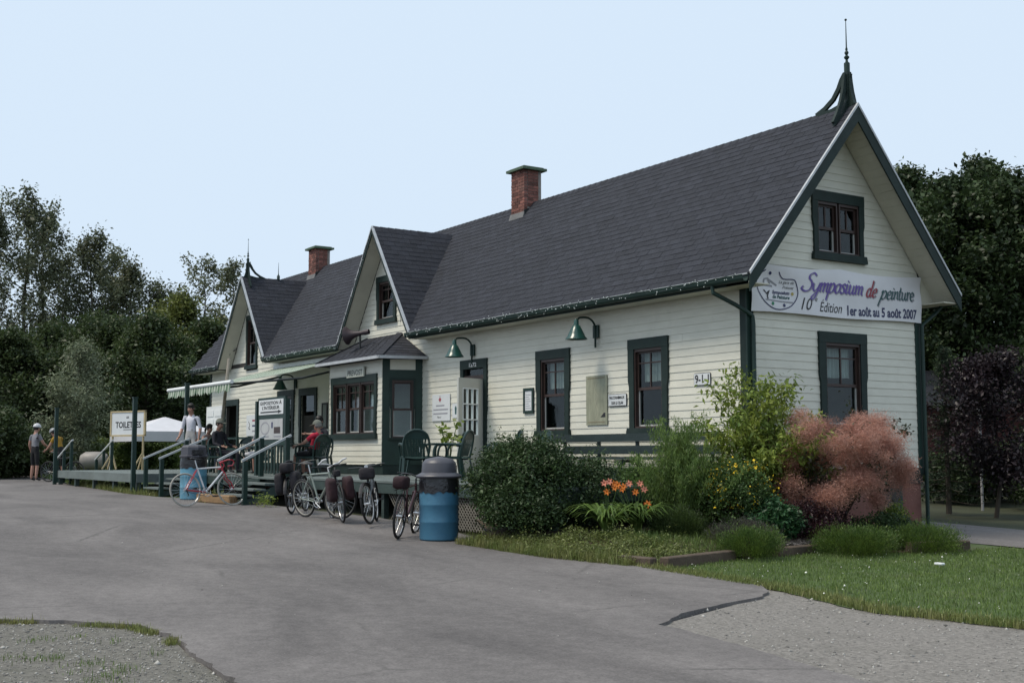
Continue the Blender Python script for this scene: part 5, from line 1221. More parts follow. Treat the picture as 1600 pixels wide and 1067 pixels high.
# ---- bicycles
TYRE = BLACK; RIMS = mat('silver_rim', (.5, .5, .5), .3, .1, 8, 0, metal=.8); RIMW = mat('whitewall_tyre', (.38, .36, .32), .7, .1, 8, .1, 50)
SADB = mat('black_saddle', (.015, .014, .016), .5, .2, 8, .1, 50); BAGB = mat('black_nylon_bag', (.018, .016, .02), .8, .3, 6, .5, 14); BAGR = mat('maroon_nylon_bag', (.028, .011, .014), .8, .3, 6, .5, 14)
def circ(c, r, n=28, ax=1): return [(c[0] + r * math.cos(2 * math.pi * k / n), c[1], c[2] + r * math.sin(2 * math.pi * k / n)) for k in range(n)]
def bicycle(label, loc, heading, frame, lean=0, steer=0, tyre=None, tyr=.018, style='road', bags=(), fork=None, rim=None, barc=None, fender=False):
    rt = empty('bicycle', (0, 0, 0), label, 'bicycle', 'bicycles parked along the deck'); ORG[rt.name] = Vector((0, 0, 0))
    r, wb = .335, 1.02; bb = Vector((.43, 0, .28)); hub = Vector((0, 0, r)); fh = Vector((wb, 0, r))
    seat_top = Vector((.27, 0, .78)); head_t = Vector((.80, 0, .80)); head_b = Vector((.835, 0, .69))
    f = MB()
    for a, b, rr in ((bb, seat_top, .017), (seat_top + Vector((.015, 0, -.03)), head_t - Vector((.0, 0, .02)), .016), (bb, head_b, .02), (head_b, head_t, .021)): f.tube([a, b], rr, 8)
    for s_ in (-1, 1): f.tube([bb + Vector((0, s_ * .03, 0)), hub + Vector((0, s_ * .06, 0))], .01, 6); f.tube([seat_top + Vector((-.01, s_ * .02, -.05)), hub + Vector((0, s_ * .06, 0))], .009, 6)
    f.build('frame', frame, rt, smooth=True)
    sp_ = MB(); sp_.tube([seat_top, seat_top + Vector((-.035, 0, .14))], .013, 6); sp_.build('seat_post', CHROME, rt)
    sp = seat_top + Vector((-.04, 0, .15))
    V = []; 
    for (x, w_, z) in ((-.13, .075, .02), (-.1, .085, .03), (-.03, .06, .025), (.04, .03, .018), (.14, .018, .01), (.15, .008, 0)):
        V += [(sp.x + x, -w_, sp.z + z - .012), (sp.x + x, -w_ * .6, sp.z + z + .012), (sp.x + x, w_ * .6, sp.z + z + .012), (sp.x + x, w_, sp.z + z - .012)]
    F = [(4 * i + j, 4 * i + 4 + j, 4 * i + 5 + j, 4 * i + 1 + j) for i in range(5) for j in range(3)]
    MB().add(V, F).build('saddle', SADB, rt, smooth=True)
    st = R(steer); axd = (head_t - head_b).normalized(); rot = Matrix.Translation(head_b) @ Matrix.Rotation(st, 4, axd) @ Matrix.Translation(-head_b)
    def T_(p): return rot @ Vector(p)
    fk = MB()
    for s_ in (-1, 1): fk.tube([T_(p) for p in (head_b + Vector((.01, s_ * .045, -.02)), head_b + Vector((.05, s_ * .05, -.15)), fh + Vector((-.04, s_ * .05, .12)), fh + Vector((0, s_ * .05, 0)))], .012, 6)
    fk.tube([T_(head_b + Vector((.005, -.045, -.02))), T_(head_b + Vector((.005, .045, -.02)))], .015, 6)
    fk.build('fork', fork or frame, rt, smooth=True)
    hb = MB(); hb.tube([T_(head_t), T_(head_t + Vector((-.02, 0, .07))), T_(head_t + Vector((.06, 0, .1)))], .013, 6)
    c = head_t + Vector((.06, 0, .1))
    if style == 'road':
        for s_ in (-1, 1): hb.tube([T_(c + Vector(v)) for v in ((0, 0, 0), (0, s_ * .18, 0), (.03, s_ * .205, 0), (.1, s_ * .205, -.01), (.12, s_ * .205, -.06), (.08, s_ * .205, -.12), (-.02, s_ * .205, -.13))], .013, 6)
    else:
        for s_ in (-1, 1): hb.tube([T_(c + Vector(v)) for v in ((0, 0, 0), (.0, s_ * .1, .03), (-.03, s_ * .25, .04), (-.06, s_ * .31, .04))], .014, 6)
        if style == 'ends':
            for s_ in (-1, 1): hb.tube([T_(c + Vector(v)) for v in ((-.05, s_ * .29, .04), (.03, s_ * .3, .1), (.1, s_ * .3, .12))], .016, 6)
    hb.build('handlebar', barc or DKMETAL, rt, smooth=True)
    def wheel(hc, front):
        q = (lambda p: T_(p)) if front else (lambda p: Vector(p))
        w_ = MB().tube([q(p) for p in circ(hc, r - tyr)], tyr, 8, closed=True).build('wheel', tyre or TYRE, rt, smooth=True)
        MB().tube([q(p) for p in circ(hc, r - 2.3 * tyr)], .009, 6, closed=True).build('rim', rim or RIMS, w_, smooth=True)
        m = MB()
        for k in range(24):
            a = 2 * math.pi * k / 24; s_ = 1 if k % 2 else -1
            m.tube([q((hc.x + .018 * math.cos(a + .6), s_ * .03, hc.z + .018 * math.sin(a + .6))), q((hc.x + (r - 2.3 * tyr) * math.cos(a), 0, hc.z + (r - 2.3 * tyr) * math.sin(a)))], .0016, 3, cap=False)
        m.build('spokes', CHROME, w_)
        MB().tube([q((hc.x, -.05, hc.z)), q((hc.x, .05, hc.z))], .02, 8).build('hub', CHROME, w_)
        if fender:
            V = []; F = []
            for k in range(15):
                a = R(20 + k * 11); 
                for y_ in (-.03, 0, .03): V.append(q((hc.x + (r + .018 - abs(y_) * .3) * math.cos(a), y_, hc.z + (r + .018 - abs(y_) * .3) * math.sin(a))))
            for k in range(14):
                for j in (0, 1): F.append((3 * k + j, 3 * k + 3 + j, 3 * k + 4 + j, 3 * k + 1 + j))
            MB().add(V, F).build('mudguard', SADB, w_)
    wheel(hub, False); wheel(fh, True)
    cr = MB().tube([(bb.x, -.06, bb.z), (bb.x, .07, bb.z)], .02, 8).tube(circ((bb.x, -.05, bb.z), .085, 24), .006, 5, closed=True)
    for k in range(5): a = k * 1.257; cr.tube([(bb.x, -.05, bb.z), (bb.x + .08 * math.cos(a), -.05, bb.z + .08 * math.sin(a))], .006, 4)
    cr.tube([(bb.x, -.07, bb.z), (bb.x + .14, -.08, bb.z - .09)], .01, 6).tube([(bb.x, .07, bb.z), (bb.x - .14, .08, bb.z + .09)], .01, 6); cr.build('crankset', CHROME, rt)
    B('pedal', SADB, rt, (bb.x + .1, bb.x + .19, -.17, -.085, bb.z - .105, bb.z - .08)); B('pedal', SADB, rt, (bb.x - .19, bb.x - .1, .085, .17, bb.z + .08, bb.z + .105))
    MB().tube([(bb.x, -.05, bb.z + .085), (0, -.05, r + .04), (-.04, -.05, r), (0, -.05, r - .04), (bb.x, -.05, bb.z - .085)], .005, 4).tube([(0, -.05, r), (.03, -.06, r - .1), (.02, -.06, r - .13)], .012, 5).build('chain', DKMETAL, rt)
    def soft(name, x0, x1, y0, y1, z0, z1, m_):
        mm = MB(); mm.ico((0, 0, 0), 1, 3); vs = []
        for v in mm.v:
            g = [math.copysign(abs(c) ** .45, c) for c in v]; mxn = 1.0
            vs.append(((x0 + x1) / 2 + g[0] * (x1 - x0) / 2 + random.uniform(-.006, .006), (y0 + y1) / 2 + g[1] * (y1 - y0) / 2, (z0 + z1) / 2 + g[2] * (z1 - z0) / 2 + random.uniform(-.006, .006)))
        mm.v = vs; mm.build(name, m_, rt, smooth=True)
    for kind, m_ in bags:
        if kind == 'rack': soft('rack_bag', -.28, .12, -.1, .1, .74, .93, m_); MB().tube([(-.25, -.05, .72), (.2, -.05, .74)], .006, 5).tube([(-.25, .05, .72), (.2, .05, .74)], .006, 5).tube([(-.1, .06, .72), (0, .07, .36)], .006, 5).tube([(-.1, -.06, .72), (0, -.07, .36)], .006, 5).build('rack', DKMETAL, rt)
        if kind == 'pannier':
            for s_ in (-1, 1): soft('pannier', -.24, .15, s_ * .06, s_ * .22, .36, .76, m_)
        if kind == 'front': soft('handlebar_bag', head_t.x + .03, head_t.x + .2, -.13, .13, .72, .92, m_)
        if kind == 'saddle': soft('saddle_bag', .02, .2, -.06, .06, .76, .88, m_)
        if kind == 'light':
            MB().lathe([(.0, 0), (.03, .0), (.035, .03), (.03, .06), (0, .06)], (c.x + .04, 0, c.z + .03), 10, axis=(1, 0, 0)).build('lamp', CHROME, rt)
    rt.location = (loc[0], loc[1], h(loc[0]) + .0); rt.rotation_euler = (R(lean), 0, R(heading)); rt.rotation_mode = 'XYZ'
    return rt
REDF = mat('red_bike_paint', (.35, .02, .035), .3, .1, 6, 0, spec=.6); WHTF = mat('white_bike_paint', (.62, .62, .63), .3, .05, 6, 0, spec=.6); SILV = mat('pale_silver_green_paint', (.28, .32, .28), .3, .1, 6, 0, spec=.6, metal=.3)
BLKF = mat('black_bike_paint', (.015, .015, .02), .3, .1, 6, 0, spec=.6); DRED = mat('dark_red_bike_paint', (.04, .01, .014), .3, .1, 6, 0, spec=.6); GRYF = mat('grey_bike_paint', (.12, .13, .14), .35, .1, 6, 0, metal=.3)
rb = bicycle('red and white racing bicycle leaning by the stairs in front of the pale blue bin', (-9.45, -5.95), 98, WHTF, lean=-9, tyr=.013, fork=REDF, barc=REDF, tyre=RIMW, style='road')
for ch in rb.children:
    if ch.name.startswith('frame'):
        me = ch.data; me.materials.append(REDF)
        for p in me.polygons:
            if p.center.x < .3 or p.center.x > .77: p.material_index = 1
bicycle('dark bicycle with black rear bags, leftmost of the cluster beside the stairs', (-6.6, -4.95), 142, BLKF, lean=-6, style='flat', bags=(('rack', BAGB), ('pannier', BAGB)), tyre=None, rim=RIMS, fender=True)
bicycle('silver bicycle with white handlebar grips and pale tyres in the middle of the cluster', (-5.75, -5.05), 12, SILV, lean=8, steer=20, style='ends', rim=RIMW, barc=WHTF, fork=SILV)
bicycle('black bicycle with maroon bags tucked behind the silver one', (-4.45, -4.95), 165, BLKF, lean=-7, style='flat', bags=(('pannier', BAGR), ('saddle', BAGB)), rim=RIMS)
bicycle('black bicycle with handlebar bag facing the yard, rightmost of the cluster', (-4.5, -4.3), -33, GRYF, lean=5, steer=-12, style='flat', bags=(('front', BAGB), ('light', BAGB)), fender=True, tyr=.02)
bicycle('dark red bicycle with a maroon rack bag leaning beside the large blue bin', (-1.95, -5.25), 137, DRED, lean=5, style='flat', bags=(('rack', BAGR),), tyr=.02)
bicycle('far bicycle held by the two cyclists at the end of the yard', (-27.2, -4.6), 40, BLKF, style='flat', rim=DKMETAL)
# ---- potted plant holder etc. appear with the plants
# ---- things beyond the left deck
tank = empty('propane_tank', (-30.6, -2.3, .35), 'pale rounded tank beyond the left deck', 'tank'); TK = mat('tank_paint', (.24, .22, .2), .5, .12, 3, .1, 20)
MB().lathe([(.05, -.5), (.22, -.46), (.32, -.3), (.33, 0), (.32, .3), (.22, .46), (.05, .5)], (-30.6, -2.3, 1.0), 20, axis=(.5, .86, 0)).build('body', TK, tank, smooth=True)
for dx in (-.25, .25): B('foot', DKMETAL, tank, (-30.6 + dx * .5 - .2, -30.6 + dx * .5 + .2, -2.3 + dx * .86 - .04, -2.3 + dx * .86 + .04, .3, .72))
tent = empty('market_tent', (-31.4, -.1, .35), 'white pitched tent roof seen behind the toilets sign', 'tent'); TW = mat('tent_canvas', (.55, .55, .58), .8, .06, 2, .1, 15)
tx, ty, tz = -31.0, .3, 2.05; w2 = 1.55
V = [(tx - w2, ty - w2, tz), (tx + w2, ty - w2, tz), (tx + w2, ty + w2, tz), (tx - w2, ty + w2, tz), (tx - .2, ty, tz + .55), (tx + .2, ty, tz + .55)] + [(a, b, tz - .36) for a, b in ((tx - w2, ty - w2), (tx + w2, ty - w2), (tx + w2, ty + w2), (tx - w2, ty + w2))]
MB().add(V, [(0, 1, 5, 4), (1, 2, 5), (2, 3, 4, 5), (3, 0, 4), (0, 6, 7, 1), (1, 7, 8, 2), (2, 8, 9, 3), (3, 9, 6, 0)]).build('canopy', TW, tent)
for a, b in ((-w2, -w2), (w2, -w2), (w2, w2), (-w2, w2)): MB().tube([(tx + a * .98, ty + b * .98, .3), (tx + a * .98, ty + b * .98, tz - .01)], .035, 8).build('pole', WHITEP, tent)
tag(MB().tube([(-17.25, -2.6, .3), (-17.45, -2.2, 3.8)], .045, 8).build('leaning_pole', mat('grey_weathered_wood', (.3, .26, .22), .9, .2, 6, .3, 30), None, smooth=True), 'slim weathered pole leaning behind the awning post', 'pole')
# ================================================================== people
SKIN = mat('skin', (.36, .2, .15), .5, .08, 8, .05, 60)
HAIRD = mat('dark_hair', (.012, .01, .009), .5, .3, 20, .4, 60); HAIRG = mat('grey_hair', (.2, .19, .18), .6, .3, 20, .4, 60)
def cloth(name, c): return mat(name, c, .85, .1, 6, .3, 30)
SHOE = cloth('dark_shoe', (.02, .02, .022)); WSH = cloth('white_shirt_cloth', (.6, .6, .66)); GSH = cloth('grey_shirt_cloth', (.2, .2, .22)); BSH = cloth('black_shorts_cloth', (.012, .012, .014))
YEL = cloth('yellow_dark_jersey', (.3, .17, .02)); NVY = cloth('navy_jacket_cloth', (.018, .018, .026)); KHK = cloth('pale_trousers_cloth', (.4, .39, .38)); REDJ = cloth('red_jersey_cloth', (.45, .02, .05)); TANK = cloth('patterned_top_cloth', (.2, .14, .14))
PALE = cloth('pale_skirt_cloth', (.5, .5, .52)); JEAN = cloth('dark_jeans_cloth', (.04, .05, .08)); HELM = mat('pale_helmet_shell', (.5, .5, .52), .35, .1, 6, 0); HELG = mat('grey_helmet_shell', (.22, .23, .24), .35, .1, 6, 0); CAPG = cloth('grey_cap_cloth', (.14, .15, .13))
def person(label, loc, yaw, J, mats, hair=None, headgear=None, ponytail=False, sleeve=.5, longleg=True, vest=None, scale=1.0):
    """J: joint name -> (x,y,z), figure faces +x. mats: shirt, pants, shoe"""
    J = {k: Vector(v) for k, v in J.items()}
    V = []; E_ = []; Rd = []; seg = []
    idx = {}
    def vert(n, p, r):
        idx[n] = len(V); V.append(Vector(p)); Rd.append(r)
    def edge(a, b, region): E_.append((idx[a], idx[b])); seg.append((V[idx[a]], V[idx[b]], region))
    P, C, N_, H = J['pelvis'], J['chest'], J['neck'], J['head']; up = (H - N_).normalized(); face = J.get('face', Vector((1, 0, 0))).normalized()
    vert('pelvis', P, (.135, .12)); vert('waist', P.lerp(C, .45), (.145, .125)); vert('chest', C, (.165, .14)); vert('nb', C.lerp(N_, .72), (.085, .08)); vert('neck', N_, (.052, .052))
    vert('jaw', N_ + up * .075 + face * .025, (.066, .07)); vert('head', N_ + up * .145 + face * .02, (.083, .09)); vert('crown', N_ + up * .215 + face * .005, (.065, .072))
    edge('pelvis', 'waist', 'hip'); edge('waist', 'chest', 'torso'); edge('chest', 'nb', 'torso'); edge('nb', 'neck', 'skin'); edge('neck', 'jaw', 'skin'); edge('jaw', 'head', 'skin'); edge('head', 'crown', 'skin')
    vert('nose', N_ + up * .115 + face * .118, (.014, .014)); edge('jaw', 'nose', 'skin')
    for s_, sd in ((1, 'L'), (-1, 'R')):
        S, El, Wr, Hd = J['sh' + sd], J['el' + sd], J['wr' + sd], J['ha' + sd]
        vert('sh' + sd, S, (.062, .062)); vert('ua' + sd, S.lerp(El, .5), (.05, .05)); vert('el' + sd, El, (.041, .041)); vert('fa' + sd, El.lerp(Wr, .4), (.041, .041)); vert('wr' + sd, Wr, (.027, .024)); vert('ha' + sd, Hd, (.036, .022))
        edge('nb', 'sh' + sd, 'torso'); edge('sh' + sd, 'ua' + sd, 'sleeve'); edge('ua' + sd, 'el' + sd, 'uarm'); edge('el' + sd, 'fa' + sd, 'farm'); edge('fa' + sd, 'wr' + sd, 'farm'); edge('wr' + sd, 'ha' + sd, 'skin')
        d = (Hd - Wr).normalized(); q = d.orthogonal().normalized()
        if abs(q.z) > .9: q = Vector((0, 1, 0))
        for k, (o, ln) in enumerate(((-.03, .07), (-.01, .08), (.01, .078), (.03, .06))):
            vert('f%d' % k + sd, Hd + d * ln + q * o * 1.1, (.009, .009)); edge('ha' + sd, 'f%d' % k + sd, 'skin')
        vert('th' + sd, Wr.lerp(Hd, .4) + q * .06 + d * .02, (.01, .01)); edge('wr' + sd, 'th' + sd, 'skin')
        Hp, Kn, An, To = J['hi' + sd], J['kn' + sd], J['an' + sd], J['to' + sd]
        vert('hi' + sd, Hp, (.088, .088)); vert('mt' + sd, Hp.lerp(Kn, .5), (.078, .078)); vert('kn' + sd, Kn, (.056, .056)); vert('ca' + sd, Kn.lerp(An, .32), (.056, .056)); vert('an' + sd, An, (.036, .036)); vert('to' + sd, To, (.034, .03))
        edge('pelvis', 'hi' + sd, 'hip'); edge('hi' + sd, 'mt' + sd, 'thigh'); edge('mt' + sd, 'kn' + sd, 'thigh2'); edge('kn' + sd, 'ca' + sd, 'calf'); edge('ca' + sd, 'an' + sd, 'calf'); edge('an' + sd, 'to' + sd, 'shoe')
    me = bpy.data.meshes.new('body'); me.from_pydata([v[:] for v in V], E_, [])
    ob = bpy.data.objects.new('tmp', me); COL.objects.link(ob)
    sm = ob.modifiers.new('s', 'SKIN'); sm.use_smooth_shade = True; sm.branch_smoothing = .6
    for i, r in enumerate(Rd): me.skin_vertices[0].data[i].radius = r; me.skin_vertices[0].data[i].use_root = (i == 0)
    ss = ob.modifiers.new('u', 'SUBSURF'); ss.levels = 2; ss.render_levels = 2
    bpy.context.view_layer.update(); ev = ob.evaluated_get(bpy.context.evaluated_depsgraph_get())
    m2 = bpy.data.meshes.new_from_object(ev); bpy.data.objects.remove(ob); bpy.data.meshes.remove(me)
    shirt, pants, shoe = mats
    for mm in (SKIN, shirt, pants, shoe): m2.materials.append(mm)
    RM = {'skin': 0, 'hip': 2, 'torso': 1, 'sleeve': 1, 'uarm': 1 if sleeve > .6 else 0, 'farm': 1 if sleeve > 1.2 else 0, 'thigh': 2, 'thigh2': 2, 'calf': 2 if longleg else 0, 'shoe': 3}
    if sleeve < .1: RM['sleeve'] = 0
    A = np.array([s[0][:] for s in seg]); Bv = np.array([s[1][:] for s in seg]); reg = [RM[s[2]] for s in seg]
    for p in m2.polygons:
        c = np.array(p.center[:]); ab = Bv - A; t = np.clip(((c - A) * ab).sum(1) / np.maximum((ab * ab).sum(1), 1e-9), 0, 1); dd = np.linalg.norm(A + ab * t[:, None] - c, axis=1); p.material_index = reg[int(dd.argmin())]; p.use_smooth = True
    rt = empty('person', (0, 0, 0), label, 'person'); ORG[rt.name] = Vector((0, 0, 0))
    link('body', m2, rt)
    hc = V[idx['head']]; side = up.cross(face).normalized()
    fr = (face - up * face.dot(up)).normalized()
    def local(x, y, z): return hc + fr * x + side * y + up * z
    for s_ in (-1, 1):
        MB().ico(local(.078, s_ * .032, .0), .011, 1).build('eye', INK, rt); MB().ico(local(-.005, s_ * .088, -.01), .026, 1, (.6, .5, 1)).build('ear', SKIN, rt, smooth=True)
    MB().box(-.005, .005, -.022, .022, -.004, .004); mo = MB(); mo.add([local(.088, -.022, -.068), local(.088, .022, -.068), local(.086, .02, -.078), local(.086, -.02, -.078)], [(0, 1, 2, 3)]); mo.build('mouth', mat('lips', (.25, .09, .08), .5, .05, 8, 0) if 'lips' not in bpy.data.materials else bpy.data.materials['lips'], rt)
    if hair:
        m = MB().ico((0, 0, 0), 1, 3); vs = []
        for v in m.v:
            x, y_, z = v; k = 1.0 + random.uniform(-.02, .03)
            if x > .25 and z < .45: k *= .72
            if z < -.55: z = -.55
            vs.append(tuple(local(x * .108 * k - .012, y_ * .098 * k, z * .125 * k + .02)))
        m.v = vs; m.build('hair', hair, rt, smooth=True)
        if ponytail: MB().tube([local(-.1, 0, .03), local(-.16, 0, .0), local(-.19, 0, -.08), local(-.17, 0, -.16)], [.03, .035, .03, .01], 8).build('ponytail', hair, rt, smooth=True)
    if headgear:
        kind, hm = headgear; m = MB().ico((0, 0, 0), 1, 3); vs = []
        for v in m.v:
            x, y_, z = v; z2 = max(z, .05); ex = 1.16 if kind == 'helmet' else 1.04
            vs.append(tuple(local(x * .115 * ex - .005, y_ * .1 * ex, z2 * .115 * ex + .03)))
        m.v = vs; m.build(kind, hm, rt, smooth=True)
        if kind == 'cap': MB().add([local(.08, -.07, .045), local(.08, .07, .045), local(.19, .05, .025), local(.19, -.05, .025), local(.08, -.07, .055), local(.08, .07, .055), local(.19, .05, .035), local(.19, -.05, .035)], [(0, 1, 2, 3), (7, 6, 5, 4), (0, 4, 5, 1), (1, 5, 6, 2), (2, 6, 7, 3), (3, 7, 4, 0)]).build('cap_peak', hm, rt)
    rt.location = loc; rt.rotation_euler = (0, 0, R(yaw)); rt.scale = (scale,) * 3
    return rt
def stand(**k):
    J = dict(pelvis=(0, 0, .94), chest=(.01, 0, 1.28), neck=(.015, 0, 1.5), head=(.03, 0, 1.65), shL=(0, .185, 1.4), shR=(0, -.185, 1.4), elL=(-.02, .25, 1.13), elR=(-.02, -.25, 1.13), wrL=(.06, .26, .9), wrR=(.06, -.26, .9), haL=(.09, .255, .82), haR=(.09, -.255, .82),
             hiL=(0, .1, .88), hiR=(0, -.1, .88), knL=(.02, .11, .48), knR=(.02, -.11, .48), anL=(-.02, .115, .08), anR=(-.02, -.115, .08), toL=(.14, .14, .035), toR=(.14, -.14, .035))
    J.update(k); return J
def sit(**k):
    J = dict(pelvis=(-.08, 0, .55), chest=(-.16, 0, .88), neck=(-.16, 0, 1.1), head=(-.14, 0, 1.25), shL=(-.16, .185, 1.0), shR=(-.16, -.185, 1.0), elL=(-.08, .26, .74), elR=(-.08, -.26, .74), wrL=(.13, .22, .67), wrR=(.13, -.22, .67), haL=(.21, .2, .66), haR=(.21, -.2, .66),
             hiL=(-.04, .1, .52), hiR=(-.04, -.1, .52), knL=(.36, .13, .5), knR=(.36, -.13, .5), anL=(.36, .13, .08), anR=(.34, -.13, .08), toL=(.5, .15, .035), toR=(.48, -.15, .035))
    J.update(k); return J
# two cyclists at the far left
person('cyclist in grey shirt, black shorts and pale helmet seen from behind', (-28.6, -4.75, h(-28.6)), 115, stand(elR=(.12, -.27, 1.15), wrR=(.33, -.2, 1.05), haR=(.41, -.18, 1.03)), (GSH, BSH, SHOE), hair=HAIRD, headgear=('helmet', HELM), longleg=False, sleeve=.5, scale=1.06)
person('cyclist in yellow and dark jersey bending over a bicycle', (-27.6, -4.15, h(-27.6)), 215, stand(chest=(.14, 0, 1.24), neck=(.22, 0, 1.42), head=(.3, 0, 1.54), face=(.8, 0, -.6), shL=(.14, .18, 1.35), shR=(.14, -.18, 1.35), elL=(.26, .22, 1.1), elR=(.26, -.22, 1.1), wrL=(.42, .18, .98), wrR=(.42, -.18, .98), haL=(.5, .16, .95), haR=(.5, -.16, .95)), (YEL, BSH, SHOE), hair=HAIRD, headgear=('helmet', HELG), longleg=False, scale=1.04)
person('man in white t-shirt and pale trousers standing with a hand on the rail', (-16.55, -3.5, DZ), -50, stand(elR=(.0, -.27, 1.12), wrR=(.12, -.28, .92), haR=(.19, -.28, .87)), (WSH, KHK, SHOE), hair=HAIRD, sleeve=.7, scale=1.0)
person('seated woman with dark ponytail and patterned sleeveless top', (-17.8, -2.5, DZ), 20, sit(), (TANK, JEAN, SHOE), hair=HAIRD, ponytail=True, sleeve=0, scale=.94)
person('seated man in dark jacket and grey cap beside the ponytailed woman', (-15.7, -2.95, DZ), 30, sit(), (NVY, NVY, SHOE), hair=HAIRD, headgear=('cap', CAPG), sleeve=1.5)
person('seated woman in grey top and pale skirt half hidden by the exhibition board', (-13.45, -2.9, DZ), 195, sit(), (GSH, PALE, SHOE), hair=HAIRD, longleg=False, scale=.94)
pr = person('seated man in red jersey and grey cap stretching one arm out', (-10.75, -2.75, DZ), 205, sit(pelvis=(-.02, 0, .53), chest=(-.17, 0, .82), neck=(-.22, 0, 1.02), head=(-.2, 0, 1.16), shL=(-.2, .18, .94), shR=(-.2, -.18, .94), elL=(.02, .28, .74), wrL=(.24, .26, .68), haL=(.31, .24, .67), elR=(.08, -.22, .97), wrR=(.32, -.22, .98), haR=(.41, -.22, .98)), (REDJ, BSH, SHOE), hair=HAIRG, headgear=('cap', CAPG), longleg=False, sleeve=.5, scale=.94)
person('seated person in dark clothes mostly behind the exhibition board', (-12.3, -1.95, DZ), 300, sit(), (NVY, JEAN, SHOE), hair=HAIRD, sleeve=1.5)
# ================================================================== plants
def leaf_mesh(name, C, size, m_, aspect=.5, up=None, droop=0, tr=(.55, 1.45), fold=.25, dirs=None):
    """n bent diamond leaves at C (n,3); size scalar/array"""
    n = len(C); s = (np.full(n, size) if np.isscalar(size) else size) * np.exp(rng.normal(0, .22, n))
    if dirs is None:
        d = rng.normal(0, 1, (n, 3)); d[:, 2] = d[:, 2] * .7 - droop
    else: d = dirs + rng.normal(0, .35, (n, 3))
    d /= np.linalg.norm(d, axis=1)[:, None]
    nn = rng.normal(0, 1, (n, 3)); nn[:, 2] = np.abs(nn[:, 2]) + .6
    sd = np.cross(d, nn); sd /= np.linalg.norm(sd, axis=1)[:, None] + 1e-9; nn = np.cross(sd, d)
    S = s[:, None]; a = C; tip = C + d * S; md = C + d * S * .45
    L_ = md + sd * S * aspect / 2 + nn * S * fold * .3; Rr = md - sd * S * aspect / 2 + nn * S * fold * .3
    V = np.stack([a, L_, tip, Rr], 1).reshape(-1, 3); k = 4 * np.arange(n)[:, None]; F = np.vstack([k + [0, 1, 2], k + [0, 2, 3]])
    return mesh_np(name, V, F, m_, np.repeat(rng.uniform(*tr, n), 4))
def at(px, d, z=None):
    """plan position of a point d metres out along the view, px across a 1600 wide frame"""
    o = (px - 800) / 1910.25 * d; return CAM.x + FW.x * d + RT.x * o, CAM.y + FW.y * d + RT.y * o
BARK = mat('bark', (.06, .05, .04), .95, .3, 8, .8, 25, stretch=(1, 1, .3)); TWIG = mat('twig', (.05, .035, .025), .9, .2, 8, .4, 30)
def clumps(center, rad, ncl, per, spread, flat=1.0, shell=.55):
    """leaf positions in clumps through an ellipsoid's volume, thicker towards the outside"""
    c = rng.normal(0, 1, (ncl, 3)); c /= np.linalg.norm(c, axis=1)[:, None]; r = shell + (1 - shell) * rng.random(ncl) ** .6; c *= (r * rng.uniform(.8, 1.12, ncl))[:, None]
    c = c * np.array(rad) + np.array(center); P = np.repeat(c, per, 0) + rng.normal(0, 1, (ncl * per, 3)) * np.array(spread) * np.array((1, 1, flat))
    return c, P
def shrub(name, label, x, y_, z, rad, ncl, per, spread, lsize, m_, cat='shrub', aspect=.5, stems=8, bot=.04, group=None, shell=.5, upd=None, twig=None):
    rt = empty(name, (x, y_, z), label, cat, group)
    c, P = clumps((x, y_, z + rad[2] * .95), rad, ncl, per, spread, shell=shell); P = P[P[:, 2] > z + bot]
    dirs = None
    if upd is not None: dirs = (P - np.array((x, y_, z))) ; dirs /= np.linalg.norm(dirs, axis=1)[:, None]; dirs[:, 2] += upd
    o = link('foliage', leaf_mesh('foliage', P - np.array((x, y_, z)), lsize, m_, aspect, dirs=dirs), rt)
    m = MB()
    for i in range(stems):
        q = c[rng.integers(0, ncl)]; m.tube([(x + random.uniform(-.06, .06), y_ + random.uniform(-.06, .06), z - .05), ((x + q[0]) / 2, (y_ + q[1]) / 2, z + (q[2] - z) * .55), tuple(q)], [.014, .01, .004], 5)
    m.build('stems', twig or TWIG, rt)
    return rt
DKG = leafmat('dark_shrub_leaf', (.038, .065, .022), (.024, .042, .018), .25, 3); MIDG = leafmat('mid_green_leaf', (.06, .105, .028), (.04, .07, .022), .3, 3); LIME = leafmat('lime_maple_leaf', (.17, .2, .036), (.1, .15, .032), .4, 3)
FERN = leafmat('feathery_leaf', (.12, .175, .045), (.08, .13, .035), .4, 3); YELF = mat('yellow_petals', (.62, .42, .02), .7, .15, 8, 0, tint=True); BARB = leafmat('barberry_leaf', (.03, .011, .014), (.018, .009, .012), .2, 3); LAV = leafmat('grey_purple_leaf', (.075, .065, .06), (.05, .055, .035), .3, 3)
JUN = leafmat('juniper_leaf', (.08, .12, .022), (.045, .08, .02), .25, 4); YEW = leafmat('yew_leaf', (.02, .035, .012), (.035, .055, .012), .2, 4); SMOKE = leafmat('smoke_plume', (.43, .25, .2), (.36, .185, .145), .5, 2.5); SMLF = leafmat('smoke_leaf', (.035, .05, .025), (.04, .03, .02), .3, 3)
LILYL = leafmat('lily_leaf', (.09, .14, .032), (.065, .105, .028), .4, 3); COVER = leafmat('ground_cover_leaf', (.12, .14, .04), (.08, .1, .03), .35, 3)
def X(px, d): x, y_ = at(px, d); return x, y_, zbed(x, y_)
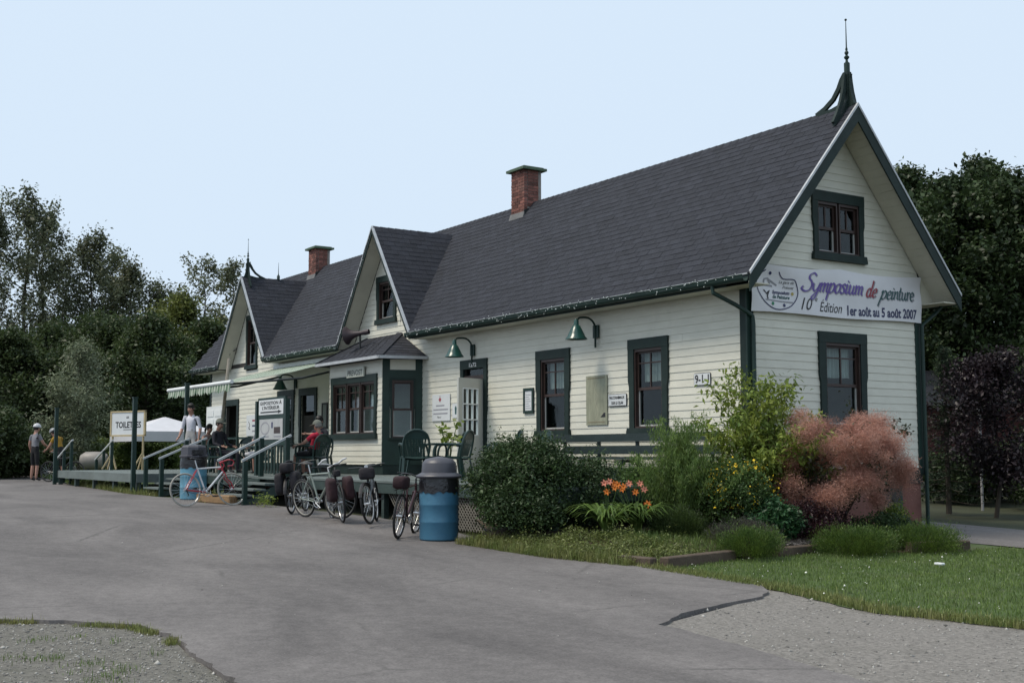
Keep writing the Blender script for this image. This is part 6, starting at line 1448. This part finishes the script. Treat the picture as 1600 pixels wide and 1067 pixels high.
# big dark shrub
x, y_, z = X(822, 18.1); sh = shrub('bushy_shrub', 'large dark green rounded shrub right of the blue bin', x, y_, z, (.82, .82, .62), 280, 130, (.09, .09, .08), .05, DKG, stems=16)
for dx_, dy_, dz_, rd_ in ((.55, .75, .55, (.42, .42, .5)), (.3, .5, .6, (.5, .5, .5)), (.45, -.35, .35, (.5, .5, .38)), (.1, .15, 1.0, (.4, .4, .36)), (-.3, -.1, .9, (.4, .4, .4))):
    _, P_ = clumps((x + dx_, y_ + dy_, z + dz_), rd_, 60, 110, (.1, .1, .09)); P_ = P_[P_[:, 2] > z + .03]
    link('foliage', leaf_mesh('foliage', P_ - np.array((x, y_, z)), .046, DKG, .5, tr=(.7, 1.25)), sh)
P = np.vstack([np.c_[np.full(60, xx) + rng.normal(0, .02, 60), np.full(60, yy) + rng.normal(0, .02, 60), np.linspace(1.2, 1.2 + hh, 60)] for xx, yy, hh in [(x + a, y_ + b, c) for a, b, c in ((-.1, .0, .45), (.05, .1, .42), (-.3, -.1, .33), (.2, .2, .4), (.0, .2, .34))]])
tag(link('shoots', leaf_mesh('shoots', P - np.array((x, y_, z)), .035, MIDG, .4), sh), kind='stuff')
# smoke bush: fine plumes
x, y_, z = X(1302, 18.6); rt = empty('smoke_bush', (x, y_, z), 'round smoke bush with pink feathery plumes in front of the gable end', 'shrub')
lob = []
for k in range(74):
    a_, e_ = k * 2.4 + random.uniform(-.3, .3), random.uniform(-.85, 1.0); rr = random.uniform(.62, 1.02) * max(.35, math.cos(e_ * 1.1)) ** .6
    lob.append((x + rr * 1.1 * math.cos(a_), y_ + rr * 1.1 * math.sin(a_), 1.06 + .74 * math.sin(e_ * 1.25) + random.uniform(-.08, .1), random.uniform(.12, .25)))
for k in range(44): a_ = k * 2.4; rr = random.uniform(.3, 1.0); lob.append((x + rr * math.cos(a_), y_ + rr * math.sin(a_), random.uniform(.7, 1.45), random.uniform(.12, .22)))
P = []
for lx, ly, lz, lr in lob:
    n_ = int(36000 * lr * lr); q = rng.normal(0, 1, (n_, 3)); q /= np.linalg.norm(q, axis=1)[:, None]; q *= (lr * rng.random(n_) ** .42 * (1 + .25 * rng.normal(0, 1, n_)))[:, None]; q[:, 2] *= .85; P.append(q + (lx, ly, lz))
P = np.vstack(P); P = P[P[:, 2] > .25]; c = np.array([l[:3] for l in lob])
link('plumes', leaf_mesh('plumes', P - np.array((x, y_, z)), .04, SMOKE, .13, droop=-.2, tr=(.7, 1.35)), rt)
c2, P2 = clumps((x, y_, 1.05), (.9, .9, .62), 60, 40, (.1, .1, .1)); P2 = np.vstack([P2] + [np.c_[np.full(40, x + a) + rng.normal(0, .05, 40), np.full(40, y_ + b) + rng.normal(0, .05, 40), rng.uniform(1.5, t, 40)] for a, b, t in ((.1, .22, 2.2), (.45, .85, 1.75), (.5, 1.0, 1.65))])
link('leaves', leaf_mesh('leaves', P2 - np.array((x, y_, z)), .065, SMLF, .55), rt)
m = MB()
for i in range(14): q = c[rng.integers(0, len(c))]; m.tube([(x + random.uniform(-.1, .1), y_ + random.uniform(-.1, .1), z - .05), ((x + q[0]) / 2, (y_ + q[1]) / 2, (z + q[2]) / 2), tuple(q)], [.02, .014, .005], 5)
m.build('stems', TWIG, rt)
# amur maple sapling with drooping sprays
x, y_, z = X(1192, 18.9); rt = empty('maple_sapling', (x, y_, z), 'lime green leafy maple sapling before the near corner', 'tree')
m = MB(); tips = []
for i in range(40):
    a = i * 2.4; rr = random.uniform(.3, 1.08) ; zt = random.uniform(1.0, 2.85 - .55 * rr); q = Vector((x + rr * math.cos(a), y_ + rr * math.sin(a), zt)); b = Vector((x, y_, z)).lerp(q, .5) + Vector((0, 0, .25))
    pts = smooth3([(x + random.uniform(-.05, .05), y_ + random.uniform(-.05, .05), z), b, q]); m.tube(pts, list(np.linspace(.014, .003, len(pts))), 5); tips += pts[4:]
m.build('trunk', TWIG, rt)
tips = np.array([t[:] for t in tips]); P = np.repeat(tips, 58, 0) + rng.normal(0, 1, (len(tips) * 58, 3)) * (.1, .1, .07)
link('crown', leaf_mesh('crown', P - np.array((x, y_, z)), .085, LIME, .42, droop=.7, tr=(.6, 1.4)), rt)
# feathery tall plant with upright shoots
x, y_, z = X(1062, 18.3); rt = empty('feathery_plant', (x, y_, z), 'tall feathery green plant in front of the bench', 'plant'); P = []; D_ = []
for i in range(150):
    a = random.uniform(0, 6.28); rr = abs(random.gauss(0, .36)); hh = random.uniform(.75, 1.2) * (1.15 - .35 * rr)
    if i < 30: rr = random.uniform(.05, .45); hh = random.uniform(1.3, 1.72)
    bx, by_ = x + rr * .45 * math.cos(a), y_ + rr * .45 * math.sin(a); ex, ey = x + rr * 1.25 * math.cos(a), y_ + rr * 1.25 * math.sin(a)
    t = np.sqrt(rng.random(230)); P.append(np.c_[bx + (ex - bx) * t ** 1.5, by_ + (ey - by_) * t ** 1.5, z + hh * t] + rng.normal(0, 1, (230, 3)) * (.035, .035, .02))
P = np.vstack(P); dd = np.zeros_like(P); dd[:, 2] = .9
link('foliage', leaf_mesh('foliage', P - np.array((x, y_, z)), .06, FERN, .17, dirs=dd), rt)
m = MB()
for i in range(14): a = random.uniform(0, 6.28); m.tube([(x, y_, z - .03), (x + .25 * math.cos(a), y_ + .25 * math.sin(a), z + 1.0)], .006, 4)
m.build('stems', MIDG, rt)
# day lilies
ORNG = mat('orange_petal', (.55, .17, .025), .6, .15, 9, 0, tint=True); PEACH = mat('peach_petal', (.6, .24, .16), .6, .15, 9, 0, tint=True)
def lily(x, y_, z, label, n, flowers):
    rt = empty('day_lily', (x, y_, z), label, 'flower', 'day lilies in the bed')
    V = []; F = []; T_ = []
    for i in range(n):
        a = random.uniform(0, 6.28); ln = random.uniform(.45, .85); w_ = .02; sx, sy = -math.sin(a) * w_, math.cos(a) * w_; k = len(V); tt = random.uniform(.6, 1.4)
        for j, t in enumerate((0, .35, .65, .85, 1)):
            r = .03 + ln * .75 * t ** 1.4; zz = ln * (1.25 * t - .85 * t ** 2.6); wf = (1, 1.1, .9, .55, .05)[j]
            V += [(r * math.cos(a) - sx * wf, r * math.sin(a) - sy * wf, zz), (r * math.cos(a) + sx * wf, r * math.sin(a) + sy * wf, zz)]; T_ += [tt, tt]
        for j in range(4): F.append((k + 2 * j, k + 2 * j + 1, k + 2 * j + 3, k + 2 * j + 2))
    link('leaves', mesh_np('leaves', np.array(V), np.array(F), LILYL, np.array(T_)), rt)
    m = MB()
    for (dx, dy, hh, fm) in flowers:
        m.tube([(x, y_, z), (x + dx * .5, y_ + dy * .5, z + hh * .6), (x + dx, y_ + dy, z + hh)], .005, 4)
        f = MB(); c_ = Vector((x + dx, y_ + dy, z + hh)); ax_ = Vector((.8, -.6, .3)).normalized(); u = ax_.orthogonal().normalized(); v = ax_.cross(u)
        for k in range(6):
            a = k * 1.047; d_ = u * math.cos(a) + v * math.sin(a); w_ = ax_.cross(d_) * .017; b = random.uniform(.8, 1.2)
            f.add([c_, c_ + d_ * .02 + ax_ * .025 + w_ * .8, c_ + d_ * .042 + ax_ * .035 + w_ * .6, c_ + d_ * .056 + ax_ * .022, c_ + d_ * .042 + ax_ * .035 - w_ * .6, c_ + d_ * .02 + ax_ * .025 - w_ * .8], [(0, 1, 2, 3, 4, 5)], b)
        f.build('blossom', fm, rt)
    m.build('stalks', MIDG, rt)
x, y_, z = X(946, 17.1); lily(x, y_, z, 'day lily clump with peach blossom just right of the big shrub', 110, [(-.05, .0, .72, PEACH), (.02, .03, .74, PEACH), (.12, .1, .7, ORNG), (-.02, .02, .6, ORNG)])
x, y_, z = X(992, 17.5); lily(x, y_, z, 'day lily clump crowded with orange blossoms before the feathery plant', 120, [(-.2, -.1, .62, ORNG), (-.14, -.12, .66, ORNG), (-.24, -.2, .64, ORNG), (-.1, -.05, .7, PEACH), (.02, .05, .7, PEACH), (.05, .1, .62, PEACH), (-.05, .02, .58, ORNG), (.12, .1, .42, ORNG), (.09, .12, .4, ORNG), (-.28, -.18, .7, ORNG)])
x, y_, z = X(985, 19.0); shrub('grey_green_shrub', 'small grey green shrub against the bench', x, y_, z, (.28, .28, .5), 60, 60, (.06, .06, .06), .05, MIDG)
x, y_, z = X(1055, 17.4); shrub('low_yew', 'low dark evergreen mound below the feathery plant', x, y_, z - .05, (.45, .4, .2), 120, 110, (.05, .05, .05), .032, YEW, aspect=.2, upd=.8)
x, y_, z = X(1150, 18.0); sy_ = shrub('yellow_flower_shrub', 'shrub covered in small yellow flowers left of the smoke bush', x, y_, z, (.52, .52, .52), 130, 80, (.07, .07, .07), .045, MIDG)
c, P = clumps((x, y_, z + .6), (.5, .5, .42), 90, 9, (.05, .05, .05), shell=.9); P = P[P[:, 2] > z + .35]; tag(link('flowers', leaf_mesh('flowers', P - np.array((x, y_, z)), .03, YELF, 1.0), sy_), kind='stuff')
x, y_, z = X(1200, 17.7); shrub('glossy_shrub', 'compact bright green shrub under the yellow flowers', x, y_, z, (.44, .4, .27), 110, 80, (.06, .06, .05), .06, leafmat('glossy_leaf', (.03, .085, .03), (.02, .05, .02), .25, 3))
x, y_, z = X(1262, 17.9); shrub('barberry', 'dark purple barberry below the smoke bush', x, y_, z, (.55, .5, .28), 120, 90, (.07, .07, .06), .032, BARB)
x, y_, z = X(1370, 18.3); shrub('barberry', 'dark low leafy shrub under the right side of the smoke bush', x, y_, z, (.5, .5, .2), 90, 80, (.07, .07, .05), .04, DKG)
x, y_, z = X(1155, 17.0); shrub('heather_clump', 'grey purple wispy clump in the middle of the bed', x, y_, z - .03, (.5, .42, .17), 120, 80, (.06, .06, .05), .035, LAV, aspect=.2, upd=.8)
x, y_, z = X(1168, 16.35); shrub('juniper', 'bright green juniper mound at the bed edge between the timbers', x, y_, z - .03, (.4, .42, .2), 120, 120, (.05, .05, .05), .03, JUN, aspect=.25, upd=.7)
x, y_, z = X(1328, 17.1); shrub('juniper', 'spreading juniper at the lawn edge below the smoke bush', x, y_, z - .05, (.55, .65, .2), 150, 120, (.06, .06, .05), .032, JUN, aspect=.25, upd=.7)
x, y_, z = X(1432, 17.6); shrub('juniper', 'low juniper at the right end of the bed by the foundation', x, y_, z - .05, (.5, .6, .2), 130, 120, (.06, .06, .05), .032, JUN, aspect=.25, upd=.7)
x, y_, z = X(1390, 19.0); shrub('foundation_plant', 'small yellowish plant by the basement window', x, y_, z - .05, (.25, .3, .3), 40, 50, (.06, .06, .06), .05, LIME)
# creeping cover along the front of the bed
q = scatter([(-1.0, -4.7), (1.12, -4.66), (2.35, -4.3), (2.5, -3.9), (2.2, -2.9), (1.5, -3.2), (.7, -3.7), (-.5, -4.2)], 16000); zz = np.array([zbed(*v) for v in q])
o = link('creeping_cover', leaf_mesh('creeping_cover', np.c_[q, zz + np.abs(rng.normal(0, .06, len(q))) * (1 + .8 * np.sin(q[:, 0] * 6) * np.cos(q[:, 1] * 7))], .042, COVER, .35)); tag(o, 'low creeping plants covering the front of the bed', None, None, 'stuff')
q = scatter([(-1.0, -4.85), (1.12, -4.78), (2.4, -4.4), (2.3, -4.0), (1.0, -4.35), (-.9, -4.4)], 6000); blades('bed_edge_grass', q, [zbed(*v) for v in q], .11, .008, DRYG, lab='rough grass along the bed and asphalt')
q = scatter([(.5, -3.6), (1.7, -3.6), (2.2, -2.5), (1.9, -1.4), (.9, -1.8)], 5000); blades('thyme_tufts', q, [zbed(*v) for v in q], .09, .007, GRASS, lab='fine grassy tufts behind the bed timbers')
# timbers
TIMB = mat('weathered_timber', (.085, .062, .045), .9, .25, 5, .5, 30, stretch=(1, 1, 1), dirt=.4, dirtcol=(.12, .11, .1))
def timber(a, b, lab, hh=.13):
    a = Vector((*a, h(a[0]) + .03)); b = Vector((*b, h(b[0]) + .03)); tag(MB().bar(a, b, .14, hh).build('bed_timber', TIMB, None, bevel=.012), lab, 'timber', 'timbers edging the bed')
timber((2.05, -4.22), (2.52, -4.08), 'short weathered timber at the asphalt end of the bed'); timber((2.64, -4.02), (2.32, -2.6), 'long weathered timber edging the bed beside the lawn', .16); timber((2.26, -1.75), (2.08, -.55), 'weathered timber before the wood chips'); timber((2.75, .35), (2.95, 1.4), 'weathered timber at the right end of the bed', .2)
# potted plant on the deck
x, y_ = -6.2, -1.9; pp = empty('potted_plant', (x, y_, DZ), 'potted plant with lime leaves on the deck behind the blue bin', 'plant'); TERR = mat('terracotta', (.3, .1, .05), .8, .15, 5, .2, 30)
MB().lathe([(.1, 0), (.14, .2), (.155, .2), (.155, .24), (.13, .24), (.12, .2)], (x, y_, DZ), 18).build('pot', TERR, pp, smooth=True)
m = MB(); P = []
for k in range(7):
    a = k * .9; q = Vector((x + .16 * math.cos(a), y_ + .16 * math.sin(a), DZ + random.uniform(.75, 1.1))); m.tube(smooth3([(x, y_, DZ + .2), ((x + q.x) / 2, (y_ + q.y) / 2, DZ + .7), q]), .007, 4); P += [q[:]] * 9
m.build('stalks', MIDG, pp); P = np.array(P) + rng.normal(0, .05, (len(P), 3)); link('leaves', leaf_mesh('leaves', P - np.array((x, y_, DZ)), .14, leafmat('lime_leaf', (.16, .2, .03), (.1, .15, .03), .45, 3), .6, droop=.3), pp)
tag(MB().bar((-11.4, -5.0, h(-11.4) + .09), (-9.95, -4.8, h(-9.95) + .09), .2, .18).build('wooden_beam', mat('tan_timber', (.24, .15, .075), .85, .25, 5, .4, 25, stretch=(.5, 4, 4)), None, bevel=.02), 'tan timber beam lying under the red and white bicycle', 'beam')
# weeds by stairs
for (x, y_, lab) in ((-8.9, -4.55, 'yellow flowered weeds beside the bottom stair'), (-10.9, -4.85, 'straw coloured weeds behind the red and white bicycle')):
    P = np.array((x, y_, h(x) + .12)) + rng.normal(0, 1, (260, 3)) * (.16, .1, .08); o = link('weed_clump', leaf_mesh('weed_clump', P - np.array((x, y_, h(x))), .06, LIME if x > -10 else DRYG, .3)); o.location = (x, y_, h(x)); tag(o, lab, None, None, 'stuff')
P = np.array((-3.3, -3.85, .35)) + rng.normal(0, 1, (120, 3)) * (.1, .06, .14); o = link('weed_clump', leaf_mesh('weed_clump', P - np.array((-3.3, -3.85, 0)), .07, LIME, .5)); o.location = (-3.3, -3.85, 0); tag(o, 'leafy weed growing up through the lattice', None, None, 'stuff')
# ================================================================== trees
def tree(name, label, x, y_, H, crown_r, crown_z0, ncl, per, spread, lsize, m_, trunk_r=.18, lean=(0, 0), aspect=.6, group=None, shape='oval', droop=.2, barkm=None, nlimb=14, rag=1.0):
    z = h(x); rt = empty(name, (x, y_, z), label, 'tree', group); m = MB()
    top = Vector((x + lean[0], y_ + lean[1], z + H)); tr = [Vector((x, y_, z - .1)).lerp(top, t) + Vector((random.gauss(0, .1) * (t > 0), random.gauss(0, .1) * (t > 0), 0)) for t in (0, .2, .4, .6, .8, .96)]
    m.tube(tr, [trunk_r * k for k in (1, .8, .62, .42, .22, .05)], 8)
    ends = []
    for i in range(nlimb):
        t = crown_z0 + (1 - crown_z0) * (i + .5) / nlimb * .95; b = Vector((x, y_, z)).lerp(top, t); a = i * 2.4 + random.uniform(-.4, .4)
        f = (t - crown_z0) / (1 - crown_z0)
        prof = math.sin(math.pi * min(1, .18 + f * .78)) if shape == 'oval' else ((1 - f) * 1.0 + .06 if shape == 'cone' else (.55 + .45 * math.sin(math.pi * f)) * (1 - .5 * f ** 3))
        r = crown_r * prof * random.uniform(.75, 1.2); e = b + Vector((math.cos(a) * r, math.sin(a) * r, r * (.75 if shape == 'column' else .35 if shape == 'oval' else -.12)))
        md = b.lerp(e, .5) + Vector((0, 0, -.1 * r)); m.tube([b, md, e], [trunk_r * .3 * (1 - .6 * f), trunk_r * .17 * (1 - .6 * f), .01], 5); ends.append((b, md, e, r))
    m.build('trunk', barkm or BARK, rt)
    cl = []
    for i in range(ncl):
        b, md, e, r = ends[rng.integers(0, len(ends))]; t = rng.random() ** .55; q = b.lerp(md, t * 2) if t < .5 else md.lerp(e, t * 2 - 1); sp = .3 * r * rag
        cl.append((q.x + rng.normal(0, sp), q.y + rng.normal(0, sp), max(q.z + rng.normal(0, sp * .8), z + H * crown_z0 * .75)))
    for i in range(max(3, ncl // 12)): cl.append((top.x + rng.normal(0, .2), top.y + rng.normal(0, .2), top.z - abs(rng.normal(0, H * .06))))
    cl = np.array(cl); P = np.repeat(cl, per, 0) + rng.normal(0, 1, (len(cl) * per, 3)) * np.array(spread)
    link('crown', leaf_mesh('crown', P - np.array((x, y_, z)), lsize, m_, aspect, droop=droop), rt); return rt
POP = leafmat('poplar_leaf', (.105, .115, .068), (.065, .078, .045), .42, .5); DKT = leafmat('dark_tree_leaf', (.046, .066, .023), (.026, .04, .016), .34, .6); SILVL = leafmat('silver_leaf', (.15, .17, .11), (.09, .11, .065), .3, .8); MAPL = leafmat('maple_leaf', (.032, .05, .018), (.02, .032, .013), .25, .8)
YGT = leafmat('yellow_green_tree_leaf', (.1, .115, .03), (.06, .075, .022), .3, .7); PURL = leafmat('purple_tree_leaf', (.025, .017, .021), (.017, .013, .015), .2, 1.2); SPRU = leafmat('spruce_needle', (.022, .036, .02), (.015, .026, .014), .15, 1.5)
def LT(px, d): return at(px, d)
G1 = 'tall poplars behind the left deck'
for px, d, H, r, lab, nm in ((38, 62, 14.2, 1.9, 'tallest poplar at the far left edge', POP), (-15, 60, 12.6, 2.0, 'poplar cut by the left edge of the view', POP), (66, 64, 13.2, 1.6, 'poplar just right of the tallest one', POP), (100, 66, 11.4, 1.7, 'shorter poplar filling the dip in the left row', POP), (140, 64, 12.2, 2.0, 'broad poplar rising in the middle of the left row', POP), (172, 67, 11.6, 1.7, 'slim poplar right of the broad one', POP), (205, 66, 10.9, 1.8, 'poplar where the left row starts to drop', POP), (240, 68, 9.9, 1.8, 'lowest poplar at the right end of the left row', POP)):
    x, y_ = LT(px, d); tree('poplar_tree', lab, x, y_, H, r, .22, 115, 72, (.18, .18, .3), .16, nm, .17, (random.uniform(-.6, .6), 0), group=G1, shape='column', nlimb=22, rag=.9)
for px, d, H, r, lab in ((318, 72, 12.3, 2.4, 'open crowned tree left of the far gable finial'), (362, 70, 11.6, 2.0, 'slender open tree just behind the far gable')):
    x, y_ = LT(px, d); tree('open_tree', lab, x, y_, H, r, .4, 55, 60, (.2, .2, .22), .18, POP, .16, shape='column', nlimb=14, rag=.9)
for px, d, H, r, lab, mm in ((20, 55, 6.0, 3.0, 'dark bushy tree low at the left edge', DKT), (75, 58, 6.6, 3.0, 'dark bushy tree behind the two cyclists', DKT), (185, 56, 6.8, 3.0, 'dark green round tree behind the toilets sign', DKT), (235, 54, 6.6, 2.6, 'deep green round tree right of the toilets sign', DKT), (285, 60, 8.3, 2.6, 'yellowish green round tree left of the awning', YGT), (330, 58, 6.8, 2.6, 'dark tree right behind the end of the station', DKT), (150, 60, 7.4, 2.6, 'shadowy tree between the poplars', DKT), (105, 70, 7.5, 3.0, 'dark tree deep in the left woods', DKT), (225, 72, 7.8, 3.0, 'dark tree deep behind the tent', DKT), (-10, 74, 7.5, 3.2, 'dark tree deep behind the hedge', DKT), (300, 74, 8.0, 3.0, 'dark tree deep behind the station end', DKT), (165, 76, 8.0, 3.2, 'dark tree deep behind the silver tree', DKT)):
    x, y_ = LT(px, d); tree('round_tree', lab, x, y_, H, r, .08, 200, 130, (.26, .26, .22), .155, mm, .2, group='trees in the left woods')
x, y_ = LT(127, 48); tree('silver_leaved_tree', 'small silvery leaved tree behind the far end of the left deck', x, y_, 5.1, 1.35, .18, 110, 90, (.2, .2, .2), .15, SILVL, .09, aspect=.3)
for px, d, hh, lab in ((-8, 44, 2.6, 'clipped dark hedge at the left edge'), (18, 46, 1.9, 'low dark hedge behind the cyclists'), (55, 50, 1.6, 'low hedge at the end of the yard')):
    x, y_ = LT(px, d); shrub('hedge', lab, x, y_, h(x), (1.5, 1.3, hh * .52), 160, 90, (.2, .2, .18), .14, DKT, 'hedge', stems=6)
for px, d, lab in ((165, 50, 'bright green bush beyond the left deck'), (215, 47, 'green bush under the toilets sign'), (250, 49, 'green bush behind the second stairs')):
    x, y_ = LT(px, d); shrub('garden_bush', lab, x, y_, h(x), (.9, .9, .75), 90, 80, (.14, .14, .12), .12, leafmat('bright_bush_%d' % px, (.1, .13, .035), (.05, .08, .025), .35, 1.5))
# right side
for px, d, H, r, lab in ((1480, 36, 9.0, 3.2, 'big dark maple behind the gable end'), (1595, 35, 8.8, 3.4, 'big dark maple at the right edge'), (1415, 40, 10.2, 1.7, 'maple rising behind the roof edge'), (1545, 42, 11.0, 2.4, 'tall maple between the two nearer ones'), (1660, 38, 10.5, 3.6, 'maple just beyond the right edge')):
    x, y_ = at(px, d); tree('maple_tree', lab, x, y_, H, r, .1, 320, 120, (.2, .2, .18), .15, MAPL, .2, group='dark maples behind the station', nlimb=20)
x, y_ = at(1546, 25); tree('purple_tree', 'small purple leaved tree by the back lane', x, y_, 3.2, 1.0, .25, 170, 80, (.13, .13, .13), .075, PURL, .05, aspect=.6)
x, y_ = at(1474, 25.5); z = h(x); rt = empty('spruce_tree', (x, y_, z), 'young spruce tucked behind the right corner of the station', 'tree'); m = MB().tube([(x, y_, z), (x, y_, z + 3.4)], [.06, .01], 6); P = []; D_ = []
for i in range(60):
    t = (i + .5) / 60; a = i * 2.4; ln = .95 * (1 - t) + .08; b = Vector((x, y_, z + .25 + 3.1 * t)); e = b + Vector((math.cos(a) * ln, math.sin(a) * ln, -.1 * ln + .12)); m.tube([b, b.lerp(e, .6) + Vector((0, 0, -.08)), e], [.012, .008, .003], 4)
    tt = rng.random(150); q = np.array(b)[None] * (1 - tt[:, None]) + np.array(e)[None] * tt[:, None] + rng.normal(0, 1, (150, 3)) * (.05, .05, .03); P.append(q)
m.build('trunk', BARK, rt); P = np.vstack(P); link('crown', leaf_mesh('crown', P - np.array((x, y_, z)), .07, SPRU, .18), rt)
for px, d, hh, lab in ((1500, 29, 1.3, 'dark bush left of the grey pole across the lane'), (1575, 30, 1.5, 'dark bush right of the grey pole across the lane'), (1640, 27, 2.2, 'dark bush across the lane past the right edge')):
    x, y_ = at(px, d); shrub('dark_bush', lab, x, y_, h(x), (1.1, 1.0, hh * .5), 110, 80, (.15, .15, .12), .1, MAPL, stems=6)
# dark red shed across the lane, drain pipe, marker post
SHED = mat('dark_red_boards', (.07, .02, .018), .8, .2, 4, .2, 20, stretch=(1, 1, 4)); CONC = mat('grey_concrete', (.13, .125, .12), .9, .2, 3, .3, 20)
x, y_ = at(1550, 33); sh_ = empty('lane_shed', (x, y_, h(x)), 'long dark red shed on a grey base in the shade across the lane', 'building')
def SHD(u, v, d): q = Vector((x, y_, 0)) + Vector((RT.x, RT.y, 0)).normalized() * u + Vector((FW.x, FW.y, 0)).normalized() * d; return (q.x, q.y, v)
zz = h(x)
MB().prism([(-3.6, zz - .2), (4.5, zz - .2), (4.5, zz + .75), (-3.6, zz + .75)], (0, 3), SHD).build('base', CONC, sh_); MB().prism([(-3.6, zz + .75), (4.5, zz + .75), (4.5, zz + 2.4), (-3.6, zz + 2.4)], (.02, 2.98), SHD).build('wall', SHED, sh_)
V = [SHD(a, b, c) for a, b, c in ((-3.9, zz + 2.35, -.3), (4.8, zz + 2.35, -.3), (4.8, zz + 3.4, 1.5), (-3.9, zz + 3.4, 1.5), (-3.9, zz + 2.35, 3.3), (4.8, zz + 2.35, 3.3))]; MB().add(V, [(0, 1, 2, 3), (3, 2, 5, 4), (0, 3, 4), (1, 5, 2)]).build('roof', SHING, sh_)
for u in (-1.3, 1.0, 2.9): MB().prism([(u, zz + .0), (u + .35, zz), (u + .35, zz + .72), (u, zz + .72)], (-.02, .0), SHD).build('vent', DARKIN, sh_)
x, y_ = at(1526, 27); tag(MB().tube([(x, y_, h(x) - .05), (x, y_, h(x) + 2.0), (x - .02, y_, h(x) + 2.2)], .03, 8).build('grey_pole', mat('galvanised_pole', (.3, .3, .31), .5, .1, 5, .05, 30), None, smooth=True), 'thin pale grey pole standing under the purple tree', 'pole')
x, y_ = at(1595, 18.2); tag(MB().box(x - .04, x + .04, y_ - .04, y_ + .04, h(x) - .05, h(x) + .42).build('marker_post', TIMB, None, bevel=.006), 'short dark post at the edge of the back lane', 'post')
x, y_ = at(1457, 15.6); tag(MB().box(x - .06, x + .06, y_ - .04, y_ + .03, h(x), h(x) + .03).build('litter', SIGNW, None, bevel=.008), 'scrap of white litter on the lawn', 'litter')
